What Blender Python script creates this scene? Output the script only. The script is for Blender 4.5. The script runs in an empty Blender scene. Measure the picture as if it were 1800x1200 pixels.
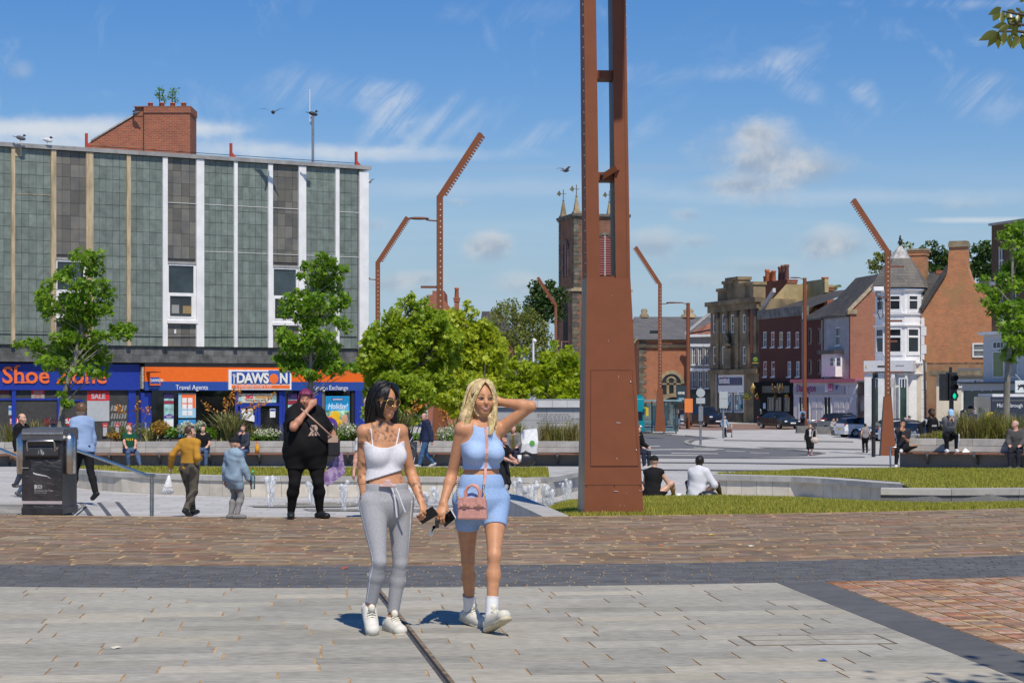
import bpy,math,random
import numpy as np
from mathutils import Vector,Matrix
# --- camera, light, exposure
SC=bpy.context.scene
COL=SC.collection
F,HOR,EYE=3500.0,690.0,1.65
cam_d=bpy.data.cameras.new('camera')
cam_d.sensor_width=36.0
cam_d.lens=70.0
cam_d.shift_y=0.05
cam_d.clip_start=0.1
cam_d.clip_end=6000
cam_o=bpy.data.objects.new('camera',cam_d)
COL.objects.link(cam_o)
cam_o.location=(0,0,EYE)
cam_o.rotation_euler=(math.pi/2,0,0)
SC.camera=cam_o
SUN_EL,SUN_AZ=math.radians(57),math.radians(15)
TOSUN=Vector((math.sin(SUN_AZ)*math.cos(SUN_EL),-math.cos(SUN_AZ)*math.cos(SUN_EL),math.sin(SUN_EL)))
sun_d=bpy.data.lights.new('sun','SUN')
sun_d.energy=4.3
sun_d.angle=math.radians(0.53)
sun_d.color=(1.0,0.93,0.815)
sun_o=bpy.data.objects.new('sun',sun_d)
COL.objects.link(sun_o)
sun_o.rotation_euler=(-TOSUN).to_track_quat('-Z','Y').to_euler()
SC.view_settings.view_transform='Standard'
SC.view_settings.look='None'
SC.view_settings.exposure=0.0
SC.view_settings.gamma=1.0
SC.view_settings.use_curve_mapping=False
class NT:
 """small helper for wiring shader nodes"""
 def __init__(s,tree):
  s.t=tree
  s.n=tree.nodes
  s.l=tree.links
 def new(s,typ,**kw):
  n=s.n.new(typ)
  for k,v in kw.items():
   setattr(n,k,v)
  return n
 def put(s,sock,v):
  if hasattr(v,'links')or isinstance(v,bpy.types.NodeSocket):
   s.l.new(v,sock)
  elif v is not None:
   if sock.type=='RGBA' and len(v)==3:
    v=(*v,1)
   sock.default_value=v
 def m(s,op,a,b=None,c=None,clamp=False):
  n=s.new('ShaderNodeMath',operation=op,use_clamp=clamp)
  s.put(n.inputs[0],a)
  if b is not None:
   s.put(n.inputs[1],b)
  if c is not None:
   s.put(n.inputs[2],c)
  return n.outputs[0]
 def mix(s,f,a,b,blend='MIX'):
  n=s.new('ShaderNodeMix',data_type='RGBA',blend_type=blend)
  n.clamp_factor=True
  s.put(n.inputs[0],f)
  s.put(n.inputs[6],a)
  s.put(n.inputs[7],b)
  return n.outputs[2]
 def ramp(s,f,lo,hi,a=0.0,b=1.0,smooth=True):
  n=s.new('ShaderNodeMapRange',interpolation_type='SMOOTHSTEP' if smooth else 'LINEAR')
  s.put(n.inputs[0],f)
  for i,v in enumerate((lo,hi,a,b)):
   s.put(n.inputs[i+1],v)
  return n.outputs[0]
 def noise(s,vec,scale,detail=3,rough=0.55,dist=0.0):
  n=s.new('ShaderNodeTexNoise')
  if vec is not None:
   s.l.new(vec,n.inputs['Vector'])
  n.inputs['Scale'].default_value=scale
  n.inputs['Detail'].default_value=detail
  n.inputs['Roughness'].default_value=rough
  n.inputs['Distortion'].default_value=dist
  return n.outputs[0]
 def comb(s,x,y,z=0.0):
  n=s.new('ShaderNodeCombineXYZ')
  for i,v in enumerate((x,y,z)):
   s.put(n.inputs[i],v)
  return n.outputs[0]
 def sep(s,v):
  n=s.new('ShaderNodeSeparateXYZ')
  s.l.new(v,n.inputs[0])
  return n.outputs
def make_world():
 w=bpy.data.worlds.new('World')
 SC.world=w
 w.use_nodes=True
 nt=NT(w.node_tree)
 bg=[n for n in nt.n if n.type=='BACKGROUND'][0]
 sky=nt.new('ShaderNodeTexSky',sky_type='NISHITA')
 sky.sun_disc=False
 sky.sun_elevation=SUN_EL
 sky.sun_rotation=math.pi-SUN_AZ
 sky.altitude=0
 sky.air_density=1.15
 sky.dust_density=0.25
 sky.ozone_density=3.0
 tc=nt.new('ShaderNodeTexCoord')
 x,y,z=nt.sep(tc.outputs['Generated'])
 ay=nt.m('MAXIMUM',nt.m('ABSOLUTE',y),0.12)
 u=nt.m('DIVIDE',x,ay)
 v=nt.m('DIVIDE',z,ay)
 front=nt.m('GREATER_THAN',y,0.0)
 uv=nt.comb(u,v)
 wob=nt.m('SUBTRACT',nt.noise(nt.comb(nt.m('MULTIPLY',u,1.0),nt.m('MULTIPLY',v,1.6),3.0),42,6,0.62),0.5)
 wob2=nt.m('SUBTRACT',nt.noise(nt.comb(nt.m('MULTIPLY',u,1.0),nt.m('MULTIPLY',v,1.2),9.0),11,4,0.6),0.5)
 def blob(px,py,rx,ry,rough=1.1,soft=0.75,shear=0.0):
  cu,cv=(px-900)/F,(HOR-py)/F
  dv=nt.m('SUBTRACT',v,cv)
  du=nt.m('SUBTRACT',u,cu)
  if shear:
   du=nt.m('SUBTRACT',du,nt.m('MULTIPLY',dv,shear))
  du=nt.m('MULTIPLY',du,F/rx)
  dv=nt.m('MULTIPLY',dv,F/ry)
  r=nt.m('SQRT',nt.m('ADD',nt.m('MULTIPLY',du,du),nt.m('MULTIPLY',dv,dv)))
  r=nt.m('ADD',r,nt.m('MULTIPLY',wob,rough*2))
  r=nt.m('ADD',r,nt.m('MULTIPLY',wob2,rough))
  return nt.m('MULTIPLY',nt.ramp(r,1.0+soft*.25,1.0-soft,0,1),front)
 col=sky.outputs[0]
 grade=nt.new('ShaderNodeHueSaturation')
 grade.inputs['Saturation'].default_value=1.42
 grade.inputs['Value'].default_value=1.0
 nt.l.new(col,grade.inputs['Color'])
 col=nt.mix(1.0,grade.outputs[0],(.84,.88,1.14),'MULTIPLY')
 white=(8.4,8.7,9.0)
 lay=nt.noise(nt.comb(nt.m('MULTIPLY',u,1.3),nt.m('MULTIPLY',v,13.0),1.0),3.0,6,0.6,0.35)
 col=nt.mix(nt.ramp(v,0.135,0.02,0.0,0.85),col,(3.75,5.55,7.3))
 veil=nt.m('MULTIPLY',nt.ramp(v,0.14,0.06,0.0,0.22),nt.ramp(lay,0.36,0.66,0.0,1.0))
 col=nt.mix(veil,col,(6.2,7.4,8.5))
 warp=nt.noise(nt.comb(u,v,4.0),7,3,0.5)
 cu_=nt.m('ADD',nt.m('MULTIPLY',u,3.0),nt.m('MULTIPLY',warp,0.55))
 cv_=nt.m('ADD',nt.m('MULTIPLY',v,5.0),nt.m('MULTIPLY',u,-2.2))
 cir=nt.noise(nt.comb(nt.m('MULTIPLY',cu_,2.2),cv_,2.0),4.0,7,0.62,0.5)
 cirm=nt.m('MULTIPLY',nt.ramp(cir,0.52,0.80),nt.ramp(nt.noise(uv,5.0,2,0.5),0.44,0.62))
 cirm=nt.m('MULTIPLY',cirm,nt.ramp(v,0.03,0.10))
 col=nt.mix(nt.m('MULTIPLY',cirm,0.40),col,white)
 strk=nt.ramp(nt.noise(nt.comb(nt.m('SUBTRACT',nt.m('MULTIPLY',u,9.0),nt.m('MULTIPLY',v,8.0)),nt.m('MULTIPLY',v,3.0),7.0),6.0,6,0.65,0.8),0.36,0.66)
 for(px,py,rx,ry,sh,a)in((690,190,46,40,-.5,.62),(668,228,34,40,.9,.45),(700,165,40,18,0,.5),(760,215,20,42,.9,.42),(805,222,16,36,1.0,.36),(862,212,24,38,1.0,.34),(945,238,34,26,1.6,.40),(1380,112,62,24,.5,.62),(1400,150,30,30,-.8,.45),(1525,172,26,26,-.6,.50),(1710,152,60,26,.8,.42),(1265,128,70,14,0,.26),(525,158,80,34,-.4,.34),(1135,225,26,46,1.2,.25),(1740,190,70,26,0,.30),(930,22,130,22,.5,.18),(1700,6,190,9,0,.35),(1660,10,60,10,0,.2)):
  b=blob(px,py,rx*1.25,ry*1.25,0.8,1.0,sh)
  col=nt.mix(nt.m('MULTIPLY',nt.m('MULTIPLY',b,strk),a*.75),col,white)
 for(px,py,rx,ry,a)in((60,226,330,26,.80),(330,226,110,22,.72),(150,262,520,22,.55),(560,268,150,20,.40),(700,272,240,16,.35),(1000,296,640,10,-.20),(1720,387,120,7,.55),(1500,345,420,18,.20),(860,330,420,22,.16)):
  b=blob(px,py,rx,ry,0.55,0.9)
  c=white if a>0 else(4.2,5.3,7.2)
  col=nt.mix(nt.m('MULTIPLY',b,abs(a)),col,c)
 sh=nt.noise(nt.comb(u,v,11.0),60,4,0.6)
 for(px,py,rx,ry,a)in((1345,278,112,74,.85),(1300,322,84,22,.7),(1325,232,40,30,.7),(1420,300,70,34,.6),(1450,285,60,26,.25),(855,432,54,30,.80),(880,425,26,18,.3),(1468,428,66,36,.75),(1150,432,62,32,.62),(1205,378,30,14,.4),(1228,425,34,16,.38),(725,488,70,20,.52),(690,500,60,20,.4),(905,498,60,24,.50),(660,395,30,14,.34),(805,356,26,9,.3),(40,125,24,20,.25),(1230,495,60,22,.4),(1330,470,90,20,.3),(1690,360,60,12,.3)):
  b=blob(px,py,rx,ry,0.75,0.95)
  c=nt.mix(nt.ramp(sh,0.38,0.66),(3.9,4.7,5.9),(6.6,6.9,7.3))
  c=nt.mix(nt.ramp(v,(HOR-py-ry*.2)/F,(HOR-py+ry*.9)/F),c,(7.3,7.6,7.9))
  col=nt.mix(nt.m('MULTIPLY',b,a),col,c)
 nt.l.new(col,bg.inputs['Color'])
 bg.inputs['Strength'].default_value=0.088
make_world()
# --- building helpers
R=random.Random(7)
NPR=np.random.default_rng(11)
def wx(px,d):
 return(px-900.0)/F*d
def wz(py,d):
 return EYE+(HOR-py)/F*d
def at(px,py,d):
 return Vector((wx(px,d),d,wz(py,d)))
GZ=[(0,-.5),(56,-.5),(66,-.78),(103,-1.6),(150,-1.65),(185,-1.35),(260,-1.3),(3000,-1.3)]
def gz(d):
 for(a,za),(b,zb)in zip(GZ,GZ[1:]):
  if d<=b:
   return za+(zb-za)*(d-a)/(b-a)
 return GZ[-1][1]
def tag(o,label=None,cat=None,group=None,kind=None):
 if label:
  o['label']=label
 if cat:
  o['category']=cat
 if group:
  o['group']=group
 if kind:
  o['kind']=kind
 return o
def empty(name,loc=(0,0,0),rz=0.0,label=None,cat=None,group=None,parent=None):
 o=bpy.data.objects.new(name,None)
 COL.objects.link(o)
 o.location=loc
 o.rotation_euler=(0,0,rz)
 o.empty_display_size=0.2
 if parent:
  o.parent=parent
 return tag(o,label,cat,group)
def link(name,me,parent=None):
 o=bpy.data.objects.new(name,me)
 COL.objects.link(o)
 if parent is not None:
  o.parent=parent
 return o
def copy_tree(o,parent=None):
 c=o.copy()
 COL.objects.link(c)
 if parent is not None:
  c.parent=parent
 for ch in o.children:
  copy_tree(ch,c)
 return c
def np_mesh(name,v,f,mats,smooth=False,mi=None):
 """mesh from numpy verts (n,3) and faces (m,k) all of one size"""
 v=np.asarray(v,dtype=np.float32)
 f=np.asarray(f,dtype=np.int32)
 me=bpy.data.meshes.new(name)
 k=f.shape[1]
 me.vertices.add(len(v))
 me.vertices.foreach_set('co',v.ravel())
 me.loops.add(f.size)
 me.loops.foreach_set('vertex_index',f.ravel())
 me.polygons.add(len(f))
 me.polygons.foreach_set('loop_start',np.arange(0,f.size,k,dtype=np.int32))
 if smooth:
  me.polygons.foreach_set('use_smooth',np.ones(len(f),dtype=bool))
 for m in(mats if isinstance(mats,(list,tuple))else[mats]):
  me.materials.append(m)
 if mi is not None:
  me.polygons.foreach_set('material_index',np.asarray(mi,dtype=np.int32))
 me.update(calc_edges=True)
 return me
class MB:
 """collects boxes, tubes, prisms ... and links them as ONE mesh object"""
 def __init__(s):
  s.v,s.f,s.m,s.sm=[],[],[],[]
  s.x=Matrix.Identity(4)
 def add(s,vs,fs,mi=0,sm=False):
  b=len(s.v)
  X=s.x
  s.v+=[tuple(X@Vector(p))for p in vs]
  for f in fs:
   s.f.append([i+b for i in f])
   s.m.append(mi)
   s.sm.append(sm)
  return s
 def poly(s,pts,mi=0):
  return s.add(pts,[list(range(len(pts)))],mi)
 def box(s,x0,x1,y0,y1,z0,z1,mi=0):
  v=[(x0,y0,z0),(x1,y0,z0),(x1,y1,z0),(x0,y1,z0),(x0,y0,z1),(x1,y0,z1),(x1,y1,z1),(x0,y1,z1)]
  return s.add(v,[(3,2,1,0),(4,5,6,7),(0,1,5,4),(1,2,6,5),(2,3,7,6),(3,0,4,7)],mi)
 def cbox(s,c,sx,sy,sz,mi=0,rz=0.0):
  o=s.x.copy()
  s.x=o@Matrix.Translation(Vector(c))@Matrix.Rotation(rz,4,'Z')
  s.box(-sx/2,sx/2,-sy/2,sy/2,-sz/2,sz/2,mi)
  s.x=o
  return s
 def prism(s,pts,a,b,axis='z',mi=0):
  """extrude an outline (counter-clockwise pairs) from a to b along an axis"""
  def P(p,t):
   return{'z':(p[0],p[1],t),'y':(p[0],t,p[1]),'x':(t,p[0],p[1])}[axis]
  n=len(pts)
  v=[P(p,a)for p in pts]+[P(p,b)for p in pts]
  f=[list(range(n-1,-1,-1)),list(range(n,2*n))]
  f+=[(i,(i+1)%n,n+(i+1)%n,n+i)for i in range(n)]
  if axis=='y':
   f=[list(reversed(q))for q in f]
  return s.add(v,f,mi)
 def frustum(s,c0,h0,c1,h1,mi=0):
  """four-sided tapered block: centre/half sizes (x,y) at two heights"""
  v=[]
  for c,h in((c0,h0),(c1,h1)):
   v+=[(c[0]-h[0],c[1]-h[1],c[2]),(c[0]+h[0],c[1]-h[1],c[2]),(c[0]+h[0],c[1]+h[1],c[2]),(c[0]-h[0],c[1]+h[1],c[2])]
  return s.add(v,[(3,2,1,0),(4,5,6,7),(0,1,5,4),(1,2,6,5),(2,3,7,6),(3,0,4,7)],mi)
 def tube(s,pts,r,n=8,mi=0,cap=True,sm=True):
  pts=[Vector(p)for p in pts]
  if not isinstance(r,(list,tuple)):
   r=[r]*len(pts)
  vs,fs=[],[]
  up0=None
  for i,p in enumerate(pts):
   t=(pts[min(i+1,len(pts)-1)]-pts[max(i-1,0)]).normalized()
   if up0 is None:
    up0=Vector((0,0,1))if abs(t.z)<.9 else Vector((0,1,0))
   a=t.cross(up0)
   if a.length<1e-5:
    a=t.cross(Vector((1,0,0)))
   a.normalize()
   b=a.cross(t).normalized()
   up0=b
   for k in range(n):
    w=2*math.pi*k/n
    vs.append(p+(a*math.cos(w)+b*math.sin(w))*r[i])
  for i in range(len(pts)-1):
   for k in range(n):
    k2=(k+1)%n
    fs.append((i*n+k,i*n+k2,(i+1)*n+k2,(i+1)*n+k))
  s.add(vs,fs,mi,sm)
  if cap:
   s.add(vs[:n],[list(range(n-1,-1,-1))],mi)
   s.add(vs[-n:],[list(range(n))],mi)
  return s
 def lathe(s,prof,c=(0,0,0),n=16,mi=0,sm=True):
  vs,fs=[],[]
  for r,z in prof:
   for k in range(n):
    w=2*math.pi*k/n
    vs.append((c[0]+r*math.cos(w),c[1]+r*math.sin(w),c[2]+z))
  for i in range(len(prof)-1):
   for k in range(n):
    k2=(k+1)%n
    fs.append((i*n+k,i*n+k2,(i+1)*n+k2,(i+1)*n+k))
  return s.add(vs,fs,mi,sm)
 def ell(s,c,r,nu=10,nv=7,mi=0):
  if not isinstance(r,(tuple,list)):
   r=(r,r,r)
  vs,fs=[],[]
  for j in range(nv+1):
   th=math.pi*j/nv
   for k in range(nu):
    w=2*math.pi*k/nu
    vs.append((c[0]+r[0]*math.sin(th)*math.cos(w),c[1]+r[1]*math.sin(th)*math.sin(w),c[2]-r[2]*math.cos(th)))
  for j in range(nv):
   for k in range(nu):
    k2=(k+1)%nu
    fs.append((j*nu+k,j*nu+k2,(j+1)*nu+k2,(j+1)*nu+k))
  return s.add(vs,fs,mi,True)
 def disc(s,c,r,n=14,axis='y',mi=0):
  pts=[]
  for k in range(n):
   w=2*math.pi*k/n
   a,b=r*math.cos(w),r*math.sin(w)
   pts.append({'y':(c[0]+a,c[1],c[2]+b),'z':(c[0]+a,c[1]+b,c[2]),'x':(c[0],c[1]+a,c[2]+b)}[axis])
  return s.poly(pts,mi)
 def mesh(s,name,mats,bevel=0):
  me=bpy.data.meshes.new(name)
  me.from_pydata(s.v,[],s.f)
  for m in(mats if isinstance(mats,(list,tuple))else[mats]):
   me.materials.append(m)
  me.polygons.foreach_set('material_index',s.m)
  me.polygons.foreach_set('use_smooth',s.sm)
  me.update()
  return me
 def build(s,name,mats,parent=None,bevel=0.0):
  o=link(name,s.mesh(name,mats),parent)
  if bevel:
   b=o.modifiers.new('bevel','BEVEL')
   b.width=bevel
   b.segments=2
   b.limit_method='ANGLE'
  return o
def bx(name,m,parent,x0,x1,y0,y1,z0,z1,bevel=0.0):
 return MB().box(x0,x1,y0,y1,z0,z1).build(name,m,parent,bevel)
def pieces(quads,name,mats,parent,thick=0.03,limit=300,key=None,rest_name=None,pick=None):
 """flat pieces (stones, tiles, bricks): each quad gets edges and depth. Up to `limit` of them (those that show largest)
    are objects of their own, the rest is one joined part."""
 idx=list(range(len(quads)))
 if key:
  idx.sort(key=lambda i:key(quads[i]))
 ml=mats if isinstance(mats,(list,tuple))else[mats]
 rest=MB()
 for j,i in enumerate(idx):
  q=[Vector(p)for p in quads[i]]
  n=(q[1]-q[0]).cross(q[-1]-q[0]).normalized()*thick
  k=len(q)
  vs=q+[p-n for p in q]
  fs=[list(range(k))]+[(a,a+k,(a+1)%k+k,(a+1)%k)for a in range(k)]
  mi=(pick(i)if pick else 0)
  if j<limit:
   mb=MB()
   mb.add(vs,fs)
   mb.build(name,ml[mi],parent)
  else:
   rest.add(vs,fs,mi)
 if rest.f:
  o=rest.build(rest_name or(name+'s'),ml,parent)
  o['kind']='stuff'
# --- materials
MATS={}
def mat(name,col,rough=0.6,var=0.12,scale=6.0,bump=0.0,bscale=None,metal=0.0,spec=0.5,col2=None,rnd=0.0,detail=4,trans=0.0,coat=0.0,streak=None,stain=0.0):
 """plain surface with grain: base colour varied by noise, per-piece variation, fine relief"""
 if name in MATS:
  return MATS[name]
 m=bpy.data.materials.new(name)
 MATS[name]=m
 m.use_nodes=True
 nt=NT(m.node_tree)
 p=nt.n['Principled BSDF']
 tc=nt.new('ShaderNodeTexCoord')
 vec=tc.outputs['Object']
 if streak:
  mp=nt.new('ShaderNodeMapping')
  mp.inputs['Scale'].default_value=streak
  nt.l.new(vec,mp.inputs[0])
  vec=mp.outputs[0]
 c=(*col,1)
 n1=nt.noise(vec,scale,detail,0.6)
 lo=tuple(max(0,x*(1-var*1.6))for x in col)
 hi=tuple(min(1,x*(1+var*1.6))for x in col)
 if col2:
  out=nt.mix(nt.ramp(n1,0.38,0.64),col,col2)
 else:
  out=nt.mix(nt.ramp(n1,0.25,0.75),lo,hi)
 if rnd:
  oi=nt.new('ShaderNodeObjectInfo')
  ge=nt.new('ShaderNodeNewGeometry')
  r=nt.m('FRACT',nt.m('ADD',nt.m('MULTIPLY',oi.outputs['Random'],3.7),ge.outputs['Random Per Island']))
  hs=nt.new('ShaderNodeHueSaturation')
  nt.l.new(out,hs.inputs['Color'])
  nt.put(hs.inputs['Value'],nt.ramp(r,0,1,1-rnd,1+rnd,False))
  r2=nt.m('FRACT',nt.m('MULTIPLY',r,7.31))
  nt.put(hs.inputs['Hue'],nt.ramp(r2,0,1,0.5-rnd*.035,0.5+rnd*.035,False))
  r3=nt.m('FRACT',nt.m('MULTIPLY',r,13.7))
  nt.put(hs.inputs['Saturation'],nt.ramp(r3,0,1,1-rnd*.9,1+rnd*.9,False))
  out=hs.outputs[0]
 if stain:
  ob=tc.outputs['Object']
  out=nt.mix(nt.ramp(nt.noise(ob,.9,6,.65),.48,.72,0,stain),out,tuple(q*.55 for q in col))
  vo=nt.new('ShaderNodeTexVoronoi')
  nt.l.new(ob,vo.inputs['Vector'])
  vo.inputs['Scale'].default_value=2.6
  d=nt.m('ADD',vo.outputs['Distance'],nt.m('MULTIPLY',nt.noise(ob,40,2),.05))
  out=nt.mix(nt.m('MULTIPLY',nt.ramp(d,.085,.065,0,.6),nt.m('GREATER_THAN',nt.noise(ob,1.7,1),.52)),out,tuple(q*.35 for q in col))
 nt.l.new(out,p.inputs['Base Color'])
 p.inputs['Roughness'].default_value=rough
 p.inputs['Metallic'].default_value=metal
 p.inputs['Specular IOR Level'].default_value=spec
 if coat:
  p.inputs['Coat Weight'].default_value=coat
  p.inputs['Coat Roughness'].default_value=0.08
 if trans:
  p.inputs['Transmission Weight'].default_value=trans
 if bump:
  b=nt.new('ShaderNodeBump')
  b.inputs['Strength'].default_value=bump
  b.inputs['Distance'].default_value=0.02
  nt.l.new(nt.noise(vec,bscale or scale*6,4,0.65),b.inputs['Height'])
  nt.l.new(b.outputs[0],p.inputs['Normal'])
 m.diffuse_color=c
 return m
def brick_mat(name,c1,c2,mortar,bw=0.225,bh=0.075,ms=0.011,rough=0.9,dirt=0.25,dirtcol=(0.10,0.07,0.055),patch=None,offs=0.5):
 if name in MATS:
  return MATS[name]
 m=bpy.data.materials.new(name)
 MATS[name]=m
 m.use_nodes=True
 nt=NT(m.node_tree)
 p=nt.n['Principled BSDF']
 tc=nt.new('ShaderNodeTexCoord')
 x,y,z=nt.sep(tc.outputs['Object'])
 vec=nt.comb(nt.m('ADD',x,y),z,0.0)
 b=nt.new('ShaderNodeTexBrick')
 b.offset=offs
 nt.l.new(vec,b.inputs['Vector'])
 b.inputs['Scale'].default_value=1.0
 b.inputs['Brick Width'].default_value=bw
 b.inputs['Row Height'].default_value=bh
 b.inputs['Mortar Size'].default_value=ms
 b.inputs['Mortar Smooth'].default_value=0.2
 b.inputs['Bias'].default_value=0.0
 b.inputs['Color1'].default_value=(*c1,1)
 b.inputs['Color2'].default_value=(*c2,1)
 b.inputs['Mortar'].default_value=(*mortar,1)
 n=nt.noise(tc.outputs['Object'],0.9,5,0.6)
 out=nt.mix(nt.m('MULTIPLY',nt.ramp(n,0.42,0.72),dirt),b.outputs[0],dirtcol)
 n2=nt.noise(tc.outputs['Object'],14,3,0.6)
 out=nt.mix(nt.ramp(n2,0.3,0.7,0.0,0.22),out,tuple(q*.55 for q in c1))
 if patch:
  n3=nt.noise(tc.outputs['Object'],0.55,3,0.5)
  out=nt.mix(nt.ramp(n3,0.5,0.62,0,0.6),out,patch)
 nt.l.new(out,p.inputs['Base Color'])
 p.inputs['Roughness'].default_value=rough
 p.inputs['Specular IOR Level'].default_value=0.2
 bp=nt.new('ShaderNodeBump')
 bp.inputs['Strength'].default_value=0.5
 bp.inputs['Distance'].default_value=0.01
 nt.l.new(nt.m('SUBTRACT',1.0,b.outputs[1]),bp.inputs['Height'])
 nt.l.new(bp.outputs[0],p.inputs['Normal'])
 return m
def leaf_mat(name,c1,c2,trans=0.35,rough=0.45,edge=None):
 if name in MATS:
  return MATS[name]
 m=bpy.data.materials.new(name)
 MATS[name]=m
 m.use_nodes=True
 nt=NT(m.node_tree)
 p=nt.n['Principled BSDF']
 out=[n for n in nt.n if n.type=='OUTPUT_MATERIAL'][0]
 ge=nt.new('ShaderNodeNewGeometry')
 tc=nt.new('ShaderNodeTexCoord')
 n=nt.noise(tc.outputs['Object'],0.8,2,0.5)
 f=nt.m('ADD',nt.m('MULTIPLY',ge.outputs['Random Per Island'],0.65),nt.m('MULTIPLY',n,0.5))
 c=nt.mix(nt.ramp(f,0.15,0.95),c1,c2)
 if edge:
  c=nt.mix(nt.ramp(nt.noise(tc.outputs['Object'],30,2),0.58,0.75),c,edge)
 nt.l.new(c,p.inputs['Base Color'])
 p.inputs['Roughness'].default_value=rough
 p.inputs['Specular IOR Level'].default_value=0.35
 tr=nt.new('ShaderNodeBsdfTranslucent')
 tcol=nt.mix(0.5,c,tuple(min(1,q*1.9)for q in c2))
 nt.l.new(tcol,tr.inputs['Color'])
 mx=nt.new('ShaderNodeMixShader')
 mx.inputs[0].default_value=trans
 nt.l.new(p.outputs[0],mx.inputs[1])
 nt.l.new(tr.outputs[0],mx.inputs[2])
 nt.l.new(mx.outputs[0],out.inputs['Surface'])
 return m
def glass_mat(name,col=(0.02,0.026,0.03),rough=0.03,spec=0.6):
 if name in MATS:
  return MATS[name]
 return mat(name,col,rough,0.35,0.6,spec=spec)
def clear_glass(name,tint=(0.85,0.93,0.95),a=0.75):
 """thin pane: mostly lets light through, with a sheen"""
 if name in MATS:
  return MATS[name]
 m=bpy.data.materials.new(name)
 MATS[name]=m
 m.use_nodes=True
 nt=NT(m.node_tree)
 out=[n for n in nt.n if n.type=='OUTPUT_MATERIAL'][0]
 t=nt.new('ShaderNodeBsdfTransparent')
 t.inputs[0].default_value=(*tint,1)
 g=nt.new('ShaderNodeBsdfGlossy')
 g.inputs['Roughness'].default_value=0.03
 fr=nt.new('ShaderNodeFresnel')
 fr.inputs[0].default_value=1.5
 mx=nt.new('ShaderNodeMixShader')
 nt.l.new(nt.m('ADD',nt.m('MULTIPLY',fr.outputs[0],1.0),1-a-.2,clamp=True),mx.inputs[0])
 nt.l.new(t.outputs[0],mx.inputs[1])
 nt.l.new(g.outputs[0],mx.inputs[2])
 nt.l.new(mx.outputs[0],out.inputs['Surface'])
 return m
def text(s,size,m,parent,loc,rot=(math.pi/2,0,0),ext=0.006,bold=0.0,align='LEFT',sx=1.0,name='lettering',shear=0.0,space=1.0):
 cu=bpy.data.curves.new(name,'FONT')
 cu.body=s
 cu.size=size
 cu.extrude=ext
 cu.offset=bold
 cu.align_x=align
 cu.shear=shear
 cu.space_character=space
 cu.resolution_u=3
 t=bpy.data.objects.new(name,cu)
 me=bpy.data.meshes.new_from_object(t)
 bpy.data.objects.remove(t)
 me.name=name
 me.materials.clear()
 me.materials.append(m)
 o=link(name,me,parent)
 o.location=loc
 o.rotation_euler=rot
 o.scale=(sx,1,1)
 return o
def flat(name,col,rough=0.5,**k):
 k.setdefault('var',0.04)
 return mat(name,col,rough,**k)
WHITE=flat('white_paint',(0.78,0.77,0.75),0.45,var=0.05,scale=3)
BLACKP=flat('black_paint',(0.018,0.018,0.02),0.4)
GLASS=glass_mat('window_glass')
DARKIN=flat('dark_interior',(0.015,0.014,0.013),0.9)
STEEL=mat('brushed_steel',(0.55,0.54,0.52),0.3,0.1,20,metal=1.0)
CORTEN=mat('rust_brown_paint',(0.205,0.068,0.029),0.6,0.05,3,bump=0.08,bscale=160,spec=0.3)
GRANITE=mat('grey_granite',(0.40,0.385,0.355),0.8,0.10,3,bump=0.15,bscale=120,rnd=0.12)
GRANITE_D=mat('dark_and_shaded_granite',(0.17,0.168,0.163),0.8,0.12,30,rnd=0.10,detail=6)
CREAM=mat('cream_stone',(0.56,0.51,0.42),0.85,0.08,4,rnd=0.10,bump=0.1,bscale=80)
# --- ground: high street paving
def band_y(x):
 return 0.023*(x+2.2)**2
FLAG=mat('granite_flag',(0.36,0.338,0.278),0.85,0.13,9,bump=0.3,bscale=40,rnd=0.11,streak=(1,2.2,1),detail=8,stain=.5)
FLAG_B=mat('granite_flag_buff',(0.40,0.365,0.285),0.85,0.12,9,bump=0.3,bscale=40,rnd=0.10,streak=(1,2.2,1),detail=8,stain=.5)
FLAG_G=mat('granite_flag_grey',(0.30,0.283,0.232),0.85,0.16,9,bump=0.3,bscale=40,rnd=0.12,streak=(1,2.2,1),detail=8,stain=.5)
TANJ=mat('tan_joint_mortar',(0.40,0.27,0.14),0.95,0.3,5)
DARKS=mat('dark_sett_stone',(0.105,0.104,0.102),0.8,0.14,6,bump=0.2,bscale=50,rnd=0.18)
BROWN=mat('brown_paver',(0.21,0.148,0.09),0.85,0.2,5,bump=0.2,bscale=40,rnd=0.22,stain=.45)
BROWN2=mat('red_brown_paver',(0.25,0.15,0.09),0.85,0.2,5,bump=0.2,bscale=40,rnd=0.20,stain=.45)
BROWN3=mat('buff_brown_paver',(0.265,0.195,0.115),0.85,0.2,5,bump=0.2,bscale=40,rnd=0.20,stain=.45)
REDB=mat('red_brick_paver',(0.33,0.185,0.115),0.9,0.22,14,bump=0.3,bscale=60,rnd=0.34)
REDB2=mat('buff_brick_paver',(0.36,0.255,0.165),0.9,0.22,14,bump=0.3,bscale=60,rnd=0.3)
ROT=math.radians(6.0)
CR,SR=math.cos(ROT),math.sin(ROT)
def rc(u,v):
 return(u*CR-v*SR,u*SR+v*CR)
def inv(x,y):
 return(x*CR+y*SR,-x*SR+y*CR)
def clip_half(poly,fn):
 """keep the part of a 2D polygon where fn >= 0"""
 out=[]
 n=len(poly)
 for i in range(n):
  a,b=poly[i],poly[(i+1)%n]
  fa,fb=fn(a),fn(b)
  if fa>=0:
   out.append(a)
  if fa*fb<0:
   t=fa/(fa-fb)
   out.append((a[0]+(b[0]-a[0])*t,a[1]+(b[1]-a[1])*t))
 return out
def area(p):
 return 0.5*abs(sum(p[i][0]*p[(i+1)%len(p)][1]-p[(i+1)%len(p)][0]*p[i][1]for i in range(len(p))))
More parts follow.
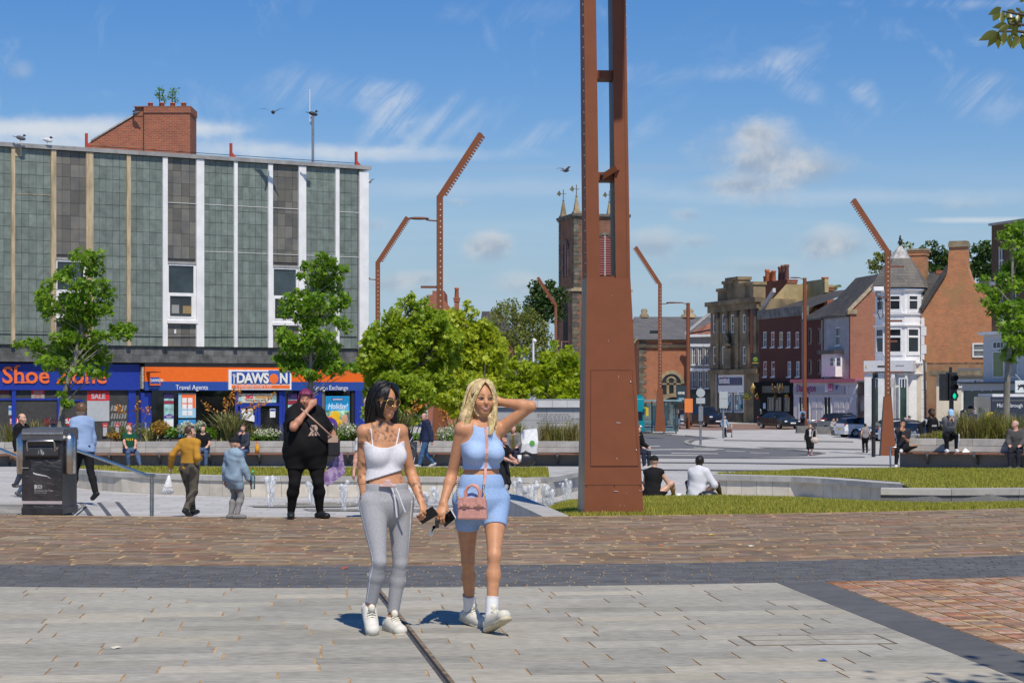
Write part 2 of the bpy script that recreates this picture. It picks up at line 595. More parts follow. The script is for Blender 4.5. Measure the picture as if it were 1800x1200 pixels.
def camdist(q):
 x=sum(p[0]for p in q)/len(q)
 y=sum(p[1]for p in q)/len(q)
 out=0 if(abs(x)<y*0.262 and y>11.0)else 200
 return y+out
gb=MB()
N=24
xs=[-40+80*i/N for i in range(N+1)]
for i in range(N):
 a,b=xs[i],xs[i+1]
 gb.poly([(a,-6,-.0055),(b,-6,-.0055),(b,min(26.5+band_y(b),60),-.0055),(a,min(26.5+band_y(a),60),-.0055)])
pav=gb.build('pavement',TANJ)
tag(pav,kind='structure')
S_L=inv(2.29,17.42)
UR=S_L[0]
UB=UR+0.44
UB2=UB+2.35
edge1=lambda p:16.85+band_y(p[0])-p[1]
edge2=lambda p:18.95+band_y(p[0])-p[1]
edge3=lambda p:26.5+band_y(p[0])-p[1]
rj=random.Random(3)
fl=[]
v=9.2
DRAIN_U=inv(wx(698,13.6),13.6)[0]
acc0,acc1=inv(wx(1308,13.45),13.45),inv(wx(1560,12.9),12.9)
while v<19.5:
 rh=rj.choice((.27,.30,.30,.33))
 u=-9+rj.random()
 while u<UR:
  L=rj.uniform(.55,1.05)
  u1=min(u+L,UR)
  if UR-u1<.3:
   u1=UR
  g=0.0055
  for(a,b)in((u,u1),):
   segs=[(a,b)]
   for(a,b)in segs:
    if b-a<.06:
     continue
    q=[rc(a+.008,v+g*.3),rc(b-.008*(b<UR),v+g*.3),rc(b-.008*(b<UR),v+rh-g*.3),rc(a+.008,v+rh-g*.3)]
    q=clip_half(q,edge1)
    if len(q)>2 and area(q)>.01 and q[0][1]<22:
     fl.append([(p[0],p[1],0.0)for p in q])
  u=u1
 v+=rh
kinds=[rj.random()for _ in fl]
pieces(fl,'paving_flag',[FLAG,FLAG_B,FLAG_G],pav,.012,300,camdist,'paving_flags',lambda i:0 if kinds[i]<.6 else(1 if kinds[i]<.76 else 2))
sl=[]
for uu0,uu1 in((UR+.006,UB-.008),(UB2+.01,UB2+.55)):
 v=8.0
 while v<18.5:
  q=clip_half([rc(uu0,v+.004),rc(uu1,v+.004),rc(uu1,v+.546),rc(uu0,v+.546)],edge1)
  if len(q)>2:
   sl.append([(p[0],p[1],0.0)for p in q])
  v+=.55
pieces(sl,'dark_slab',mat('dark_slab_stone',(0.098,0.097,0.094),0.8,0.08,5,bump=0.1,bscale=90,rnd=0.07),pav,.012,300,camdist)
sl=[]
u0=UB2+.55
for i in range(8):
 v=8.0
 while v<19.0:
  q=clip_half([rc(u0+i*.8+.01,v),rc(u0+i*.8+.79,v),rc(u0+i*.8+.79,v+.296),rc(u0+i*.8+.01,v+.296)],edge1)
  if len(q)>2:
   sl.append([(p[0],p[1],0.0)for p in q])
  v+=.30
pieces(sl,'paving_flag',FLAG,pav,.012,12,camdist,'paving_flags')
br=[]
v=8.0
while v<19:
 for c in range(11):
  a=UB+.012+c*.2125
  q=clip_half([rc(a,v+.004),rc(a+.176,v+.004),rc(a+.176,v+.096),rc(a,v+.096)],edge1)
  if len(q)>2 and area(q)>.003:
   br.append([(p[0],p[1],rj.uniform(-.002,.001))for p in q])
 v+=.103
kb=[rj.random()for _ in br]
pieces(br,'brick',[REDB,REDB2],pav,.010,300,camdist,'bricks',lambda i:0 if kb[i]<.72 else 1)
st=[]
y=16.87
while y<18.9:
 x=-9+rj.random()*.2
 while x<11:
  L=rj.uniform(.16,.26)
  j=.014 if rj.random()<.55 else .006
  q=[(x,y+.004+band_y(x)),(x+L-j,y+.004+band_y(x+L)),(x+L-j,y+.122+band_y(x+L)),(x,y+.122+band_y(x))]
  st.append([(p[0],p[1],-.001)for p in q])
  x+=L
 y+=.126
pieces(st,'dark_sett',DARKS,pav,.011,0,None,'dark_setts')
st=[]
y=18.98
while y<26.3:
 x=-13+rj.random()*.3
 while x<14:
  L=rj.uniform(.32,.62)
  j=rj.choice((.012,.02,.045,.06))
  b0,b1=band_y(x),band_y(x+L)
  q=[(x,y+.003+b0),(x+L-j,y+.003+b1),(x+L-j,y+.187+b1),(x,y+.187+b0)]
  st.append([(p[0],p[1],rj.uniform(-.003,0))for p in q])
  x+=L
 y+=.192+(0.012 if rj.random()<.3 else 0)
kk=[rj.random()for _ in st]
pieces(st,'brown_paver',[BROWN,BROWN2,BROWN3],pav,.010,300,camdist,'brown_pavers',lambda i:0 if kk[i]<.55 else(1 if kk[i]<.78 else 2))
dr=empty('slot_drain',(-.576,12.83,0),math.radians(8.2),'narrow dark slot drain between the pale paving stones beside the walking women','drain')
MB().box(-.012,.008,-3.5,4.1,-.004,.0025).build('slot',DARKIN,dr)
MB().box(-.030,-.012,-3.5,4.1,-.004,.004).build('lip',mat('drain_lip',(0.07,0.06,0.05),0.5,0.4,8),dr)
MB().box(.008,.034,-3.5,4.1,-.004,.005).build('lip',mat('drain_edge',(0.19,0.135,0.08),0.7,0.4,6),dr)
ac=empty('access_cover',(wx(1435,13.3),13.3,0),ROT,'pale stone access cover with thin steel edging set in the paving','access cover')
frm=MB()
for(a,b,c,d)in((-.48,.48,.245,.257),(-.48,.48,-.257,-.245),(-.48,-.468,-.245,.245),(.468,.48,-.245,.245),(-.468,.468,-.006,.006)):
 frm.box(a,b,c,d,-.01,.004)
frm.build('cover_frame',mat('cover_edge',(0.20,0.15,0.09),0.6,0.2,9,metal=0.4),ac)
for sx in(-1,1):
 for sy in(-1,1):
  MB().box(min(0,sx*.466)+.004,max(0,sx*.466)-.004,min(sy*.008,sy*.243),max(sy*.008,sy*.243),-.008,.003).build('stone_inlay',FLAG,ac)
# --- lower plaza, road, far ground
PLAZA=mat('plaza_paving',(0.43,0.415,0.385),0.85,0.13,0.5,bump=0.1,bscale=30,streak=(1,4,1))
def sheet(name,x_of,ys,m,dz=0.0,nx=1):
 """ground sheet following the slope; x_of(y) -> (left, right)"""
 mb=MB()
 for ya,yb in zip(ys,ys[1:]):
  la,ra=x_of(ya)
  lb,rb=x_of(yb)
  mb.poly([(la,ya,gz(ya)+dz),(ra,ya,gz(ya)+dz),(rb,yb,gz(yb)+dz),(lb,yb,gz(yb)+dz)])
 o=mb.build(name,m)
 return tag(o,kind='structure')
def paving_mat(name,col,w,h,jcol,ms=0.012,var=0.14):
 m=bpy.data.materials.new(name)
 m.use_nodes=True
 nt=NT(m.node_tree)
 p=nt.n['Principled BSDF']
 tc=nt.new('ShaderNodeTexCoord')
 b=nt.new('ShaderNodeTexBrick')
 nt.l.new(tc.outputs['Object'],b.inputs['Vector'])
 b.inputs['Scale'].default_value=1
 b.inputs['Brick Width'].default_value=w
 b.inputs['Row Height'].default_value=h
 b.inputs['Mortar Size'].default_value=ms
 b.inputs['Color1'].default_value=(*[q*(1-var)for q in col],1)
 b.inputs['Color2'].default_value=(*[min(1,q*(1+var))for q in col],1)
 b.inputs['Mortar'].default_value=(*jcol,1)
 n=nt.noise(tc.outputs['Object'],0.35,6,0.65)
 c=nt.mix(nt.ramp(n,0.35,0.75,0.0,0.35),b.outputs[0],tuple(q*.72 for q in col))
 n2=nt.noise(tc.outputs['Object'],7,3,0.6)
 c=nt.mix(nt.ramp(n2,0.3,0.7,0.0,0.14),c,tuple(q*.5 for q in col))
 nt.l.new(c,p.inputs['Base Color'])
 p.inputs['Roughness'].default_value=0.85
 return m
PLZ=paving_mat('plaza_flags',(0.47,0.455,0.43),0.9,0.45,(0.30,0.27,0.23))
ys=[26.0,32,38,44,50,56,61,66,78,90,103,118,134,150,165,185,220,260,400,900,2600]
sheet('ground',lambda y:(-40-y*.6,40+y*.6),ys,PLZ)
ASPH=mat('asphalt',(0.125,0.125,0.13),0.9,0.14,1.2,bump=0.2,bscale=40)
rp=[(1090,803),(1180,804),(1300,804),(1400,802),(1452,797),(1400,791),(1330,789),(1250,786),(1213,780),(1222,774),(1262,770),(1248,768),(1205,765.5),(1150,761.5),(1128,757),(1108,752),(1040,750),(1040,800)]
def ground_pt(px,py,dz=0.0):
 lo,hi=27.0,400.0
 for _ in range(50):
  mid=(lo+hi)/2
  if HOR+(EYE-gz(mid)-dz)/mid*F>py:
   lo=mid
  else:
   hi=mid
 return(wx(px,lo),lo,gz(lo)+dz)
def ground_poly(name,pix,m,dz,kind='structure',dens=5):
 """a flat patch on the sloping ground, cut into strips so that it follows the slope"""
 pts=[ground_pt(a,b)for a,b in pix]
 poly=[(p[0],p[1])for p in pts]
 y0,y1=min(p[1]for p in poly),max(p[1]for p in poly)
 cuts=sorted({y0,y1,*[y for y in(56,66,103,150,185)if y0<y<y1],*np.linspace(y0,y1,dens+1)})
 mb=MB()
 n=len(poly)
 ysn=np.unique(np.concatenate([np.linspace(y0,y1,dens*10+1),np.array(cuts),np.array([p[1]for p in poly])]))
 def spans(y):
  xsn=[]
  for i in range(n):
   (xa,ya),(xb,yb)=poly[i],poly[(i+1)%n]
   if(ya<=y<yb)or(yb<=y<ya):
    xsn.append(xa+(xb-xa)*(y-ya)/(yb-ya))
  xsn.sort()
  return list(zip(xsn[::2],xsn[1::2]))
 for ya,yb in zip(ysn,ysn[1:]):
  e=(yb-ya)*1e-3
  A,B=spans(ya+e),spans(yb-e)
  if len(A)==len(B):
   for(la,ra),(lb,rb)in zip(A,B):
    mb.poly([(la,ya,gz(ya)+dz),(ra,ya,gz(ya)+dz),(rb,yb,gz(yb)+dz),(lb,yb,gz(yb)+dz)])
 o=mb.build(name,m)
 return tag(o,kind=kind)
ground_poly('road',rp,ASPH,.010)
BRD=paving_mat('brick_road',(0.25,0.155,0.115),0.22,0.11,(0.22,0.16,0.12))
ground_poly('brick_road',[(1110,752.5),(1255,756),(1400,754.5),(1470,762),(1560,768),(1800,775),(1800,752),(1500,748),(1380,745),(1250,744.5),(1110,744.5)],BRD,.012)
DB=mat('dark_band_stone',(0.15,0.15,0.155),0.8,0.1,3)
for pix in([(1110,812),(1300,813),(1500,816),(1580,817),(1580,818.6),(1400,816.6),(1300,814.8),(1110,813.4)],[(1110,825),(1350,826.6),(1480,828.6),(1480,830),(1350,828.4),(1110,826.6)],[(1110,803.4),(1200,804.2),(1320,804.6),(1440,803.4),(1520,802.6),(1520,803.8),(1440,804.8),(1320,806),(1200,805.4),(1110,804.8)],[(1272,773),(1400,774.6),(1500,775.6),(1500,777),(1400,776),(1272,774.4)],[(1330,786),(1440,788),(1530,789.5),(1530,791),(1440,789.6),(1350,788)]):
 ground_poly('dark_paving_band',pix,DB,.020)
WL=mat('road_paint',(0.46,0.45,0.40),0.8,0.2,3)
YL=mat('yellow_road_paint',(0.62,0.44,0.10),0.8,0.2,3)
for pix in([(1135,790),(1205,789),(1265,790),(1255,791.6),(1190,790.6),(1140,791.4)],[(1180,796),(1262,797),(1262,798),(1180,797.2)],[(1128,784),(1160,783.4),(1160,784.6),(1128,785.2)],[(1220,786.5),(1272,789),(1272,790),(1220,787.5)],[(1110,799),(1230,800),(1230,801.4),(1110,800.6)],[(1275,792),(1310,793.4),(1310,794.2),(1275,792.8)],[(1318,795),(1352,796.4),(1352,797.2),(1318,795.8)]):
 ground_poly('road_marking',pix,WL,.018)
ground_poly('road_marking',[(1116,752.5),(1130,758),(1128,758.4),(1113,753.3)],YL,.018)
KERB=mat('kerb_stone',(0.30,0.285,0.24),0.85,0.1,4,rnd=0.1)
def kerb(pix,name='kerb',h=0.05,w=0.28):
 pts=[ground_pt(a,b)for a,b in pix]
 mb=MB()
 for p,q in zip(pts,pts[1:]):
  dx,dy=q[0]-p[0],q[1]-p[1]
  L=math.hypot(dx,dy)
  nx,ny=-dy/L*w,dx/L*w
  vs=[(p[0],p[1],p[2]-.05),(q[0],q[1],q[2]-.05),(q[0]+nx,q[1]+ny,q[2]-.05),(p[0]+nx,p[1]+ny,p[2]-.05)]
  vs+=[(a,b,c+.05+h)for a,b,c in vs]
  mb.add(vs,[(3,2,1,0),(4,5,6,7),(0,1,5,4),(1,2,6,5),(2,3,7,6),(3,0,4,7)])
 o=mb.build(name,KERB)
 return tag(o,kind='structure')
kerb([(1452,797),(1400,791),(1330,789),(1250,786),(1218,782),(1209,778),(1212,774.8),(1222,773)])
kerb([(1252,770),(1235,768.5),(1210,766)],h=.06)
kerb([(1188,764.5),(1150,761.5),(1132,757.5),(1125,752)],h=.06)
# --- steps, ramp, handrails
def ramp_z(y):
 return-0.5*max(0.0,min(1.0,(y-26.6)/12.8))-(0.02 if y>39 else 0)
def nose_x(k,y):
 return-5.93+.36*k-.235*(y-27.0)
def tread_z(k,y):
 return ramp_z(y)*(1-k/4)-.5*k/4
stp=empty('plaza_steps',(0,0,0),0,'shallow granite steps with dark nosing strips beside the solar bin','steps')
RAMP=paving_mat('ramp_flags',(0.43,0.405,0.355),.6,.4,(0.30,.27,.22))
NOSE=mat('nosing_strip',(0.085,0.088,0.095),.7,.1,8)
yy=[26.6+band_y(-6),28,29.5,31,33,35,37,39.3]
for k in range(4):
 mb=MB()
 ns=MB()
 for a,b in zip(yy,yy[1:]):
  def L(y):
   return-40 if k==0 else nose_x(k-1,y)
  mb.poly([(L(a),a,tread_z(k,a)),(nose_x(k,a),a,tread_z(k,a)),(nose_x(k,b),b,tread_z(k,b)),(L(b),b,tread_z(k,b))])
  za,zb=tread_z(k+1,a),tread_z(k+1,b)
  mb.poly([(nose_x(k,a),a,tread_z(k,a)),(nose_x(k,a),a,za),(nose_x(k,b),b,zb),(nose_x(k,b),b,tread_z(k,b))])
  ns.poly([(nose_x(k,a)-.10,a,tread_z(k,a)+.004),(nose_x(k,a)-.02,a,tread_z(k,a)+.004),(nose_x(k,b)-.02,b,tread_z(k,b)+.004),(nose_x(k,b)-.10,b,tread_z(k,b)+.004)])
 if k==0:
  rm=mb.build('ramp',RAMP)
  tag(rm,kind='structure')
 else:
  mb.build('tread',GRANITE,stp)
 ns.build('nosing',NOSE,stp)
mb=MB()
x=-11.5
while x<-6.1:
 mb.poly([(x,26.9+band_y(x),ramp_z(26.9)+.006),(x+.035,26.9+band_y(x),ramp_z(26.9)+.006),(x+.035-1.6,36,ramp_z(36)+.006),(x-1.6,36,ramp_z(36)+.006)])
 x+=.075
tag(mb.build('tactile_ribs',mat('tactile_stone',(0.33,.31,.26),.85,.15,4),rm),kind='stuff')
mb=MB()
for i in range(20):
 a,b=-5+i*1.2,-5+(i+1)*1.2
 mb.poly([(a,26.5+band_y(a),-.7),(b,26.5+band_y(b),-.7),(b,26.5+band_y(b),-.012),(a,26.5+band_y(a),-.012)][::-1])
mb.build('edge_face',GRANITE_D,pav)
def handrail(pts,posts,label):
 r=empty('handrail',(pts[0][0],pts[0][1],gz(pts[0][1])),0,label,'handrail','steel handrails by the steps')
 o=r.location.copy()
 MB().tube([Vector(p)-o for p in pts],.024,10).build('rail',STEEL,r)
 for p in posts:
  q=Vector(p)-o
  MB().tube([(q.x,q.y,q.z),(q.x,q.y,-0.12)],.03,10).build('post',STEEL,r)
e=at(258,835.5,28.0)
handrail([at(100,779,32.2),at(161,800,30.6),at(250,832,28.2),at(258,835,28.0),at(272,835,27.9)],[at(267,836,27.95),at(112,783,31.9)],'steel handrail sloping down in front of the bench, right of the bin')
handrail([at(-60,769,33.0),at(0,789,31.6),at(58,813,30.0)],[at(-58,770,33.0),at(56,813,30.0)],'steel handrail sloping down to the left side of the solar bin')
# --- low walls, lawns, planters
def wall_run(root,line,z0,z1,pw,pm,proud=.025,core=True,joint=.008,courses=1,name='panel',core_t=.25,cm=None):
 """panels along a plan polyline (camera side on the right-hand side when walking it); each panel its own part"""
 cum=[0]
 for p,q in zip(line,line[1:]):
  cum.append(cum[-1]+math.hypot(q[0]-p[0],q[1]-p[1]))
 def pos(s):
  for i in range(len(line)-1):
   if s<=cum[i+1]+1e-6:
    t=(s-cum[i])/(cum[i+1]-cum[i])
    p,q=line[i],line[i+1]
    return(p[0]+(q[0]-p[0])*t,p[1]+(q[1]-p[1])*t),((q[0]-p[0])/(cum[i+1]-cum[i]),(q[1]-p[1])/(cum[i+1]-cum[i]))
  return line[-1],None
 n=max(1,round(cum[-1]/pw))
 w=cum[-1]/n
 o=root.location
 h=(z1-z0)/courses
 quads=[]
 for c in range(courses):
  off=.5*w*(c%2)
  for i in range(n+(1 if off else 0)):
   sa,sb=max(0,i*w-off),min(cum[-1],(i+1)*w-off)
   (a,t),(b,_)=pos(sa+joint/2),pos(sb-joint/2)
   t=((b[0]-a[0]),(b[1]-a[1]))
   L=math.hypot(*t)or 1
   nx,ny=t[1]/L*proud,-t[0]/L*proud
   za,zb=z0+c*h+joint/2,z0+(c+1)*h-joint/2
   quads.append([(a[0]+nx-o.x,a[1]+ny-o.y,za-o.z),(b[0]+nx-o.x,b[1]+ny-o.y,za-o.z),(b[0]+nx-o.x,b[1]+ny-o.y,zb-o.z),(a[0]+nx-o.x,a[1]+ny-o.y,zb-o.z)])
 pieces(quads,name,pm,root,proud+.02,300)
 if core:
  mb=MB()
  for p,q in zip(line,line[1:]):
   L=math.hypot(q[0]-p[0],q[1]-p[1])
   nx,ny=-(q[1]-p[1])/L*core_t,(q[0]-p[0])/L*core_t
   v=[(p[0],p[1]),(q[0],q[1]),(q[0]+nx,q[1]+ny),(p[0]+nx,p[1]+ny)]
   v=[(a-o.x,b-o.y)for a,b in v]
   mb.prism(v,z0-o.z,z1-o.z-.002)
  mb.build('core',cm or GRANITE_D,root)
 return pos,cum[-1]
def coping(root,line,z,w=.36,t=.10,over=.05,L=1.1,m=None,name='coping_stone',joint=.008):
 cum=[0]
 for p,q in zip(line,line[1:]):
  cum.append(cum[-1]+math.hypot(q[0]-p[0],q[1]-p[1]))
 o=root.location
 pts=[]
 for i,p in enumerate(line):
  a=line[max(i-1,0)]
  b=line[min(i+1,len(line)-1)]
  tx,ty=b[0]-a[0],b[1]-a[1]
  l=math.hypot(tx,ty)
  pts.append((p,(-ty/l,tx/l)))
 def pos(s):
  for i in range(len(line)-1):
   if s<=cum[i+1]+1e-6:
    k=(s-cum[i])/(cum[i+1]-cum[i])
    (p,n),(q,n2)=pts[i],pts[i+1]
    return(p[0]+(q[0]-p[0])*k,p[1]+(q[1]-p[1])*k),(n[0]+(n2[0]-n[0])*k,n[1]+(n2[1]-n[1])*k)
 n=max(1,round(cum[-1]/L))
 for i in range(n):
  (a,na),(b,nb)=pos(cum[-1]*i/n+joint/2),pos(cum[-1]*(i+1)/n-joint/2)
  q=[(a[0]-na[0]*over,a[1]-na[1]*over),(b[0]-nb[0]*over,b[1]-nb[1]*over),(b[0]+nb[0]*w,b[1]+nb[1]*w),(a[0]+na[0]*w,a[1]+na[1]*w)]
  MB().prism([(x-o.x,y-o.y)for x,y in q],z-t-o.z,z-o.z).build(name,m or GRANITE,root)
def pl(*pd):
 return[(wx(p,d),d)for p,d in pd]
GRASSG=mat('turf',(0.15,0.165,0.02),.95,.3,3,bump=.3,bscale=40,col2=(0.27,0.22,0.04))
GRASSM=leaf_mat('grass_blade',(0.18,0.225,0.015),(0.45,0.40,0.07),.3,.6)
def grass(name,tri_pts,n,h,seed,lean=.5,w=.012,kind='stuff',parent=None,m=None):
 """blades scattered over triangles; tri_pts: list of 3-point tuples"""
 rg=np.random.default_rng(seed)
 T=np.array(tri_pts,dtype=float)
 ar=np.linalg.norm(np.cross(T[:,1]-T[:,0],T[:,2]-T[:,0]),axis=1)
 pick=rg.choice(len(T),n,p=ar/ar.sum())
 a,b=rg.random(n),rg.random(n)
 fl=a+b>1
 a[fl],b[fl]=1-a[fl],1-b[fl]
 P=T[pick,0]+(T[pick,1]-T[pick,0])*a[:,None]+(T[pick,2]-T[pick,0])*b[:,None]
 th=rg.random(n)*6.283
 hh=h*(.45+.9*rg.random(n)**1.5)
 d=np.stack([np.cos(th),np.sin(th),np.zeros(n)],1)
 ln=d*(hh*lean*rg.random(n))[:,None]
 s=np.stack([-np.sin(th),np.cos(th),np.zeros(n)],1)*w
 up=np.zeros((n,3))
 up[:,2]=hh
 v=np.concatenate([P-s,P+s,P+ln+up*.95],1).reshape(-1,3)
 f=np.arange(n*3).reshape(-1,3)
 o=link(name,np_mesh(name,v,f,m or GRASSM),parent)
 return tag(o,kind=kind)
def mound(name,front,back,zf,zb,zmid,n=8):
 """lawn between two plan polylines with the same number of points; bulges to zmid"""
 mb=MB()
 tris=[]
 grid=[]
 for(a,b)in zip(front,back):
  row=[]
  for i in range(n+1):
   t=i/n
   z=zf(a)*(1-t)+zb(b)*t+zmid*math.sin(math.pi*t)
   row.append((a[0]+(b[0]-a[0])*t,a[1]+(b[1]-a[1])*t,z))
  grid.append(row)
 for r,s in zip(grid,grid[1:]):
  for i in range(n):
   q=[r[i],s[i],s[i+1],r[i+1]]
   mb.poly(q)
   tris+=[(q[0],q[1],q[2]),(q[0],q[2],q[3])]
 o=mb.build(name,GRASSG)
 tag(o,kind='structure')
 return o,tris
w1=empty('seat_wall',(wx(600,41),41,-.5),0,'low cream panelled seat wall with grey coping behind the fountain jets','wall')
ln1=pl((120,45.5),(210,43.2),(300,42.1),(420,41.3),(640,41.0),(820,40.7),(962,40.4))
wall_run(w1,ln1,-.5,-.18,.33,CREAM,cm=CREAM)
wall_run(w1,pl((962,40.4),(1030,44.9)),-.5,-.18,.5,GRANITE,cm=GRANITE)
coping(w1,ln1+pl((1030,44.6)),-.08,.38,.10,.06,.9)
back1=pl((120,46.0),(210,45.8),(300,45.6),(420,45.4),(640,45.2),(820,45.2),(962,45.4))
fr1=[(x+.05,y+.33)for x,y in ln1]
l1,tr1=mound('lawn',fr1,back1,lambda p:-.10,lambda p:-.07,.04)
grass('grass',tr1,26000,.055,5)
bk=MB()
bk.x=Matrix.Translation(-w1.location)
for a,b in zip(back1,back1[1:]):
 bk.poly([(b[0],b[1],-.07),(a[0],a[1],-.07),(a[0],a[1],-.6),(b[0],b[1],-.6)])
bk.build('back_face',GRANITE_D,w1)
w2=empty('seat_wall',(wx(1420,41),41,-.5),0,'low cream panelled seat wall with grey coping in front of the right lawn','wall')
ln2=pl((1252,42.4),(1330,41.8),(1420,41.2),(1510,39.4),(1560,38.4),(1592,38.0))
ln2b=pl((1252,42.4),(1330,41.8),(1420,41.2),(1500,40.3),(1560,39.4),(1600,38.6))
wall_run(w2,ln2,-.55,-.19,.36,CREAM,cm=CREAM)
wall_run(w2,pl((1252,43.2),(1252,42.4)),-.55,-.19,.5,CREAM,core=False)
coping(w2,ln2,-.09,.40,.11,.08,.9)
w3=empty('seat_wall',(wx(1700,37),37,-.4),0,'low grey coping wall between the two grassy slopes at the right edge','wall')
ln3=pl((1548,36.4),(1640,36.2),(1740,36.2),(1900,36.6))
wall_run(w3,ln3,-.5,-.19,1.1,GRANITE_D)
coping(w3,ln3,-.10,.42,.11,.06,1.1)
fr2=pl((1258,43.0),(1330,42.4),(1420,41.8),(1500,40.9),(1575,39.2),(1600,36.66),(1740,36.66),(1900,37.0))
bk2=pl((1275,44.4),(1335,46.8),(1420,49.6),(1500,50.3),(1575,50.8),(1600,50.8),(1740,50.6),(1900,50.4))
l2,tr2=mound('lawn',fr2,bk2,lambda p:-.10,lambda p:-.30,.05)
grass('grass',tr2,60000,.06,6,w=.009)
bk=MB()
bk.x=Matrix.Translation(-w2.location)
for a,b in zip(bk2,bk2[1:]):
 bk.poly([(b[0],b[1],-.30),(a[0],a[1],-.30),(a[0],a[1],-.6),(b[0],b[1],-.6)])
bk.build('back_face',GRANITE_D,w2)
fy=lambda px,d:(wx(px,d),d)
fr3=[(x,26.53+band_y(x))for x in(.85,1.6,2.4,3.4,4.6,5.6,6.6,9.5)]
bk3=pl((915,32.5),(990,38.6),(1110,40.0),(1250,40.6),(1380,39.8),(1500,38.0),(1600,35.8),(1900,35.9))
l3,tr3=mound('lawn',fr3,bk3,lambda p:-.005,lambda p:-.46 if p[0]<7 else-.40,.05)
grass('grass',tr3,60000,.055,8,w=.008)
grass('grass',[t for t in tr3 if t[0][1]<31],26000,.05,9,w=.006)
kb=MB()
kp=[(wx(866,33.6),33.6),(wx(884,33.8),33.8),(wx(918,32.6),32.6),(.86,26.75),(.50,26.62)]
kb.prism(list(reversed(kp))[::-1],-.6,-.04)
k=kb.build('kerb',GRANITE)
tag(k,kind='structure')
SEATW=mat('bench_timber',(0.20,0.085,0.045),.6,.25,3,streak=(1,12,12),rnd=.15)
BRK=flat('bench_bracket_steel',(0.14,.135,.13),.5,metal=.6)
def planter(line,zb,ends,label,bench,seat_h=.44,h=.82):
 r=empty('planter_bench',(line[len(line)//2][0],line[len(line)//2][1],zb),0,label,'planter')
 o=r.location
 wall_run(r,line,zb,zb+.46,1.5,GRANITE_D,name='shaded_lower_block',core=True,core_t=.4)  # shade under the bench put into the colour as darker stone
 wall_run(r,line,zb+.46,zb+h-.19,1.1,GRANITE,name='block',core=True,core_t=.4,proud=.03)
 coping(r,line,zb+h,.45,.185,.035,1.1,GRANITE,'coping_stone')
 cum=0
 for p,q in zip(line,line[1:]):
  L=math.hypot(q[0]-p[0],q[1]-p[1])
  tx,ty=(q[0]-p[0])/L,(q[1]-p[1])/L
  nx,ny=ty,-tx
  n=max(1,round(L/1.45))
  if bench[0]<=p[0]and q[0]<=bench[1]+.01:
   for j in range(n):
    s0,s1=L*j/n+.004,L*(j+1)/n-.004
    for k_ in range(3):
     a,b=.05+k_*.145,.05+k_*.145+.135
     quad=[(p[0]+tx*s0+nx*b,p[1]+ty*s0+ny*b),(p[0]+tx*s1+nx*b,p[1]+ty*s1+ny*b),(p[0]+tx*s1+nx*a,p[1]+ty*s1+ny*a),(p[0]+tx*s0+nx*a,p[1]+ty*s0+ny*a)]
     MB().prism([(x-o.x,y-o.y)for x,y in quad],seat_h-.045,seat_h).build('seat_plank',SEATW,r)
    sm_=L*(j+.5)/n
    c=(p[0]+tx*sm_-o.x,p[1]+ty*sm_-o.y)
    mb=MB()
    mb.x=Matrix.Translation((c[0],c[1],0))@Matrix.Rotation(math.atan2(ty,tx),4,'Z')
    mb.prism([(-.03,.08),(-.03,seat_h-.047),(-.46,seat_h-.047),(-.46,seat_h-.11),(-.11,.14)][::-1],-.03,.03,'x')
    mb.box(-.035,.035,-.50,-.44,seat_h-.10,seat_h+.012)
    mb.build('bracket',BRK,r)
 return r
lp=pl((-120,63.5),(150,65),(500,65.6),(800,65.8),(1018,65.4),(1090,64.6))
planter(lp,-.77,0,'long grey granite planter wall with a timber bench along its front, left of the column',(-30,5))
rp_=pl((1583,57.4),(1680,57.0),(1760,56.4),(1900,55.2))
pr=planter(rp_,-.49,0,'grey granite planter wall with a timber bench along its front, right of the column',(10,30))
wall_run(pr,pl((1590,63.0),(1583,57.4)),-.55,.33,1.5,GRANITE,core_t=.4)
SOIL=mat('soil',(0.06,0.042,0.03),.95,.3,2)
mb=MB()
mb.prism([(lp[0][0],64.2),(lp[1][0],65.4),(lp[3][0],66.15),(lp[4][0],65.8),(lp[5][0],65.0),(lp[5][0],72.5),(lp[0][0],72.5)],-1.6,-.04)
tag(mb.build('planting_bed',SOIL),kind='structure')
mb=MB()
mb.prism([(rp_[0][0]+.3,57.8),(rp_[3][0],55.6),(rp_[3][0],63),(12.75,63)],-1.2,.24)
tag(mb.build('planting_bed',SOIL),kind='structure')
mw=empty('memorial_wall',(wx(955,69.5),69.5,-.1),0,'pale grey stone wall with engraved lines and light cap behind the bench','wall')
MEM=mat('memorial_stone',(0.40,.40,.395),.7,.06,2,rnd=.04)
xl,xr=wx(868,69.5)-mw.location.x,wx(1100,69.5)-mw.location.x
MB().box(xl,xr,.03,.5,-.3,1.36).build('core',GRANITE_D,mw)
q=[]
n=5
for i in range(n):
 a,b=xl+(xr-xl)*i/n,xl+(xr-xl)*(i+1)/n
 for z0,z1 in((-.3,.32),(.33,.78),(.79,1.06),(1.07,1.23)):
  q.append([(a+.004,0,z0),(b-.004,0,z0),(b-.004,0,z1),(a+.004,0,z1)])
pieces(q,'panel',MEM,mw,.03)
for i in range(9):
 a,b=xl+(xr-xl)*i/9,xl+(xr-xl)*(i+1)/9
 MB().box(a+.004,b-.004,-.10,.62,1.24,1.48).build('coping_stone',mat('pale_coping',(.56,.56,.55),.6,.06,3,rnd=.05),mw)
MB().box(xl,xr,.2,.5,1.49,1.53).build('roof_edge',flat('grey_metal',(.33,.34,.35),.4,metal=.5),mw)
INK=flat('engraving',(.16,.16,.16),.9)
rt=random.Random(4)
lx=wx(940,69.5)-mw.location.x
eng=MB()
zz=.98
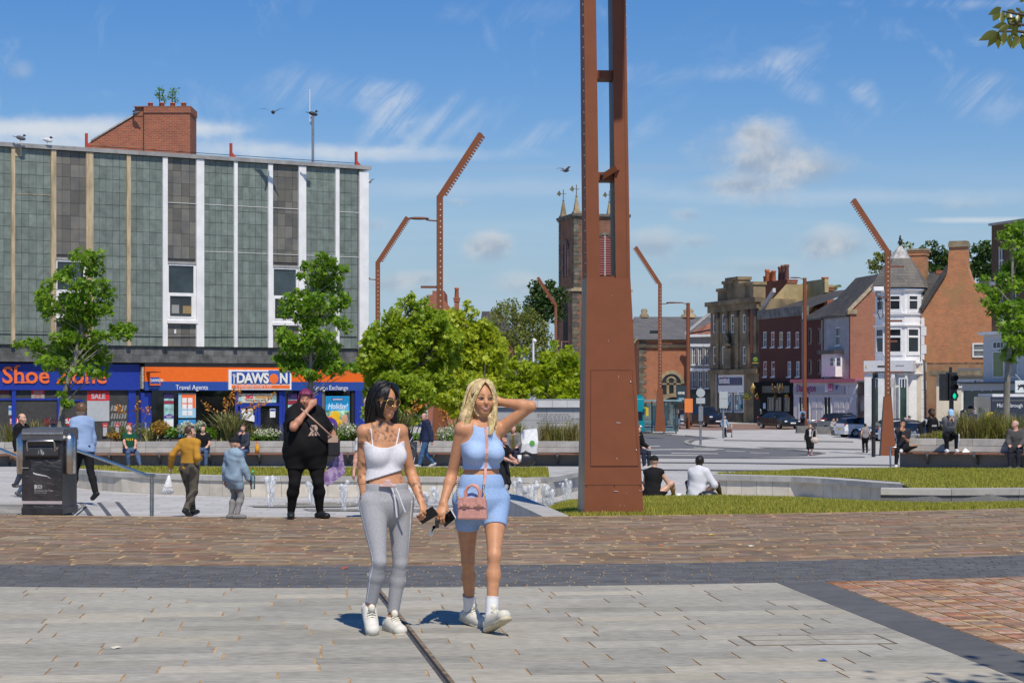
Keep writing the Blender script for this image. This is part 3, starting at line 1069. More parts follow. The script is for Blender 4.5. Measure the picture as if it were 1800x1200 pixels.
for i in range(13):
 if i in(5,10):
  zz-=.07
 x0=lx+rt.uniform(.0,.35)
 x1=lx+rt.uniform(1.1,1.55)
 while x0<x1:
  w_=rt.uniform(.05,.14)
  eng.box(x0,x0+w_,-.006,.002,zz,zz+.028)
  x0+=w_+.035
 zz-=.073
tag(eng.build('engraved_lines',INK,mw),kind='stuff')
# --- solar compactor bin
b_=empty('litter_bin',(wx(88,27.3),27.3,0),math.radians(-5),'tall scratched black solar litter bin with steel handle, standing at the paving edge','litter bin')
BK=mat('bin_black',(0.026,.026,.028),.42,.3,3,bump=.05,bscale=40,rnd=0)
BKD=flat('bin_dark_recess',(.006,.006,.006),.7)
W2=.288
MB().box(-W2+.012,W2-.012,-.33,.33,.06,1.07).build('body',BK,b_,.008)
MB().box(-W2,W2,-.345,.345,0,.10).build('base',BK,b_,.01)
MB().prism([(-.36,1.00),(-.36,1.10),(-.30,1.165),(.30,1.175),(.345,1.12),(.345,1.00)],-W2-.005,W2+.005,'x').build('hood',mat('bin_hood',(.10,.10,.105),.35,.1,5,metal=.3),b_,.012)
MB().box(-W2+.02,W2-.02,-.368,-.35,1.085,1.115).build('hood_edge',STEEL,b_,.006)
MB().box(-.235,.235,-.342,-.334,.76,1.005).build('chute_recess',BKD,b_)
MB().prism([(-.345,.77),(-.375,.80),(-.375,.89),(-.345,.93)][::-1],-.232,.232,'x').build('chute_door',mat('bin_door',(.06,.06,.064),.3,.1,5,metal=.4),b_,.006)
MB().tube([(-.19,-.37,.86),(-.19,-.40,.98),(-.17,-.405,1.0),(.17,-.405,1.0),(.19,-.40,.98),(.19,-.37,.86)],.013,8).build('handle',STEEL,b_)
for sx in(-1,1):
 mb=MB()
 mb.lathe([(.001,.55),(.075,.55),(.085,.56),(.085,1.02),(.04,1.10),(.001,1.10)],(sx*(W2+.035),-.17,0),18)
 mb.build('side_tube',STEEL,b_)
 for z in(.60,1.0):
  MB().box(min(sx*.25,sx*.33),max(sx*.25,sx*.33),-.15,.15,z-.02,z+.02).build('side_bracket',BK,b_)
MB().box(-.27,-.16,-.345,-.335,.635,.73).build('keypad',BKD,b_)
MB().box(-.285,-.18,-.35,-.34,.625,.64).build('keypad_shelf',STEEL,b_)
SCR=flat('scratch',(.34,.34,.35),.5)
MB().prism([(-.125,.555),(-.09,.54),(.07,.515),(.13,.49),(.09,.50),(.06,.527),(-.09,.56),(-.13,.575)],-.3325,-.3303,'y').build('torn_edge',flat('torn_film',(.6,.6,.6),.4),b_)
MB().box(-.285,.275,-.336,-.328,.145,.185).build('pale_stripe',flat('faded_tape',(.42,.37,.38),.6),b_)
MB().prism([(-.285,.19),(.275,.19),(.275,.47),(.22,.49),(.06,.51),(-.13,.575),(-.285,.585)],-.3315,-.329,'y').build('poster_film',mat('poster_film',(.034,.029,.031),.3,.3,4),b_)
rs=random.Random(5)
mb=MB()
for i in range(46):
 x0,z0=rs.uniform(-.26,.22),rs.choice((rs.uniform(.22,.55),rs.uniform(.03,.14),rs.uniform(.55,.75)))
 l,t=rs.uniform(.03,.2),rs.gauss(-.05,.25)
 x1,z1=min(.26,x0+l),z0+l*t
 w_=rs.uniform(.0008,.0022)
 mb.poly([(x0,-.3335,z0),(x1,-.3335,z1),(x1,-.3335,z1+w_),(x0,-.3335,z0+w_)])
tag(mb.build('scratches',SCR,b_),kind='stuff')
LT=flat('bin_lettering',(.42,.41,.40),.6)
text('Stockton-on-Tees',.036,LT,b_,(-.11,-.3335,.315),ext=.001)
text('BOROUGH COUNCIL',.018,LT,b_,(-.11,-.3335,.29),ext=.001)
for i in range(4):
 mb=MB()
 r0=.030
 x0=-.085+i*.022
 arc=[(x0+r0*.62*math.sin(a),.378+r0*math.cos(a))for a in np.linspace(0,math.pi,9)]
 inn=[(x0-.006+(r0-.008)*.62*math.sin(a),.378+(r0-.008)*math.cos(a))for a in np.linspace(math.pi,0,9)]
 if i==0:
  arc=[(-.11,.408),(-.09,.408)]+arc[1:-1]+[(-.09,.348),(-.11,.348)]
  mb.poly([(a,-.3335,b)for a,b in arc])
 else:
  for j in range(8):
   mb.poly([(arc[j][0],-.3335,arc[j][1]),(arc[j+1][0],-.3335,arc[j+1][1]),(inn[7-j][0],-.3335,inn[7-j][1]),(inn[8-j][0],-.3335,inn[8-j][1])])
 mb.build('logo',LT,b_)
st_=MB()
for i in range(16):
 x0,z0=rs.uniform(-.05,.035),rs.uniform(.80,.875)
 st_.box(x0,x0+rs.uniform(.006,.02),-.3785,-.3765,z0,z0+rs.uniform(.006,.025))
st_.build('sticker',flat('sticker_grey',(.40,.45,.44),.5),b_)
# --- the rust-brown light columns
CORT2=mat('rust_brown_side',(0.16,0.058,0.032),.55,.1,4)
SHADESIDE=mat('shaded_left_side',(0.05,0.043,0.03),.45,.15,3,metal=.5)  # shade put into the colour of the columns' left faces
STUD=flat('light_stud',(.62,.56,.44),.3)
def arm_outline(L,w,nt,t):
 """toothed blade: straight upper edge, teeth along the lower edge"""
 up=[(0,w*.5),(L,w*.5)]
 lo=[(L+.04,w*.1),(L,-w*.5)]
 st=L*.05
 sp=(L-st)/nt
 for i in range(nt):
  x=L-i*sp
  lo+=[(x-sp*.15,-w*.5),(x-sp*.15,-w*.5-t),(x-sp*.72,-w*.5-t),(x-sp*.72,-w*.5)]
 lo+=[(st,-w*.5),(0,-w*.5)]
 return(lo[::-1]+up[::-1])
def light_column(px,d,zb,side,label,lamps=(),bars=(),H=9.9,arm=3.2,ang=57,teeth=22,rz=0.0,obelisk=3.05):
 r=empty('light_column',(wx(px,d),d,zb),rz,label,'light column','rust brown columns with toothed arms')
 mb=MB()
 mb.frustum((0,0,0),(.39,.36,0),(0,0,obelisk),(.19,.17,0))
 o=mb.build('plinth',[CORTEN,SHADESIDE],r)
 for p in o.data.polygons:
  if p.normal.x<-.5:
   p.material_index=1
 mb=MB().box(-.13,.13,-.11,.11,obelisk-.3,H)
 o=mb.build('mast',[CORTEN,SHADESIDE],r)
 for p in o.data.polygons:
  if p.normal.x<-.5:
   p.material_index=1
 mb=MB()
 n=int((H-obelisk-.3)/.24)
 for i in range(n):
  z=obelisk+.2+i*.24
  mb.cbox((.02,-.116,z),.05,.02,.05)
 mb.build('light_studs',STUD,r)
 mb=MB()
 mb.x=Matrix.Translation((0,0,H-.06))@Matrix.Rotation(-math.radians(ang)if side>0 else-(math.pi-math.radians(ang)),4,'Y')
 ol=arm_outline(arm,.25,teeth,.10)
 if side<0:
  ol=[(a,-b)for a,b in ol][::-1]
 mb.prism(ol,-.07,.07,'y')
 mb.build('toothed_arm',CORTEN,r)
 for z,sgn,L in lamps:
  l=MB()
  l.tube([(sgn*.1,0,z-.06),(sgn*.45,0,z-.04),(sgn*.6,0,z)],.035,6)
  l.x=Matrix.Translation((sgn*(.5+L*.35),0,z+.04))
  l.ell((0,0,0),(L*.42,.14,.065),12,6)
  l.build('lamp_head',CORT2,r)
 for z,sgn,L in bars:
  MB().box(min(sgn*.12,sgn*L),max(sgn*.12,sgn*L),-.05,.05,z-.05,z+.05).build('floodlight_bar',CORT2,r)
 return r
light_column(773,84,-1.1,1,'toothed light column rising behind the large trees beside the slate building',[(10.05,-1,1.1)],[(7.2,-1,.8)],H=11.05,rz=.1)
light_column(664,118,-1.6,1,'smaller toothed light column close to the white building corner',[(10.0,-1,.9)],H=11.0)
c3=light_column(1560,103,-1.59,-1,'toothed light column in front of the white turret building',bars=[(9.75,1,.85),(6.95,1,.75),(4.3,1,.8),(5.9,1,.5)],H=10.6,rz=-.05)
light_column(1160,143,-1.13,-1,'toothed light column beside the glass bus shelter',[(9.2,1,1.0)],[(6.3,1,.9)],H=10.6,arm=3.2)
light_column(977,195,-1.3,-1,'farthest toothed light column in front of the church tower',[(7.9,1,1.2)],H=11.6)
cc=empty('cctv_camera',(wx(1543,102.9),102.8,wz(512,102.9)),0,'white security camera bracketed to the column by the turret','camera')
MB().lathe([(.001,-.30),(.12,-.28),(.16,-.16),(.14,-.02),(.17,.0)],(0,0,0),12).build('dome',flat('camera_grey',(.25,.26,.28),.3),cc)
MB().box(-.26,.26,-.2,.2,.0,.22).build('housing',WHITE,cc,.03)
MB().box(.1,.5,-.03,.03,-.34,-.28).build('arm',CORT2,cc)
MB().tube([(.1,0,-.3),(.05,0,-.7),(-.02,0,-1.1),(.1,0,-1.45),(.25,0,-1.3),(.25,0,-.5)],.025,6).build('cable',BLACKP,cc)
def street_lamp(px,d,zb,H,sgn,label):
 r=empty('street_lamp',(wx(px,d),d,zb),0,label,'street lamp','plain rust brown lamp posts in the far street')
 MB().tube([(0,0,0),(0,0,H)],[.19,.16],10).build('post',CORTEN,r)
 MB().tube([(0,0,H-.12),(sgn*.3,0,H-.05),(sgn*.5,0,H)],.04,6).ell((sgn*.85,0,H+.02),(.45,.14,.06)).build('lamp_head',CORT2,r)
 return r
street_lamp(1209.5,172,-1.5,10.9,-1,'plain brown lamp post in front of the brick nave')
s2=street_lamp(1414.5,171,-1.4,12.9,-1,'plain brown lamp post in front of the pale shop front')
lc=empty('light_column',(wx(1070,27.95),27.95,-.02),math.radians(4.6),'huge rust brown twin legged column on a tall plinth, in front of the church tower','light column','rust brown columns with toothed arms')
K=27.6/F
lx0=lc.location.x
def lz(py):
 return wz(py,27.6)-lc.location.z
zt=lz(488)
mb=MB()
fw=[(-.392,0),(.435,0),(.265,zt),(-.345,zt)]
dp0,dp1=.40,.30
vs=[(fw[0][0],-dp0,0),(fw[1][0],-dp0,0),(fw[1][0],dp0,0),(fw[0][0],dp0,0),(fw[3][0],-dp1,zt),(fw[2][0],-dp1,zt),(fw[2][0],dp1,zt),(fw[3][0],dp1,zt)]
mb.add(vs,[(3,2,1,0),(4,5,6,7),(0,1,5,4),(1,2,6,5),(2,3,7,6)],0)
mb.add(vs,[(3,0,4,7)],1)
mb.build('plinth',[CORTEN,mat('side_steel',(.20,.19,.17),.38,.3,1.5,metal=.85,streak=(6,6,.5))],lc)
GRV=flat('groove',(.055,.022,.014),.8)
def on_face(x,z,off=.002):
 return(x,-(dp0+(dp1-dp0)*z/zt)-off,z)
mb=MB()
pts=[(-.30,lz(818)),(.36,lz(818)),(.275,lz(652)),(-.292,lz(652))]
door=[on_face(x,z,.006)for x,z in pts]
dmb=MB()
dmb.poly(door)
for i in range(4):
 a,b=door[i],door[(i+1)%4]
 dmb.poly([(a[0],a[1]+.008,a[2]),(b[0],b[1]+.008,b[2]),b,a])
dmb.build('access_door',CORTEN,lc)
for a,b,w_ in(((-.306,lz(820)),(-.298,lz(651)),.008),((.366,lz(820)),(.281,lz(651)),.004),((-.30,lz(820)),(.36,lz(820)),.005),((-.292,lz(650.5)),(.275,lz(650.5)),.004)):
 p,q=on_face(*a,.0035),on_face(*b,.0035)
 ww=(w_,0,0)if abs(a[0]-b[0])<.2 else(0,0,w_)
 mb.poly([p,(p[0]+ww[0],p[1],p[2]+ww[2]),(q[0]+ww[0],q[1],q[2]+ww[2]),q])
p,q=on_face(-.385,lz(852),.002),on_face(.412,lz(852),.002)
mb.poly([p,q,(q[0],q[1],q[2]+.005),(p[0],p[1],p[2]+.005)])
mb.build('door_gap',GRV,lc)
for x,z in((.262,lz(671)),(.335,lz(791))):
 p=on_face(x,z,.008)
 MB().lathe([(.001,.004),(.012,.004),(.012,0)],(0,0,0),10).build('lock',STEEL,lc).matrix_local=Matrix.Translation(p)@Matrix.Rotation(math.pi/2,4,'X')
mb=MB()
rq=random.Random(8)
for x,z,w_,h_ in((.06,lz(743),.055,.012),(.02,lz(863),.06,.010),(.19,lz(866),.012,.006),(.37,lz(862),.03,.008),(.10,lz(888),.012,.008),(.16,lz(888.5),.014,.006),(.06,lz(806),.01,.02),(.09,lz(663),.006,.03),(-.05,lz(600),.004,.03),(.0,lz(520),.004,.02)):
 p=on_face(x,z,.010)
 mb.poly([p,(p[0]+w_,p[1],p[2]-h_*.4),(p[0]+w_,p[1],p[2]+h_*.6),(p[0],p[1],p[2]+h_)])
mb.build('chipped_paint',flat('chip',(.42,.37,.35),.7),lc)
for x in(-.36,.03,.39):
 p=on_face(x,lz(853),.004)
 MB().cbox(p,.012,.012,.012).build('fixing',GRV,lc)
ztop=11.0
for nm,xa,xb,ta,tb in(('leg',-.335,-.155,-.372,-.208),('leg',.065,.262,.02,.205)):
 z1=lz(0)
 k_=(ztop-zt)/(z1-zt)
 xa2,xb2=xa+(ta-xa)*k_,xb+(tb-xb)*k_
 mb=MB()
 vs=[(xa,-.26,zt),(xb,-.26,zt),(xb,.26,zt),(xa,.26,zt),(xa2,-.20,ztop),(xb2,-.20,ztop),(xb2,.20,ztop),(xa2,.20,ztop)]
 mb.add(vs,[(4,5,6,7),(0,1,5,4),(1,2,6,5),(2,3,7,6)],0)
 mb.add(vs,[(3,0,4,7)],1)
 lg=mb.build(nm,[CORTEN,SHADESIDE],lc)
 mb=MB()
 s_=-1 if xa<0 else 1
 e0,e1=(xa,xa2)if s_<0 else(xb,xb2)
 w_=.035
 a0,a1=(e0-.006,e0+w_)if s_<0 else(e0-w_,e0+.006)
 b0,b1=(e1-.006,e1+w_)if s_<0 else(e1-w_,e1+.006)
 vs=[(a0,-.268,zt),(a1,-.268,zt),(a1,.268,zt),(a0,.268,zt),(b0,-.208,ztop),(b1,-.208,ztop),(b1,.208,ztop),(b0,.208,ztop)]
 mb.add(vs,[(4,5,6,7),(0,1,5,4),(1,2,6,5),(2,3,7,6),(3,0,4,7),(3,2,1,0)],0)
 mb.build('edge_plate',CORTEN,lg)
 n=int((ztop-zt)/.150)
 for i in range(n):
  z=zt+.06+i*.150
  if z>lz(-20):
   break
  t=(z-zt)/(ztop-zt)
  x=(e0+(e1-e0)*t)+s_*.006
  MB().ell((x+s_*.004,-.19,z),(.013,.013,.013),6,4).build('light_stud',STUD,lg)
for ya,yb in((120,135),(300,315),(-150,-130)):
 MB().box(-.19,.075,-.16,.16,lz(yb),lz(ya)).build('rung',CORTEN,lc)
MB().box(-.155,.065,-.22,-.17,zt-.01,zt+.03).build('flashing',CORTEN,lc)
mb=MB()
mb.x=Matrix.Translation((-.10,-.15,lz(309)))@Matrix.Rotation(-.55,4,'Y')@Matrix.Rotation(-.5,4,'Z')
mb.box(0,.26,-.05,.05,-.03,.05)
mb.build('bracket_arm',CORTEN,lc)
MB().ell((-.12,-.20,lz(306)),.025,8,5).tube([(-.12,-.2,lz(309)),(-.12,-.2,lz(316))],.012,6).build('floodlight',BLACKP,lc)
mb=MB()
mb.x=Matrix.Translation((.12,-.1,ztop-.2))@Matrix.Rotation(math.radians(-82),4,'Z')
mb.prism(arm_outline(3.4,.45,18,.14),-.16,.16,'y')
mb.build('toothed_arm',CORTEN,lc)  # unseen arm above the frame, laid level so its shadow reaches the left leg
MB().box(-.37,.21,-.2,.2,ztop-.5,ztop+.01).build('head_block',CORTEN,lc)
# --- fountain jets and wet floor
WAT=bpy.data.materials.new('jet_water')
WAT.use_nodes=True
nt=NT(WAT.node_tree)
out=[n for n in nt.n if n.type=='OUTPUT_MATERIAL'][0]
pb=nt.n['Principled BSDF']
pb.inputs['Base Color'].default_value=(.86,.88,.90,1)
pb.inputs['Roughness'].default_value=.12
pb.inputs['IOR'].default_value=1.33
trn=nt.new('ShaderNodeBsdfTransparent')
mx=nt.new('ShaderNodeMixShader')
tc=nt.new('ShaderNodeTexCoord')
nz_=nt.noise(tc.outputs['Object'],22,3,.6)
nt.l.new(nt.ramp(nz_,.35,.68,.10,.62),mx.inputs[0])
nt.l.new(trn.outputs[0],mx.inputs[1])
nt.l.new(pb.outputs[0],mx.inputs[2])
nt.l.new(mx.outputs[0],out.inputs['Surface'])
rw=random.Random(12)
jets=[(476,37.6,.56),(549,37.9,.42),(606,36.6,.5),(632,36.4,.52),(659,37.2,.45),(688,37.4,.3),(727,38.4,.36),(768,38.8,.27),(752,37.9,.22),(886,36.9,.42),(909,37.0,.55),(923,37.2,.38),(938,36.8,.53),(957,37.0,.42),(968,37.4,.30),(996,37.6,.50)]
jl=['in front of the child in blue','behind the purple haired woman','left of the dark haired woman','close behind the tattooed arm','behind the grey trousers','between the two walking women','between the two women, near the wall','lowest, beside the blonde woman hand','small one beside the phones','just right of the blue shorts','tallest of the cluster right of the blonde woman','short one in the cluster right of the blonde woman','third of the cluster right of the blonde woman','broad one near the pale kerb','small one near the pale kerb','alone just left of the big column']
for(px,d,h),lb in zip(jets,jl):
 mb=MB()
 x0=wx(px,d)
 for strand in range(4):
  pts,rr=[],[]
  a=rw.uniform(0,6.28)
  hh=h*rw.uniform(.75,1.0)
  for i in range(9):
   t=i/8
   wob=.05*t
   pts.append((rw.gauss(0,.010)+math.cos(a)*(.02+wob),rw.gauss(0,.01)+math.sin(a)*(.02+wob),hh*t))
   rr.append((.026+.018*t)*rw.uniform(.6,1.4))
  mb.tube(pts,rr,7)
  mb.ell(pts[-1],rr[-1]*1.05,6,4)
 for i in range(14):
  a=rw.uniform(0,6.28)
  q=rw.uniform(.04,.16)
  mb.ell((math.cos(a)*q,math.sin(a)*q,rw.uniform(0,h*1.05)),rw.uniform(.008,.02),5,4)
 o=mb.build('fountain_jet',WAT)
 o.location=(x0,d,-.49)
 tag(o,'short white water jet '+lb,'fountain jet','water jets in the paved fountain')
wet=mat('wet_paving',(.13,.122,.11),.18,.35,.7)
mb=MB()
for i in range(9):
 cx,cy=wx(rw.uniform(520,960),37.2),rw.uniform(36.0,38.6)
 n=18
 mb.poly([(cx+math.cos(2*math.pi*k/n)*(rw.uniform(.7,1.0)*1.2),cy+math.sin(2*math.pi*k/n)*rw.uniform(.3,.55),-.494+i*.0015)for k in range(n)])
tag(mb.build('water',wet),kind='structure')
# --- buildings
class Fac:
 """frame of a facade: local x along it, y into the building, z up from its base"""
 def __init__(s,name,L,Rr,zb,label,cat='building',group=None):
  s.L,s.R,s.zb=L,Rr,zb
  dx,dy=Rr[0]-L[0],Rr[1]-L[1]
  s.len=math.hypot(dx,dy)
  s.t=(dx/s.len,dy/s.len)
  s.root=empty(name,(L[0],L[1],zb),math.atan2(dy,dx),label,cat,group)
 def s(s,px,y=0.0):
  k=(px-900)/F
  Lx,Ly=s.L[0]-s.t[1]*y,s.L[1]+s.t[0]*y
  return(k*Ly-Lx)/(s.t[0]-k*s.t[1])
 def d(s,px,y=0.0):
  return s.L[1]+s.t[0]*y+s.s(px,y)*s.t[1]
 def z(s,px,py,y=0.0):
  return EYE+(HOR-py)/F*s.d(px,y)-s.zb
def holed_wall(mb,x0,x1,z0,z1,holes,y=0.0,reveal=.15,mi=0,axis='x',sgn=1):
 """wall face in the plane y (or x) with rectangular holes and their reveals"""
 xs=sorted({x0,x1,*[h[0]for h in holes],*[h[1]for h in holes]})
 zs=sorted({z0,z1,*[h[2]for h in holes],*[h[3]for h in holes]})
 xs=[x for x in xs if x0<=x<=x1]
 zs=[z for z in zs if z0<=z<=z1]
 P=(lambda a,b,c:(a,b,c))if axis=='x' else(lambda a,b,c:(b,a,c))
 for a,b in zip(xs,xs[1:]):
  for c,d in zip(zs,zs[1:]):
   mx_,mz=(a+b)/2,(c+d)/2
   if any(h[0]<mx_<h[1]and h[2]<mz<h[3]for h in holes):
    continue
   mb.poly([P(a,y,c),P(b,y,c),P(b,y,d),P(a,y,d)],mi)
 for h in holes:
  a,b,c,d=h[:4]
  q=y+reveal*sgn
  mb.poly([P(a,y,c),P(a,q,c),P(a,q,d),P(a,y,d)],mi)
  mb.poly([P(b,q,c),P(b,y,c),P(b,y,d),P(b,q,d)],mi)
  mb.poly([P(a,q,d),P(b,q,d),P(b,y,d),P(a,y,d)],mi)
  mb.poly([P(a,y,c),P(b,y,c),P(b,q,c),P(a,q,c)],mi)
def shell(root,w,dep,h,holes,m,name='wall',reveal=.18,side_holes=(),roof=True):
 mb=MB()
 holed_wall(mb,0,w,0,h,holes,0,reveal)
 mb.poly([(w,0,0),(w,dep,0),(w,dep,h),(w,0,h)])
 mb.poly([(w,dep,0),(0,dep,0),(0,dep,h),(w,dep,h)])
 mb.poly([(0,dep,0),(0,0,0),(0,0,h),(0,dep,h)])
 if roof:
  mb.poly([(0,0,h),(w,0,h),(w,dep,h),(0,dep,h)])
 mb.poly([(0,reveal+.12,0),(w,reveal+.12,0),(w,reveal+.12,h),(0,reveal+.12,h)])
 return mb.build(name,m,root)
def window(root,a,b,c,d,y=.10,fm=None,gm=None,fw=.06,rows=1,cols=1,sash=True,sill=None,name='window',depth=.05):
 """sash window: frame with bars as one part, its pane a sub-part, sill a sub-part"""
 fm=fm or WHITE
 mb=MB()
 mb.box(a,a+fw,y-depth,y+.02,c,d)
 mb.box(b-fw,b,y-depth,y+.02,c,d)
 mb.box(a+fw,b-fw,y-depth,y+.02,d-fw,d)
 mb.box(a+fw,b-fw,y-depth,y+.02,c,c+fw)
 for i in range(1,rows):
  z=c+(d-c)*i/rows
  mb.box(a+fw,b-fw,y-depth*.8,y+.015,z-fw*.4,z+fw*.4)
 for i in range(1,cols):
  x=a+(b-a)*i/cols
  mb.box(x-fw*.35,x+fw*.35,y-depth*.7,y+.01,c+fw,d-fw)
 o=mb.build(name,fm,root)
 MB().box(a+fw*.5,b-fw*.5,y+(.022 if y>=0 else-.014),y+(.03 if y>=0 else-.006),c+fw*.5,d-fw*.5).build('pane',gm or GLASS,o)
 if sill:
  MB().box(a-.08,b+.08,y-depth-.12,y-depth+.01,c-.10,c-.003).build('sill',sill,o)
 return o
def sign(root,name,a,b,c,d,y,m,t=.06):
 return bx(name,m,root,a,b,y-t,y,c,d)
def chimney(root,x0,x1,y0,y1,z0,z1,m,pots=(),potm=None,cap=None):
 mb=MB().box(x0,x1,y0,y1,z0,z1-.35).box(x0-.06,x1+.06,y0-.06,y1+.06,z1-.35,z1-.12).box(x0-.1,x1+.1,y0-.1,y1+.1,z1-.12,z1)
 c=mb.build('chimney',[m],root)
 if cap:
  MB().box(x0-.14,x1+.14,y0-.14,y1+.14,z1+.002,z1+.14).build('chimney_cap',cap,c)
 for(x,h,r)in pots:
  MB().lathe([(r*.85,0),(r,h*.1),(r*.82,h*.8),(r*1.05,h*.86),(r*1.05,h),(r*.7,h),(r*.6,h*.7)],(x,(y0+y1)/2,z1+(.14 if cap else 0)),10).build('chimney_pot',potm,c)
 return c
POT=flat('terracotta_pot',(.42,.125,.045),.8,var=.15)
POTD=flat('dark_pot',(.16,.07,.05),.8,var=.15)
REDBR=brick_mat('red_brick',(.42,.125,.06),(.29,.08,.045),(.34,.22,.16),dirt=.3)
SLATEG=mat('green_slate_tile',(.165,.20,.175),.6,.14,3,rnd=.13,bump=.05,bscale=30)
SLATEK=mat('grey_brown_tile',(.16,.15,.125),.55,.20,1.6,rnd=.26,col2=(.12,.117,.108))
SLATEB=mat('dark_band_tile',(.12,.12,.115),.5,.25,2.5,rnd=.18)
CREAMP=mat('stained_cream_strip',(.44,.345,.215),.7,.22,2.2,streak=(3,3,.5))
WHITEP=mat('white_strip',(.80,.79,.77),.5,.05,2)
BLUE=flat('shop_blue',(.016,.042,.32),.38,var=.05)
ORANGE=flat('shop_orange',(.84,.15,.012),.45,var=.03)
NAVY=flat('sign_blue',(.025,.075,.34),.4)
LTR_O=flat('letter_orange',(.86,.17,.04),.4)
SWHITE=flat('sign_white',(.80,.80,.79),.4)
SGREY=flat('poster_grey',(.44,.46,.48),.5)
SRED=flat('sale_red',(.60,.025,.03),.45)
SHOPG=glass_mat('shop_glass',(.010,.011,.012),.04)
D=Fac('shop_building',(-19.54-.859*4,76-.512*4),(-6.12,84),-1.1,'three storey slate tiled shop block with white vertical strips over two shops')
dr_=D.root
Ld=D.len
zr=11.2-D.zb
zp0,zp1=3.5-D.zb,11.02-D.zb
zbnd=2.84-D.zb
OV=.42
OB=.08
MB().box(0,Ld,.02,12,zp0,zr-.25).box(0,Ld,OV+.03,12,0,zp0).build('wall',mat('shop_core',(.05,.05,.05),.9),dr_)
MB().box(-.1,Ld+.14,-.16,12,zr-.16,zr).build('roof_edge',mat('roof_edge_metal',(.30,.295,.28),.5,.15,2),dr_)
MB().box(0,Ld-.42,OB+.012,OV+.03,zbnd+.005,zp0-.005).build('band_wall',SLATEB,dr_)
strips=[(-60,.07,'c'),(22,.07,'c'),(93,.10,'c'),(156.5,.145,'c'),(225,.08,'c'),(289,.10,'w'),(350.5,.165,'w'),(413,.075,'w'),(474,.10,'w'),(530,.165,'w'),(591.5,.085,'w'),(638.5,.30,'w')]
strip_s=[(D.s(px),w,k)for px,w,k in strips]
for s_,w,k in strip_s[1:-1]:
 MB().box(s_-w,s_+w,-.11,.02,zp0+.002,zp1).build('vertical_strip',CREAMP if k=='c' else WHITEP,dr_)
MB().box(Ld-.40,Ld+.03,-.11,.6,zp0+.002,zp1-.1).build('corner_strip',WHITEP,dr_)
MB().box(Ld-.40,Ld+.03,-.02,.6,zbnd,zp0-.003).build('corner_tile',SLATEB,dr_)
edges=[0.0]+[a for a,_,_ in strip_s]+[Ld-.35]
edges=sorted(e for e in edges if e>=0)
bays=[(D.s(93),D.s(156.5)),(D.s(289),D.s(350.5)),(D.s(474),D.s(530))]
gq,kq,bq=[],[],[]
rows=15
rh=(zp1-zp0)/rows
rt=random.Random(21)
zw0,zw1=4.54-D.zb,6.80-D.zb
zk0=4.05-D.zb
for a,b in zip(strip_s,strip_s[1:]):
 sa,sb=max(0,a[0]+a[1]*.9),b[0]-b[1]*.9
 isbay=any(abs(a[0]-q[0])<.1 for q in bays)
 if not isbay:
  n=max(1,round((sb-sa)/.262))
  for r in range(rows):
   for c in range(n):
    x0,x1=sa+(sb-sa)*c/n,sa+(sb-sa)*(c+1)/n
    y=-.012+rt.uniform(-.004,.004)
    gq.append([(x0+.006,y,zp0+r*rh+.007),(x1-.006,y,zp0+r*rh+.007),(x1-.006,y,zp0+(r+1)*rh-.007),(x0+.006,y,zp0+(r+1)*rh-.007)])
 else:
  n=4
  z=zp1
  while z>zp0-.01:
   zb_=z-rh
   if not(zb_<zw1+.02 and z>zw0):
    for c in range(n):
     w_=(0,.22,.5,.78,1)
     x0,x1=sa+(sb-sa)*w_[c],sa+(sb-sa)*w_[c+1]
     kq.append([(x0+.006,.0,max(zb_,zp0)+.006),(x1-.006,.0,max(zb_,zp0)+.006),(x1-.006,.0,z-.006),(x0+.006,.0,z-.006)])
   z-=rh
n=round(Ld/.42)
for r in range(2):
 for c in range(n):
  x0,x1=Ld*c/n-(.2 if r else 0),Ld*(c+1)/n-(.2 if r else 0)
  x1=min(x1,Ld-.42)
  h=(zp0-zbnd-.07)/2
  if x1>x0+.05:
   bq.append([(max(0,x0)+.005,OB,zbnd+r*h+.005),(x1-.005,OB,zbnd+r*h+.005),(x1-.005,OB,zbnd+(r+1)*h-.005),(max(0,x0)+.005,OB,zbnd+(r+1)*h-.005)])
vis=lambda q:-q[0][0]if q[0][0]>3.6 else 500
pieces(gq,'slate_tile',SLATEG,dr_,.03,300,lambda q:(abs(q[0][0]-11.5)if q[0][0]>3.6 else 500),'slate_tiles')
pieces(kq,'grey_tile',SLATEK,dr_,.03,300)
pieces(bq,'band_tile',SLATEB,dr_,.03,300)
WHL=flat('white_joint_line',(.62,.60,.56),.7)
for px0,px1,py in((290,535,362),(590,632,373),(355,632,447),(20,96,342)):
 s0,s1=D.s(px0),D.s(px1)
 z=D.z((px0+px1)/2,py)
 MB().box(s0,s1,-.03,-.012,z-.012,z+.012).build('joint_strip',WHL if px0>250 else CREAMP,dr_)
MB().box(D.s(25),D.s(38),-.035,-.012,D.z(30,275),D.z(30,256)).build('stained_patch',CREAMP,dr_)
WG=glass_mat('office_glass',(.045,.062,.070),.08)
WG2=glass_mat('office_glass_low',(.030,.036,.038),.06)
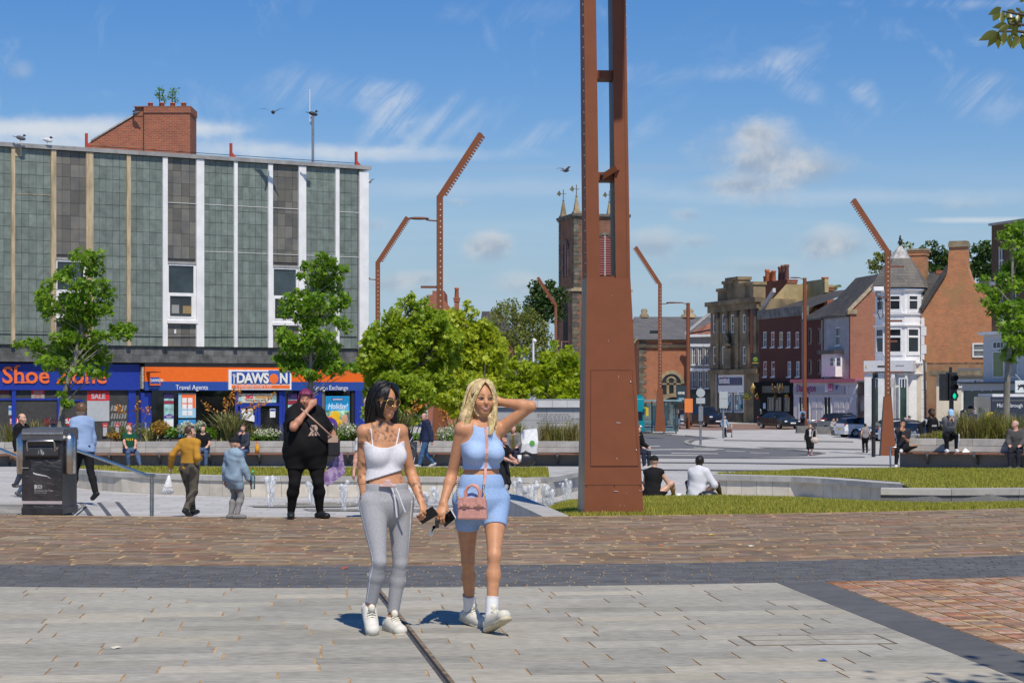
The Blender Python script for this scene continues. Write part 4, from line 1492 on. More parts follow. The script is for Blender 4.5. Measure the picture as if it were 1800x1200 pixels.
for a,b in bays:
 wa,wb=a+.11,b-.20
 mb=MB()
 zm=zw0+(zw1-zw0)*.47
 for q in((wa,wa+.06,zw0,zw1),(wb-.06,wb,zw0,zw1),(wa+.06,wb-.06,zw1-.07,zw1),(wa+.06,wb-.06,zm-.04,zm+.04),(wa+.06,wb-.06,zw0,zw0+.10)):
  mb.box(q[0],q[1],-.03,.012,q[2],q[3])
 for q in((wa+.06,wa+.11,zw0+.10,zm-.04),(wb-.15,wb-.06,zw0+.10,zm-.04),(wa+.11,wb-.15,zw0+.10,zw0+.16),(wa+.11,wb-.15,zm-.09,zm-.04)):
  mb.box(q[0],q[1],-.045,.012,q[2],q[3])
 wn=mb.build('window',WHITE,dr_)
 MB().box(wa+.06,wb-.06,.014,.018,zm+.04,zw1-.07).build('pane',WG,wn)
 MB().box(wa+.11,wb-.15,.013,.017,zw0+.16,zm-.09).build('pane',WG2,wn)
 MB().box(a+.06,b-.10,-.14,.01,zw0-.12,zw0-.004).build('sill',WHITE,wn)
 MB().box(a+.06,b-.10,-.06,.01,zw1+.003,zw1+.09).build('window_head',mat('window_head_metal',(.34,.33,.31),.5),wn)
 MB().box(wb,b-.11,-.02,.012,zw0,zw1).build('side_jamb',WHITEP,wn)
 if abs(a-bays[1][0])<.1:
  for j,(p0,p1,c)in enumerate(((.05,.36,(.30,.30,.28)),(.52,1.0,(.30,.21,.10)))):
   MB().box(wa+.15+p0,wa+.15+p1,-.0005,.012,zw0+.28,zw0+.62-j*.03).build('stored_box',flat('stored_box%d'%j,c,.8),wn)
MB().box(D.s(306),D.s(309),-.03,0,D.z(307,586),D.z(307,579)).build('alarm_tag',SWHITE,dr_)
MB().tube([(0,-.03,D.z(100,590)+.05),(D.s(300),-.03,D.z(300,592)),(Ld-.5,-.03,D.z(600,592))],.012,5).build('cable',BLACKP,dr_)
# ---- Shoe Zone shop front
zf0,zf1=1.77-D.zb,2.68-D.zb
sE=D.s(251)
BLK=flat('shop_black',(.012,.012,.013),.6)
MB().box(0,Ld,OV-.02,OV+.02,zf1+.02,zbnd).build('shadow_gap',BLK,dr_)
fz=bx('fascia',BLUE,dr_,0,sE,OV-.10,OV+.02,zf0-.02,zf1+.1,.01)
def shoe_text():
 """heavy roman lettering with slab serifs"""
 H=.66
 x=D.s(4,OV-.1)
 xe=D.s(187,OV-.1)
 o=text('Shoe Zone',1.0,LTR_O,fz,(0,0,0),ext=.02,bold=.016)
 me=o.data
 xs_=[v.co.x for v in me.vertices]
 zs_=[v.co.y for v in me.vertices]
 kx,kz=(xe-x)/(max(xs_)-min(xs_)),H/(max(zs_)-min(zs_))
 o.scale=(kx,kz,1)
 z0=D.z(95,673,OV-.1)
 o.location=(x-min(xs_)*kx,OV-.125,z0-.0*kz)
 mb=MB()
 rnd_=lambda l,r,z:mb.box(l,r,OV-.146,OV-.105,z,z+.05)
 W=xe-x
 for l,r in((.135,.185),(.197,.245),(.712,.765),(.785,.835)):
  rnd_(x+l*W,x+r*W,z0)
 rnd_(x+.125*W,x+.165*W,z0+H*.955)
 rnd_(x+.700*W,x+.735*W,z0+H*.62)
 mb.build('serif',LTR_O,fz)
shoe_text()
gy=OV+.05
bx('glazing',SHOPG,dr_,0,D.s(232),gy+.02,gy+.04,.25,zf0-.02)
bx('header_board',flat('shop_header',(.23,.20,.145),.7),dr_,D.s(112),D.s(236),gy+.045-.03,gy+.018,D.z(170,702),zf0-.03)
bx('header_board',flat('shop_header2',(.10,.09,.06),.7),dr_,0,D.s(104),gy+.005,gy+.018,D.z(60,699),zf0-.03)
bx('cream_wall',flat('shop_cream',(.25,.235,.20),.7),dr_,D.s(193),D.s(232),gy+.003,gy+.016,D.z(210,765),D.z(210,702)-.003)
for p0,p1 in((26,33),(106,116),(-40,-30)):
 bx('mullion',BLUE,dr_,D.s(p0),D.s(p1),gy-.12,gy+.02,0,zf0-.02)
bx('transom',BLUE,dr_,0,D.s(106),gy-.06,gy+.015,D.z(60,703),D.z(60,700))
bx('transom',BLUE,dr_,D.s(116),D.s(150),gy-.06,gy+.015,D.z(130,705),D.z(130,702))
bx('mullion',BLUE,dr_,D.s(148),D.s(152),gy-.06,gy+.015,0,D.z(150,702))
bx('stallriser',BLUE,dr_,0,D.s(232),gy-.08,gy+.02,0,.3)
rk=MB()
for i in range(3):
 for j in range(6):
  s0=D.s(201)+j*.11
  z0=D.z(215,722+i*14)
  rk.prism([(s0,z0),(s0+.07,z0),(s0+.12,z0+.22),(s0+.05,z0+.22)],gy-.03,gy,'y')
tag(rk.build('shoe_display',flat('pale_shoes',(.26,.26,.25),.5),dr_),kind='stuff')
rk=MB()
rb=random.Random(3)
for i in range(44):
 s0=rb.uniform(D.s(36),D.s(104))
 z0=D.z(60,rb.choice((716,724,732,741)))
 rk.box(s0,s0+rb.uniform(.05,.1),gy+.004,gy+.016,z0,z0+.05)
tag(rk.build('shelf_goods',flat('shop_goods',(.055,.05,.045),.7),dr_),kind='stuff')
def poster(root,p0,p1,y0,y1,fac,y,lines,top=None,ground=SGREY,split=0.36,name='sale_poster',lw=1.0):
 a,b=fac.s(p0,y),fac.s(p1,y)
 c,d=fac.z((p0+p1)/2,y1,y),fac.z((p0+p1)/2,y0,y)
 o=bx(name,ground,root,a,b,y-.012,y,c,d)
 if top:
  bx('poster_header',top,o,a,b,y-.016,y-.0125,d-(d-c)*split,d)
 for(t,rel,size,m,bold)in lines:
  text(t,size,m,o,((a+b)/2,y-.02,c+(d-c)*rel),ext=.003,bold=bold,align='CENTER',sx=lw)
 return o
yv=gy-.02
poster(dr_,153,192,687,740,D,yv,[('SALE',.75,.27,SGREY,.010)],SRED,split=.32)
po=list(dr_.children)[-1]
for t,py in(('UP TO',713),('50% OFF',720.5)):
 text(t,.165,SRED,po,((D.s(154,yv)+D.s(191,yv))/2,yv-.02,D.z(172,py,yv)),ext=.002,bold=.004,align='CENTER',sx=.92)
poster(dr_,55,78,684,703,D,yv,[('SALE',.6,.17,flat('dim_white',(.40,.39,.36),.5),.004)],SRED,flat('dim_poster',(.33,.31,.26),.6),.46)
for o in list(dr_.children)[-1:]:
 for ch in o.children:
  if ch.name.startswith('lettering'):
   ch.location.z=D.z(66,691,yv)
 text('UP TO',.085,SRED,o,(D.s(66.5,yv),yv-.02,D.z(66,696.5,yv)),ext=.002,align='CENTER')
 text('50% OFF',.085,SRED,o,(D.s(66.5,yv),yv-.02,D.z(66,701.5,yv)),ext=.002,align='CENTER')
poster(dr_,0,16,684,702,D,yv,[('SALE',.6,.16,flat('dim_red_text',(.22,.05,.05),.5),.003)],flat('dim_red',(.12,.012,.012),.5),flat('dim_poster2',(.09,.08,.07),.6),.46)
for p0,p1,t in((17,40,'SALE'),(79,96,'SALE'),(117,134,'SALE')):
 dim=p0==79
 poster(dr_,p0,p1,734.5,747.5,D,yv,[(t,.30,.24,flat('dim_red_text',(.22,.05,.05),.5)if dim else SWHITE,.006)],None,flat('dim_red',(.12,.012,.012),.5)if dim else SRED)
for p0 in(157.5,181,203,224):
 o=poster(dr_,p0,p0+7,743,766,D,yv-.3,[],None,flat('tag_white',(.42,.42,.44),.5),name='price_tag')
 a,b=D.s(p0,yv-.3),D.s(p0+7,yv-.3)
 bx('poster_header',SRED,o,a-.02,b+.02,yv-.32,yv-.3125,D.z(p0,750,yv),D.z(p0,743,yv))
 text('SALE',.085,SWHITE,o,((a+b)/2,yv-.325,D.z(p0,748.5,yv)),ext=.002,align='CENTER',sx=.8)
poster(dr_,15,24,713,729,D,yv,[],None,flat('notice_pale',(.45,.55,.62),.5),name='window_notice')
bx('poster_header',flat('notice_blue',(.05,.20,.45),.5),list(dr_.children)[-1],D.s(15,yv),D.s(24,yv),yv-.016,yv-.0125,D.z(20,721,yv),D.z(20,716,yv))
bx('pier',BLUE,dr_,D.s(232),D.s(245),OV-.02,OV+.3,0,zf0-.02)
bx('pier',BLUE,dr_,D.s(251),D.s(270),OV-.22,OV+.2,0,zf0-.12)
bx('worn_edge',mat('peeling_edge',(.45,.42,.36),.8,.5,20),dr_,D.s(252.2),D.s(255),OV-.26,OV,zf0+.04,zf1)
# ---- travel agent shop front
fy_=.10
s0,s1=D.s(255,fy_-.06),Ld+.03
zmid=zf0+(zf1-zf0)*.36
f2=bx('fascia',ORANGE,dr_,s0,s1,fy_-.06,fy_+.2,zmid,zf1)
bx('fascia_band',NAVY,f2,s0,s1,fy_-.062,fy_+.2,zf0-.03,zmid-.004)
bx('soffit_board',BLK,dr_,s0,s1,fy_-.05,OV,zf1+.002,zf1+.14)
text('Travel Agents',.27,SWHITE,f2,(D.s(307.5,fy_),fy_-.07,D.z(330,684.5,fy_)),ext=.004,bold=0,sx=.915)
text('Foreign Exchange',.27,SWHITE,f2,(D.s(547,fy_),fy_-.07,D.z(577,685,fy_)),ext=.004,bold=0,sx=.875)
y0=fy_-.14
sa,sb=D.s(402,y0),D.s(512.5,y0)
za,zb_=D.z(457,685,y0),D.z(457,650,y0)
sg=bx('shop_sign',SWHITE,dr_,sa,sb,y0,fy_-.061,za,zb_,.01)
w_=sb-sa
h_=zb_-za
bx('sign_panel',NAVY,sg,sa+w_*.045,sb-w_*.03,y0-.012,y0-.001,za+h_*.30,zb_-h_*.09)
bx('sign_strip',LTR_O,sg,sa+w_*.045,sb-w_*.03,y0-.010,y0-.001,za+h_*.07,za+h_*.245)
LG=flat('letter_white',(.80,.80,.77),.4)
SHD=flat('letter_shadow',(.06,.05,.04),.5)
for dx,dz,m,yy_,bo in((.022,-.022,SHD,y0-.014,.022),(0,0,LG,y0-.030,.022)):
 text('DAWS',.56,m,sg,(sa+w_*.115+dx,yy_,za+h_*.36+dz),ext=.006,bold=bo,sx=.915,space=.92)
 text('N',.56,m,sg,(sa+w_*.80+dx,yy_,za+h_*.36+dz),ext=.006,bold=bo,sx=.86)
bx('sun_panel',flat('sign_sky',(.05,.13,.5),.4),sg,sa+w_*.625,sa+w_*.79,y0-.022,y0-.013,za+h_*.32,zb_-h_*.02)
MB().disc((sa+w_*.71,y0-.026,za+h_*.565),.205,22).build('sun_disc',LTR_O,sg).scale=(1,1,1)
mb=MB()
for px_,hh in((.075,.50),(.088,.42)):
 mb.tube([(sa+w_*px_,y0-.016,za+h_*.32),(sa+w_*(px_+.004),y0-.016,za+h_*(.32+hh*.8))],.012,5)
 for a in range(6):
  an=a*math.pi/3+.3
  c=(sa+w_*(px_+.004),za+h_*(.32+hh*.85))
  mb.poly([(c[0],y0-.018,c[1]),(c[0]+.075*math.cos(an),y0-.018,c[1]+.06*math.sin(an)),(c[0]+.07*math.cos(an+.5),y0-.018,c[1]+.05*math.sin(an+.5))])
mb.build('palm_emblem',LG,sg)
text('& SANDERSON LTD',.125,SWHITE,sg,(sa+w_*.09,y0-.016,za+h_*.105),ext=.003,sx=1.35,space=1.12)
hs=bx('hanging_sign',ORANGE,dr_,D.s(263,-.35),D.s(281,-.35),-.42,-.34,D.z(270,677,-.35),D.z(270,655,-.35))
bx('sign_panel',NAVY,hs,D.s(264,-.4),D.s(280,-.4),-.43,-.4205,D.z(270,674,-.4),D.z(270,663,-.4))
text('DAWSON',.15,LG,hs,(D.s(264.5,-.43),-.437,D.z(270,670.5,-.43)),ext=.003,bold=.004,sx=.78)
bx('sign_bracket',BLACKP,hs,D.s(262,-.3),D.s(282,-.3),-.34,.05,D.z(270,654,-.35),D.z(270,653,-.35))
g2=.16
bx('glazing',SHOPG,dr_,D.s(270),D.s(641),g2+.03,g2+.05,.2,zf0-.03)
bx('pier',BLUE,dr_,D.s(545,g2),D.s(564,g2),g2-.08,g2+.02,0,zf0-.03)
bx('pier',BLUE,dr_,D.s(622,g2),D.s(640,g2),g2-.14,g2+.3,0,zf0-.03)
bx('pier',BLUE,dr_,D.s(497,g2),D.s(501,g2),g2-.02,g2+.02,0,zf0-.03)
bx('window_post',flat('alu_grey',(.22,.22,.22),.4,metal=.5),dr_,D.s(565,g2),D.s(570,g2),g2-.05,g2+.02,0,zf0-.05)
bx('window_post',flat('alu_dark',(.05,.05,.05),.4,metal=.5),dr_,D.s(617,g2),D.s(622,g2),g2-.05,g2+.02,0,zf0-.05)
yv=g2+.005
PALEB=flat('poster_pale_blue',(.30,.55,.72),.5)
SKYB=flat('poster_sky',(.03,.42,.85),.5)
TEAL=flat('poster_teal',(.30,.52,.50),.5,var=.3,scale=5)
PURP=flat('poster_purple',(.10,.035,.30),.5)
o=poster(dr_,288,305,690,768,D,yv,[],None,TEAL,name='leaflet_poster')
a,b=D.s(288,yv),D.s(305,yv)
bx('poster_header',flat('poster_dkpurple',(.035,.02,.10),.5),o,a,b,yv-.016,yv-.0125,D.z(296,700,yv),D.z(296,690,yv))
bx('poster_band',flat('poster_dkred',(.28,.03,.06),.5),o,a,b,yv-.016,yv-.0125,D.z(296,710,yv),D.z(296,704,yv))
mb=MB()
mb.poly([(a,yv-.016,D.z(296,735,yv)),(b,yv-.016,D.z(296,735,yv)),(b,yv-.016,D.z(296,731,yv)),((a+b)/2,yv-.016,D.z(296,727,yv)),(a,yv-.016,D.z(296,731,yv))])
mb.build('rates_panel',PURP,o)
text("TODAY'S",.075,SWHITE,o,((a+b)/2,yv-.02,D.z(296,732.5,yv)),ext=.002,align='CENTER',sx=.85)
text('RATES',.075,SWHITE,o,((a+b)/2,yv-.02,D.z(296,735,yv)),ext=.002,align='CENTER',sx=.85)
bx('sheet',SWHITE,o,a+.03,b-.03,yv-.016,yv-.0125,D.z(296,749,yv),D.z(296,737.5,yv))
o=poster(dr_,313.5,344,691,734,D,yv,[],None,PALEB,name='offers_poster')
a,b=D.s(314.5,yv),D.s(343,yv)
bx('poster_header',LTR_O,o,a+.1,b,yv-.016,yv-.0125,D.z(328,717,yv),D.z(328,692,yv))
for i in range(3):
 for j in range(2):
  p0=320+j*10
  sh_=bx('sheet',SWHITE,o,D.s(p0,yv),D.s(p0+8,yv),yv-.02,yv-.0165,D.z(328,708+i*11,yv),D.z(328,699+i*11,yv))
  ln=MB()
  for q in range(3):
   ln.box(D.s(p0+1,yv),D.s(p0+6.5,yv),yv-.0225,yv-.0205,D.z(328,701.5+i*11+q*2.2,yv),D.z(328,700.9+i*11+q*2.2,yv))
o=poster(dr_,313.5,344,737,768,D,yv,[],None,flat('poster_blue2',(.03,.25,.55),.5),name='offers_poster')
for j in range(2):
 bx('sheet',SWHITE,o,D.s(318+j*13,yv),D.s(328+j*13,yv),yv-.02,yv-.0125,D.z(328,760,yv),D.z(328,745,yv))
o=poster(dr_,506,522,690,768,D,yv,[],None,TEAL,name='leaflet_poster')
bx('poster_band',flat('poster_dkred',(.28,.03,.06),.5),o,D.s(506,yv),D.s(522,yv),yv-.016,yv-.0125,D.z(514,711,yv),D.z(514,703,yv))
bx('poster_header',flat('poster_dkpurple',(.035,.02,.10),.5),o,D.s(506,yv),D.s(522,yv),yv-.016,yv-.0125,D.z(514,702,yv),D.z(514,690,yv))
dz1=D.z(450,713,g2)
d_=MB()
for p0,p1,za_,zb2 in((413,418,0,zf0-.05),(490,496,0,zf0-.05),(418,490,D.z(450,713),D.z(450,708.5)),(452,457,0,D.z(450,713)),(447,451,0,D.z(450,713)),(421,424,0,D.z(450,713)),(424,447,D.z(440,716),D.z(440,713))):
 d_.box(D.s(p0,g2),D.s(p1,g2),g2-.05,g2+.02,za_,zb2)
door=d_.build('door',BLUE,dr_)
for p0 in(422,435.5):
 bx('notice',SWHITE,door,D.s(p0,g2),D.s(p0+9.5,g2),g2,g2+.012,D.z(430,733),D.z(430,717))
bx('notice',SWHITE,door,D.s(474.5,g2),D.s(484,g2),g2,g2+.012,D.z(480,733.5),D.z(480,718))
bx('notice_header',NAVY,door,D.s(475,g2),D.s(483.5,g2),g2-.004,g2-.001,D.z(480,722.5),D.z(480,719))
mb=MB()
c=(D.s(437,g2),D.z(437,731,g2))
mb.poly([(c[0]-.32,g2-.006,c[1]-.12),(c[0]+.32,g2-.006,c[1]-.25),(c[0]+.3,g2-.006,c[1]),(c[0]+.05,g2-.006,c[1]+.12),(c[0]-.25,g2-.006,c[1]+.08)])
mb.build('notice',SWHITE,door)
js=bx('over_door_sign',flat('sign_cream',(.62,.60,.52),.5),dr_,D.s(418,g2),D.s(485,g2),g2-.03,g2+.02,D.z(450,707.5,g2),D.z(450,691.5,g2))
bx('sign_picture',flat('sign_scene',(.25,.50,.55),.5,var=.4,scale=6),js,D.s(419,g2),D.s(425,g2),g2-.036,g2-.031,D.z(450,707,g2),D.z(450,692,g2))
bx('sign_picture',flat('sign_scene',(.25,.50,.55),.5),js,D.s(478,g2),D.s(484.5,g2),g2-.036,g2-.031,D.z(450,707,g2),D.z(450,692,g2))
text('Jet2',.24,flat('jet_red',(.62,.04,.06),.5),js,(D.s(431,g2),g2-.04,D.z(450,699.7,g2)),ext=.004,bold=.008,sx=.9)
text('holidays',.23,flat('jet_gold',(.60,.30,.04),.5),js,(D.s(448,g2),g2-.04,D.z(450,699.7,g2)),ext=.004,bold=.005,sx=.78)
text('OFFICIAL BOOKING CENTRE',.085,flat('sign_ink',(.03,.03,.03),.5),js,(D.s(432,g2),g2-.04,D.z(450,704.8,g2)),ext=.003,sx=.80)
o=poster(dr_,572,614,696,756,D,yv,[],None,SKYB,name='holiday_poster')
a,b=D.s(572.5,yv),D.s(613.5,yv)
zc=lambda p:D.z(593,p,yv)
bx('poster_header',flat('poster_deep',(.01,.26,.55),.5),o,a,b,yv-.016,yv-.0125,zc(710),zc(697))
bx('poster_badge',NAVY,o,D.s(583,yv),D.s(603,yv),yv-.022,yv-.0165,zc(704),zc(699))
text('DAWSON',.10,SWHITE,o,(D.s(593,yv),yv-.026,zc(703)),ext=.002,bold=.003,align='CENTER')
text('Holiday!',.34,SWHITE,o,(D.s(593,yv),yv-.022,zc(718.5)),ext=.003,bold=.004,align='CENTER',shear=.25,sx=.8)
bx('poster_picture',flat('pool_picture',(.30,.55,.35),.5,var=.6,scale=4),o,a,b,yv-.018,yv-.0125,zc(756),zc(721))
mb=MB()
mb.ell((D.s(590,yv),yv-.012,zc(746)),(.42,.014,.28),14,8).ell((D.s(589,yv),yv-.016,zc(731)),(.24,.014,.22),14,8)
mb.build('poster_duck',flat('duck_yellow',(.82,.50,.02),.5),o)
MB().ell((D.s(580,yv),yv-.022,zc(733)),(.11,.012,.05),8,5).build('poster_beak',LTR_O,o)
MB().ell((D.s(606,yv),yv-.018,zc(737)),(.15,.014,.22),12,8).ell((D.s(606,yv),yv-.017,zc(749)),(.20,.014,.22),12,8).build('poster_child',flat('poster_skin',(.62,.33,.20),.5),o)
MB().disc((D.s(580,yv),yv-.030,zc(748)),.34,20).build('poster_disc',PURP,o)
text('£19',.24,SWHITE,o,(D.s(580,yv),yv-.035,zc(751)),ext=.002,bold=.003,align='CENTER',sx=.85)
# ---- roof items (stand on the roof: things of their own)
zroof=D.zb+zr
def on_roof(px,y=.1):
 s_=D.s(px,y)
 return(D.L[0]+D.t[0]*s_-D.t[1]*y,D.L[1]+D.t[1]*s_+D.t[0]*y,zroof)
REDP=flat('red_oxide',(.40,.055,.03),.6)
for px,lb in((152,'left, beside the sloped brick gable'),(406,'middle, right of the brick chimney'),(626,'right, by the white corner')):
 r=empty('roof_post',on_roof(px),math.atan2(D.t[1],D.t[0]),'short red steel post on the flat roof edge, '+lb,'post','red posts along the roof edge')
 MB().box(-.045,.045,-.05,.05,0,.58).build('post',REDP,r)
 MB().prism([(.045,.03),(.045,.22),(.22,.03)],-.02,.02,'y').box(-.05,.38,-.05,.05,0,.03).build('foot',REDP,r)
p0,p1=on_roof(152),on_roof(626)
wv=MB().tube([(p0[0],p0[1],p0[2]+.10),(p1[0],p1[1],p1[2]+.10)],.012,4).build('safety_wire',BLACKP)
tag(wv,'thin safety wire strung low along the flat roof edge','wire')
an=empty('antenna_mast',on_roof(550,1.0),0,'slim grey antenna mast with a white whip on the slate block roof','antenna')
dA=an.location.y
hz=lambda py:wz(py,dA)-an.location.z
MB().tube([(0,0,0),(0,0,hz(205))],.055,8).build('pole',mat('galvanised',(.30,.31,.32),.45,.1,5,metal=.6),an)
MB().tube([(-.13,0,hz(216)),(-.13,0,hz(157))],.022,6).build('whip',flat('whip_white',(.7,.69,.62),.5),an)
MB().tube([(-.15,0,hz(215)),(.06,0,hz(215))],.02,5).tube([(-.15,0,hz(207)),(.06,0,hz(207))],.02,5).tube([(-.13,0,hz(216)),(0,0,hz(222))],.015,5).build('clamp',BLACKP,an)
gd=86.5
gb_=empty('brick_gable',(wx(160,gd),gd,zroof-.3),0,'red brick gable end with a big chimney stack rising behind the flat roof','building')
g=lambda px,py:(wx(px,gd)-gb_.location.x,wz(py,gd)-gb_.location.z)
mb=MB()
mb.prism([(g(150,0)[0],-1),(g(253.5,0)[0],-1),g(253.5,204),g(238,204),g(160,249),(g(150,0)[0],g(0,255)[1])],0,2.0,'y')
mb.build('wall',REDBR,gb_)
x0,x1=g(253.5,0)[0],g(335,0)[0]
zt_=g(0,188)[1]
MB().box(x0+.005,x1,-.10,1.6,-1,zt_-.28).box(x0+.005,x1+.03,-.13,1.63,zt_-.275,zt_-.02).box(g(237,0)[0],x0,-.03,1.6,g(0,204)[1],zt_-.03).box(g(236,0)[0],x1+.03,-.14,1.64,zt_-.02,zt_+.015).build('chimney',REDBR,gb_)
MB().box(x0-.02,x0+.015,-.105,-.09,-1,zt_-.05).box(x0+.02,x1+.035,-.136,-.13,zt_-.29,zt_-.272).build('dark_joint',BLACKP,gb_)
p,q=g(160,249),g(238,202)
MB().prism([p,q,(q[0],q[1]+.07),(p[0],p[1]+.07)],-.06,2.0,'y').build('verge',mat('verge_mortar',(.33,.32,.30),.8,.2,4),gb_)
for i,px in enumerate((260,280.5,299.5,319)):
 xx=g(px,0)[0]
 MB().lathe([(.115,0),(.125,.02),(.105,.20),(.122,.21),(.122,.245),(.08,.245),(.07,.15)],(xx,.6,zt_+.015),12).build('chimney_pot',POT,gb_)
# --- church
CHB=brick_mat('church_brick',(.30,.125,.068),(.21,.085,.05),(.26,.19,.14),dirt=.35,bw=.3,bh=.1,ms=.014,patch=(.17,.085,.055))
CHB2=brick_mat('church_brick_bright',(.48,.165,.07),(.36,.115,.055),(.32,.22,.15),dirt=.25,bw=.3,bh=.1,ms=.014)
STN=mat('sooty_stone',(.085,.075,.060),.9,.35,1.2,rnd=.3,col2=(.16,.135,.095))
STN2=mat('buff_stone',(.34,.27,.165),.9,.3,1.4,rnd=.15,col2=(.24,.185,.11))
SLATE=brick_mat('roof_slate',(.15,.145,.155),(.115,.112,.12),(.06,.06,.06),bw=.35,bh=.24,ms=.012,rough=.7,dirt=.35,dirtcol=(.20,.19,.13))
SLATED=brick_mat('dark_roof_slate',(.085,.080,.078),(.062,.06,.06),(.03,.03,.03),bw=.35,bh=.26,ms=.012,rough=.75,dirt=.4,dirtcol=(.13,.115,.085))
cd=233.0
cor=(wx(1009,cd),cd)
th=math.radians(14)
ch=empty('church',(cor[0],cor[1],-1.3),th,'old brick church with a square dark quoined tower and pinnacles behind the big column','church')
TW=6.6
kc=F/cd
czf=lambda py:wz(py,cd)+1.3
zT,zS=czf(378),czf(508)
ARC=[(-1,0)]+[(-math.cos(a),math.sin(a))for a in np.linspace(0,math.pi,9)[1:-1]]+[(1,0)]
lw0,lw1,lz0,lzs=TW*.40-.3,TW*.40+1.6,czf(484),czf(432)
lcx,lhw=(lw0+lw1)/2+.35,(lw1-lw0)/2
tw=MB()
tw.box(0,TW,0,TW,zS,zT)
tw.box(-.25,TW+.25,-.25,TW+.25,0,zS-.25)
tower=tw.build('tower',CHB,ch)
mb=MB()
mb.frustum((TW/2,TW/2,zS-.25),(TW/2+.50,TW/2+.50,0),(TW/2,TW/2,zS+.02),(TW/2+.42,TW/2+.42,0))
mb.box(-.05,TW+.05,-.05,TW+.05,zS+.02,zS+.22)
mb.build('string_course',STN2,tower)
MB().box(-.28,TW+.28,-.28,TW+.28,zT-.12,zT+.18).box(-.16,TW+.16,-.16,TW+.16,zT-.32,zT-.12).build('parapet',STN,tower)
for cx,cy in((0,0),(TW,0),(0,TW),(TW,TW)):
 sx,sy=(1 if cx==0 else-1),(1 if cy==0 else-1)
 mb=MB()
 mb.box(cx-.02,cx+sx*.9+.02,cy,cy+sy*.9,zT+.18,zT+.45)if sx>0 else mb.box(cx-.9,cx+.02,min(cy,cy+sy*.9),max(cy,cy+sy*.9),zT+.18,zT+.45)
 c=(cx+sx*.42,cy+sy*.42)
 mb.frustum((c[0],c[1],zT+.45),(.34,.34,0),(c[0],c[1],zT+2.1),(.10,.10,0))
 pn=mb.build('pinnacle',STN2,tower)
 v_=MB().tube([(c[0],c[1],zT+2.1),(c[0],c[1],zT+3.6)],.05,5).ell((c[0],c[1],zT+2.25),.14,6,5)
 v_.box(c[0]-.45,c[0]+.35,c[1]-.02,c[1]+.02,zT+3.05,zT+3.12)
 v_.poly([(c[0]-.85,c[1],zT+3.0),(c[0]-.42,c[1],zT+2.75),(c[0]-.3,c[1],zT+3.1),(c[0]-.5,c[1],zT+3.5)])
 v_.build('weather_vane',mat('vane_gold',(.22,.18,.10),.4,metal=.6),pn)
for face in('front','left'):
 for corner in((0,1),(TW,-1))if face=='front' else((TW,-1),(0,1)):
  z,i=0.1,0
  while z<zT-.6:
   off=.25 if z<zS-.4 else 0
   w_=(.85 if i%2 else .55)
   c0=corner[0]-off*corner[1]
   a,b=sorted((c0-.03*corner[1],c0+w_*corner[1]))
   if not(zS-.55<z<zS+.1):
    if face=='front':
     MB().box(a,b,-off-.05,-off+.1,z+.02,z+.44).build('quoin',STN,tower)
    elif corner[0]>0 or True:
     MB().box(-off-.05,-off+.1,a,b,z+.02,z+.44).build('quoin',STN,tower)
   z+=.46
   i+=1
def louvre(root,cx,hw,z0,zsp,y,axis='x',n=17):
 """arched belfry opening: dark back, stone surround, mullion and red slats"""
 P=(lambda a,b,c:(a,b,c))if axis=='x' else(lambda a,b,c:(b,a,c))
 ol=[(cx-hw,z0),(cx+hw,z0)]+[(cx+hw*math.cos(a),zsp+hw*math.sin(a))for a in np.linspace(0,math.pi,13)]
 mb=MB()
 mb.poly([P(a,y-.012,b)for a,b in ol])
 o=mb.build('belfry_opening',DARKIN,root)
 big=[(cx-hw-.3,z0),(cx-hw-.3,zsp)]+[(cx-(hw+.3)*math.cos(a),zsp+(hw+.3)*math.sin(a))for a in np.linspace(0,math.pi,13)]+[(cx+hw+.3,z0)]
 sm=[(cx-hw,z0),(cx-hw,zsp)]+[(cx-hw*math.cos(a),zsp+hw*math.sin(a))for a in np.linspace(0,math.pi,13)]+[(cx+hw,z0)]
 mb=MB()
 for i in range(len(big)-1):
  q=[big[i],big[i+1],sm[i+1],sm[i]]
  f=[P(a,y-.14,b)for a,b in q]
  mb.poly(f)
  mb.poly([P(sm[i][0],y-.14,sm[i][1]),P(sm[i+1][0],y-.14,sm[i+1][1]),P(sm[i+1][0],y,sm[i+1][1]),P(sm[i][0],y,sm[i][1])])
  mb.poly([P(big[i][0],y,big[i][1]),P(big[i+1][0],y,big[i+1][1]),P(big[i+1][0],y-.14,big[i+1][1]),P(big[i][0],y-.14,big[i][1])])
 mb.build('stone_surround',STN,o)
 H=zsp+hw-z0
 for i in range(n):
  z=z0+.12+(H-.2)*i/n
  w_=hw if z<zsp else math.sqrt(max(0,hw*hw-(z-zsp)**2))
  if w_<.15:
   continue
  mb=MB()
  t=H/n*.62
  q=[P(cx-w_,y-.10,z),P(cx+w_,y-.10,z),P(cx+w_,y-.02,z+t),P(cx-w_,y-.02,z+t)]
  mb.add(q+[tuple(np.array(p)+(0,0,.03))for p in q],[(0,1,2,3),(4,5,6,7),(0,1,5,4)])
  mb.build('slat',flat('louvre_red',(.23,.055,.05),.7),o)
 MB().box(*((cx-.08,cx+.08,y-.13,y-.01)if axis=='x' else(y-.13,y-.01,cx-.08,cx+.08)),z0,zsp+hw*.95).build('mullion',flat('pale_stone',(.34,.33,.31),.8),o)
 return o
ks=lambda px:(wx(px,cd)-cor[0])/math.cos(th)*1.02
louvre(tower,ks(1062.5),ks(1075)-ks(1062.5),czf(484),czf(425),0)
louvre(tower,TW*.52,.95,czf(484),czf(436),0,'y')
mb=MB()
mb.x=Matrix.Identity(4)
mb.prism([(-1,0),(1,0),(1,5),(0.7,6),(0,6.4),(-.7,6),(-1,5)],-.27,-.24,'x')
o=mb.build('blind_window',DARKIN,tower)
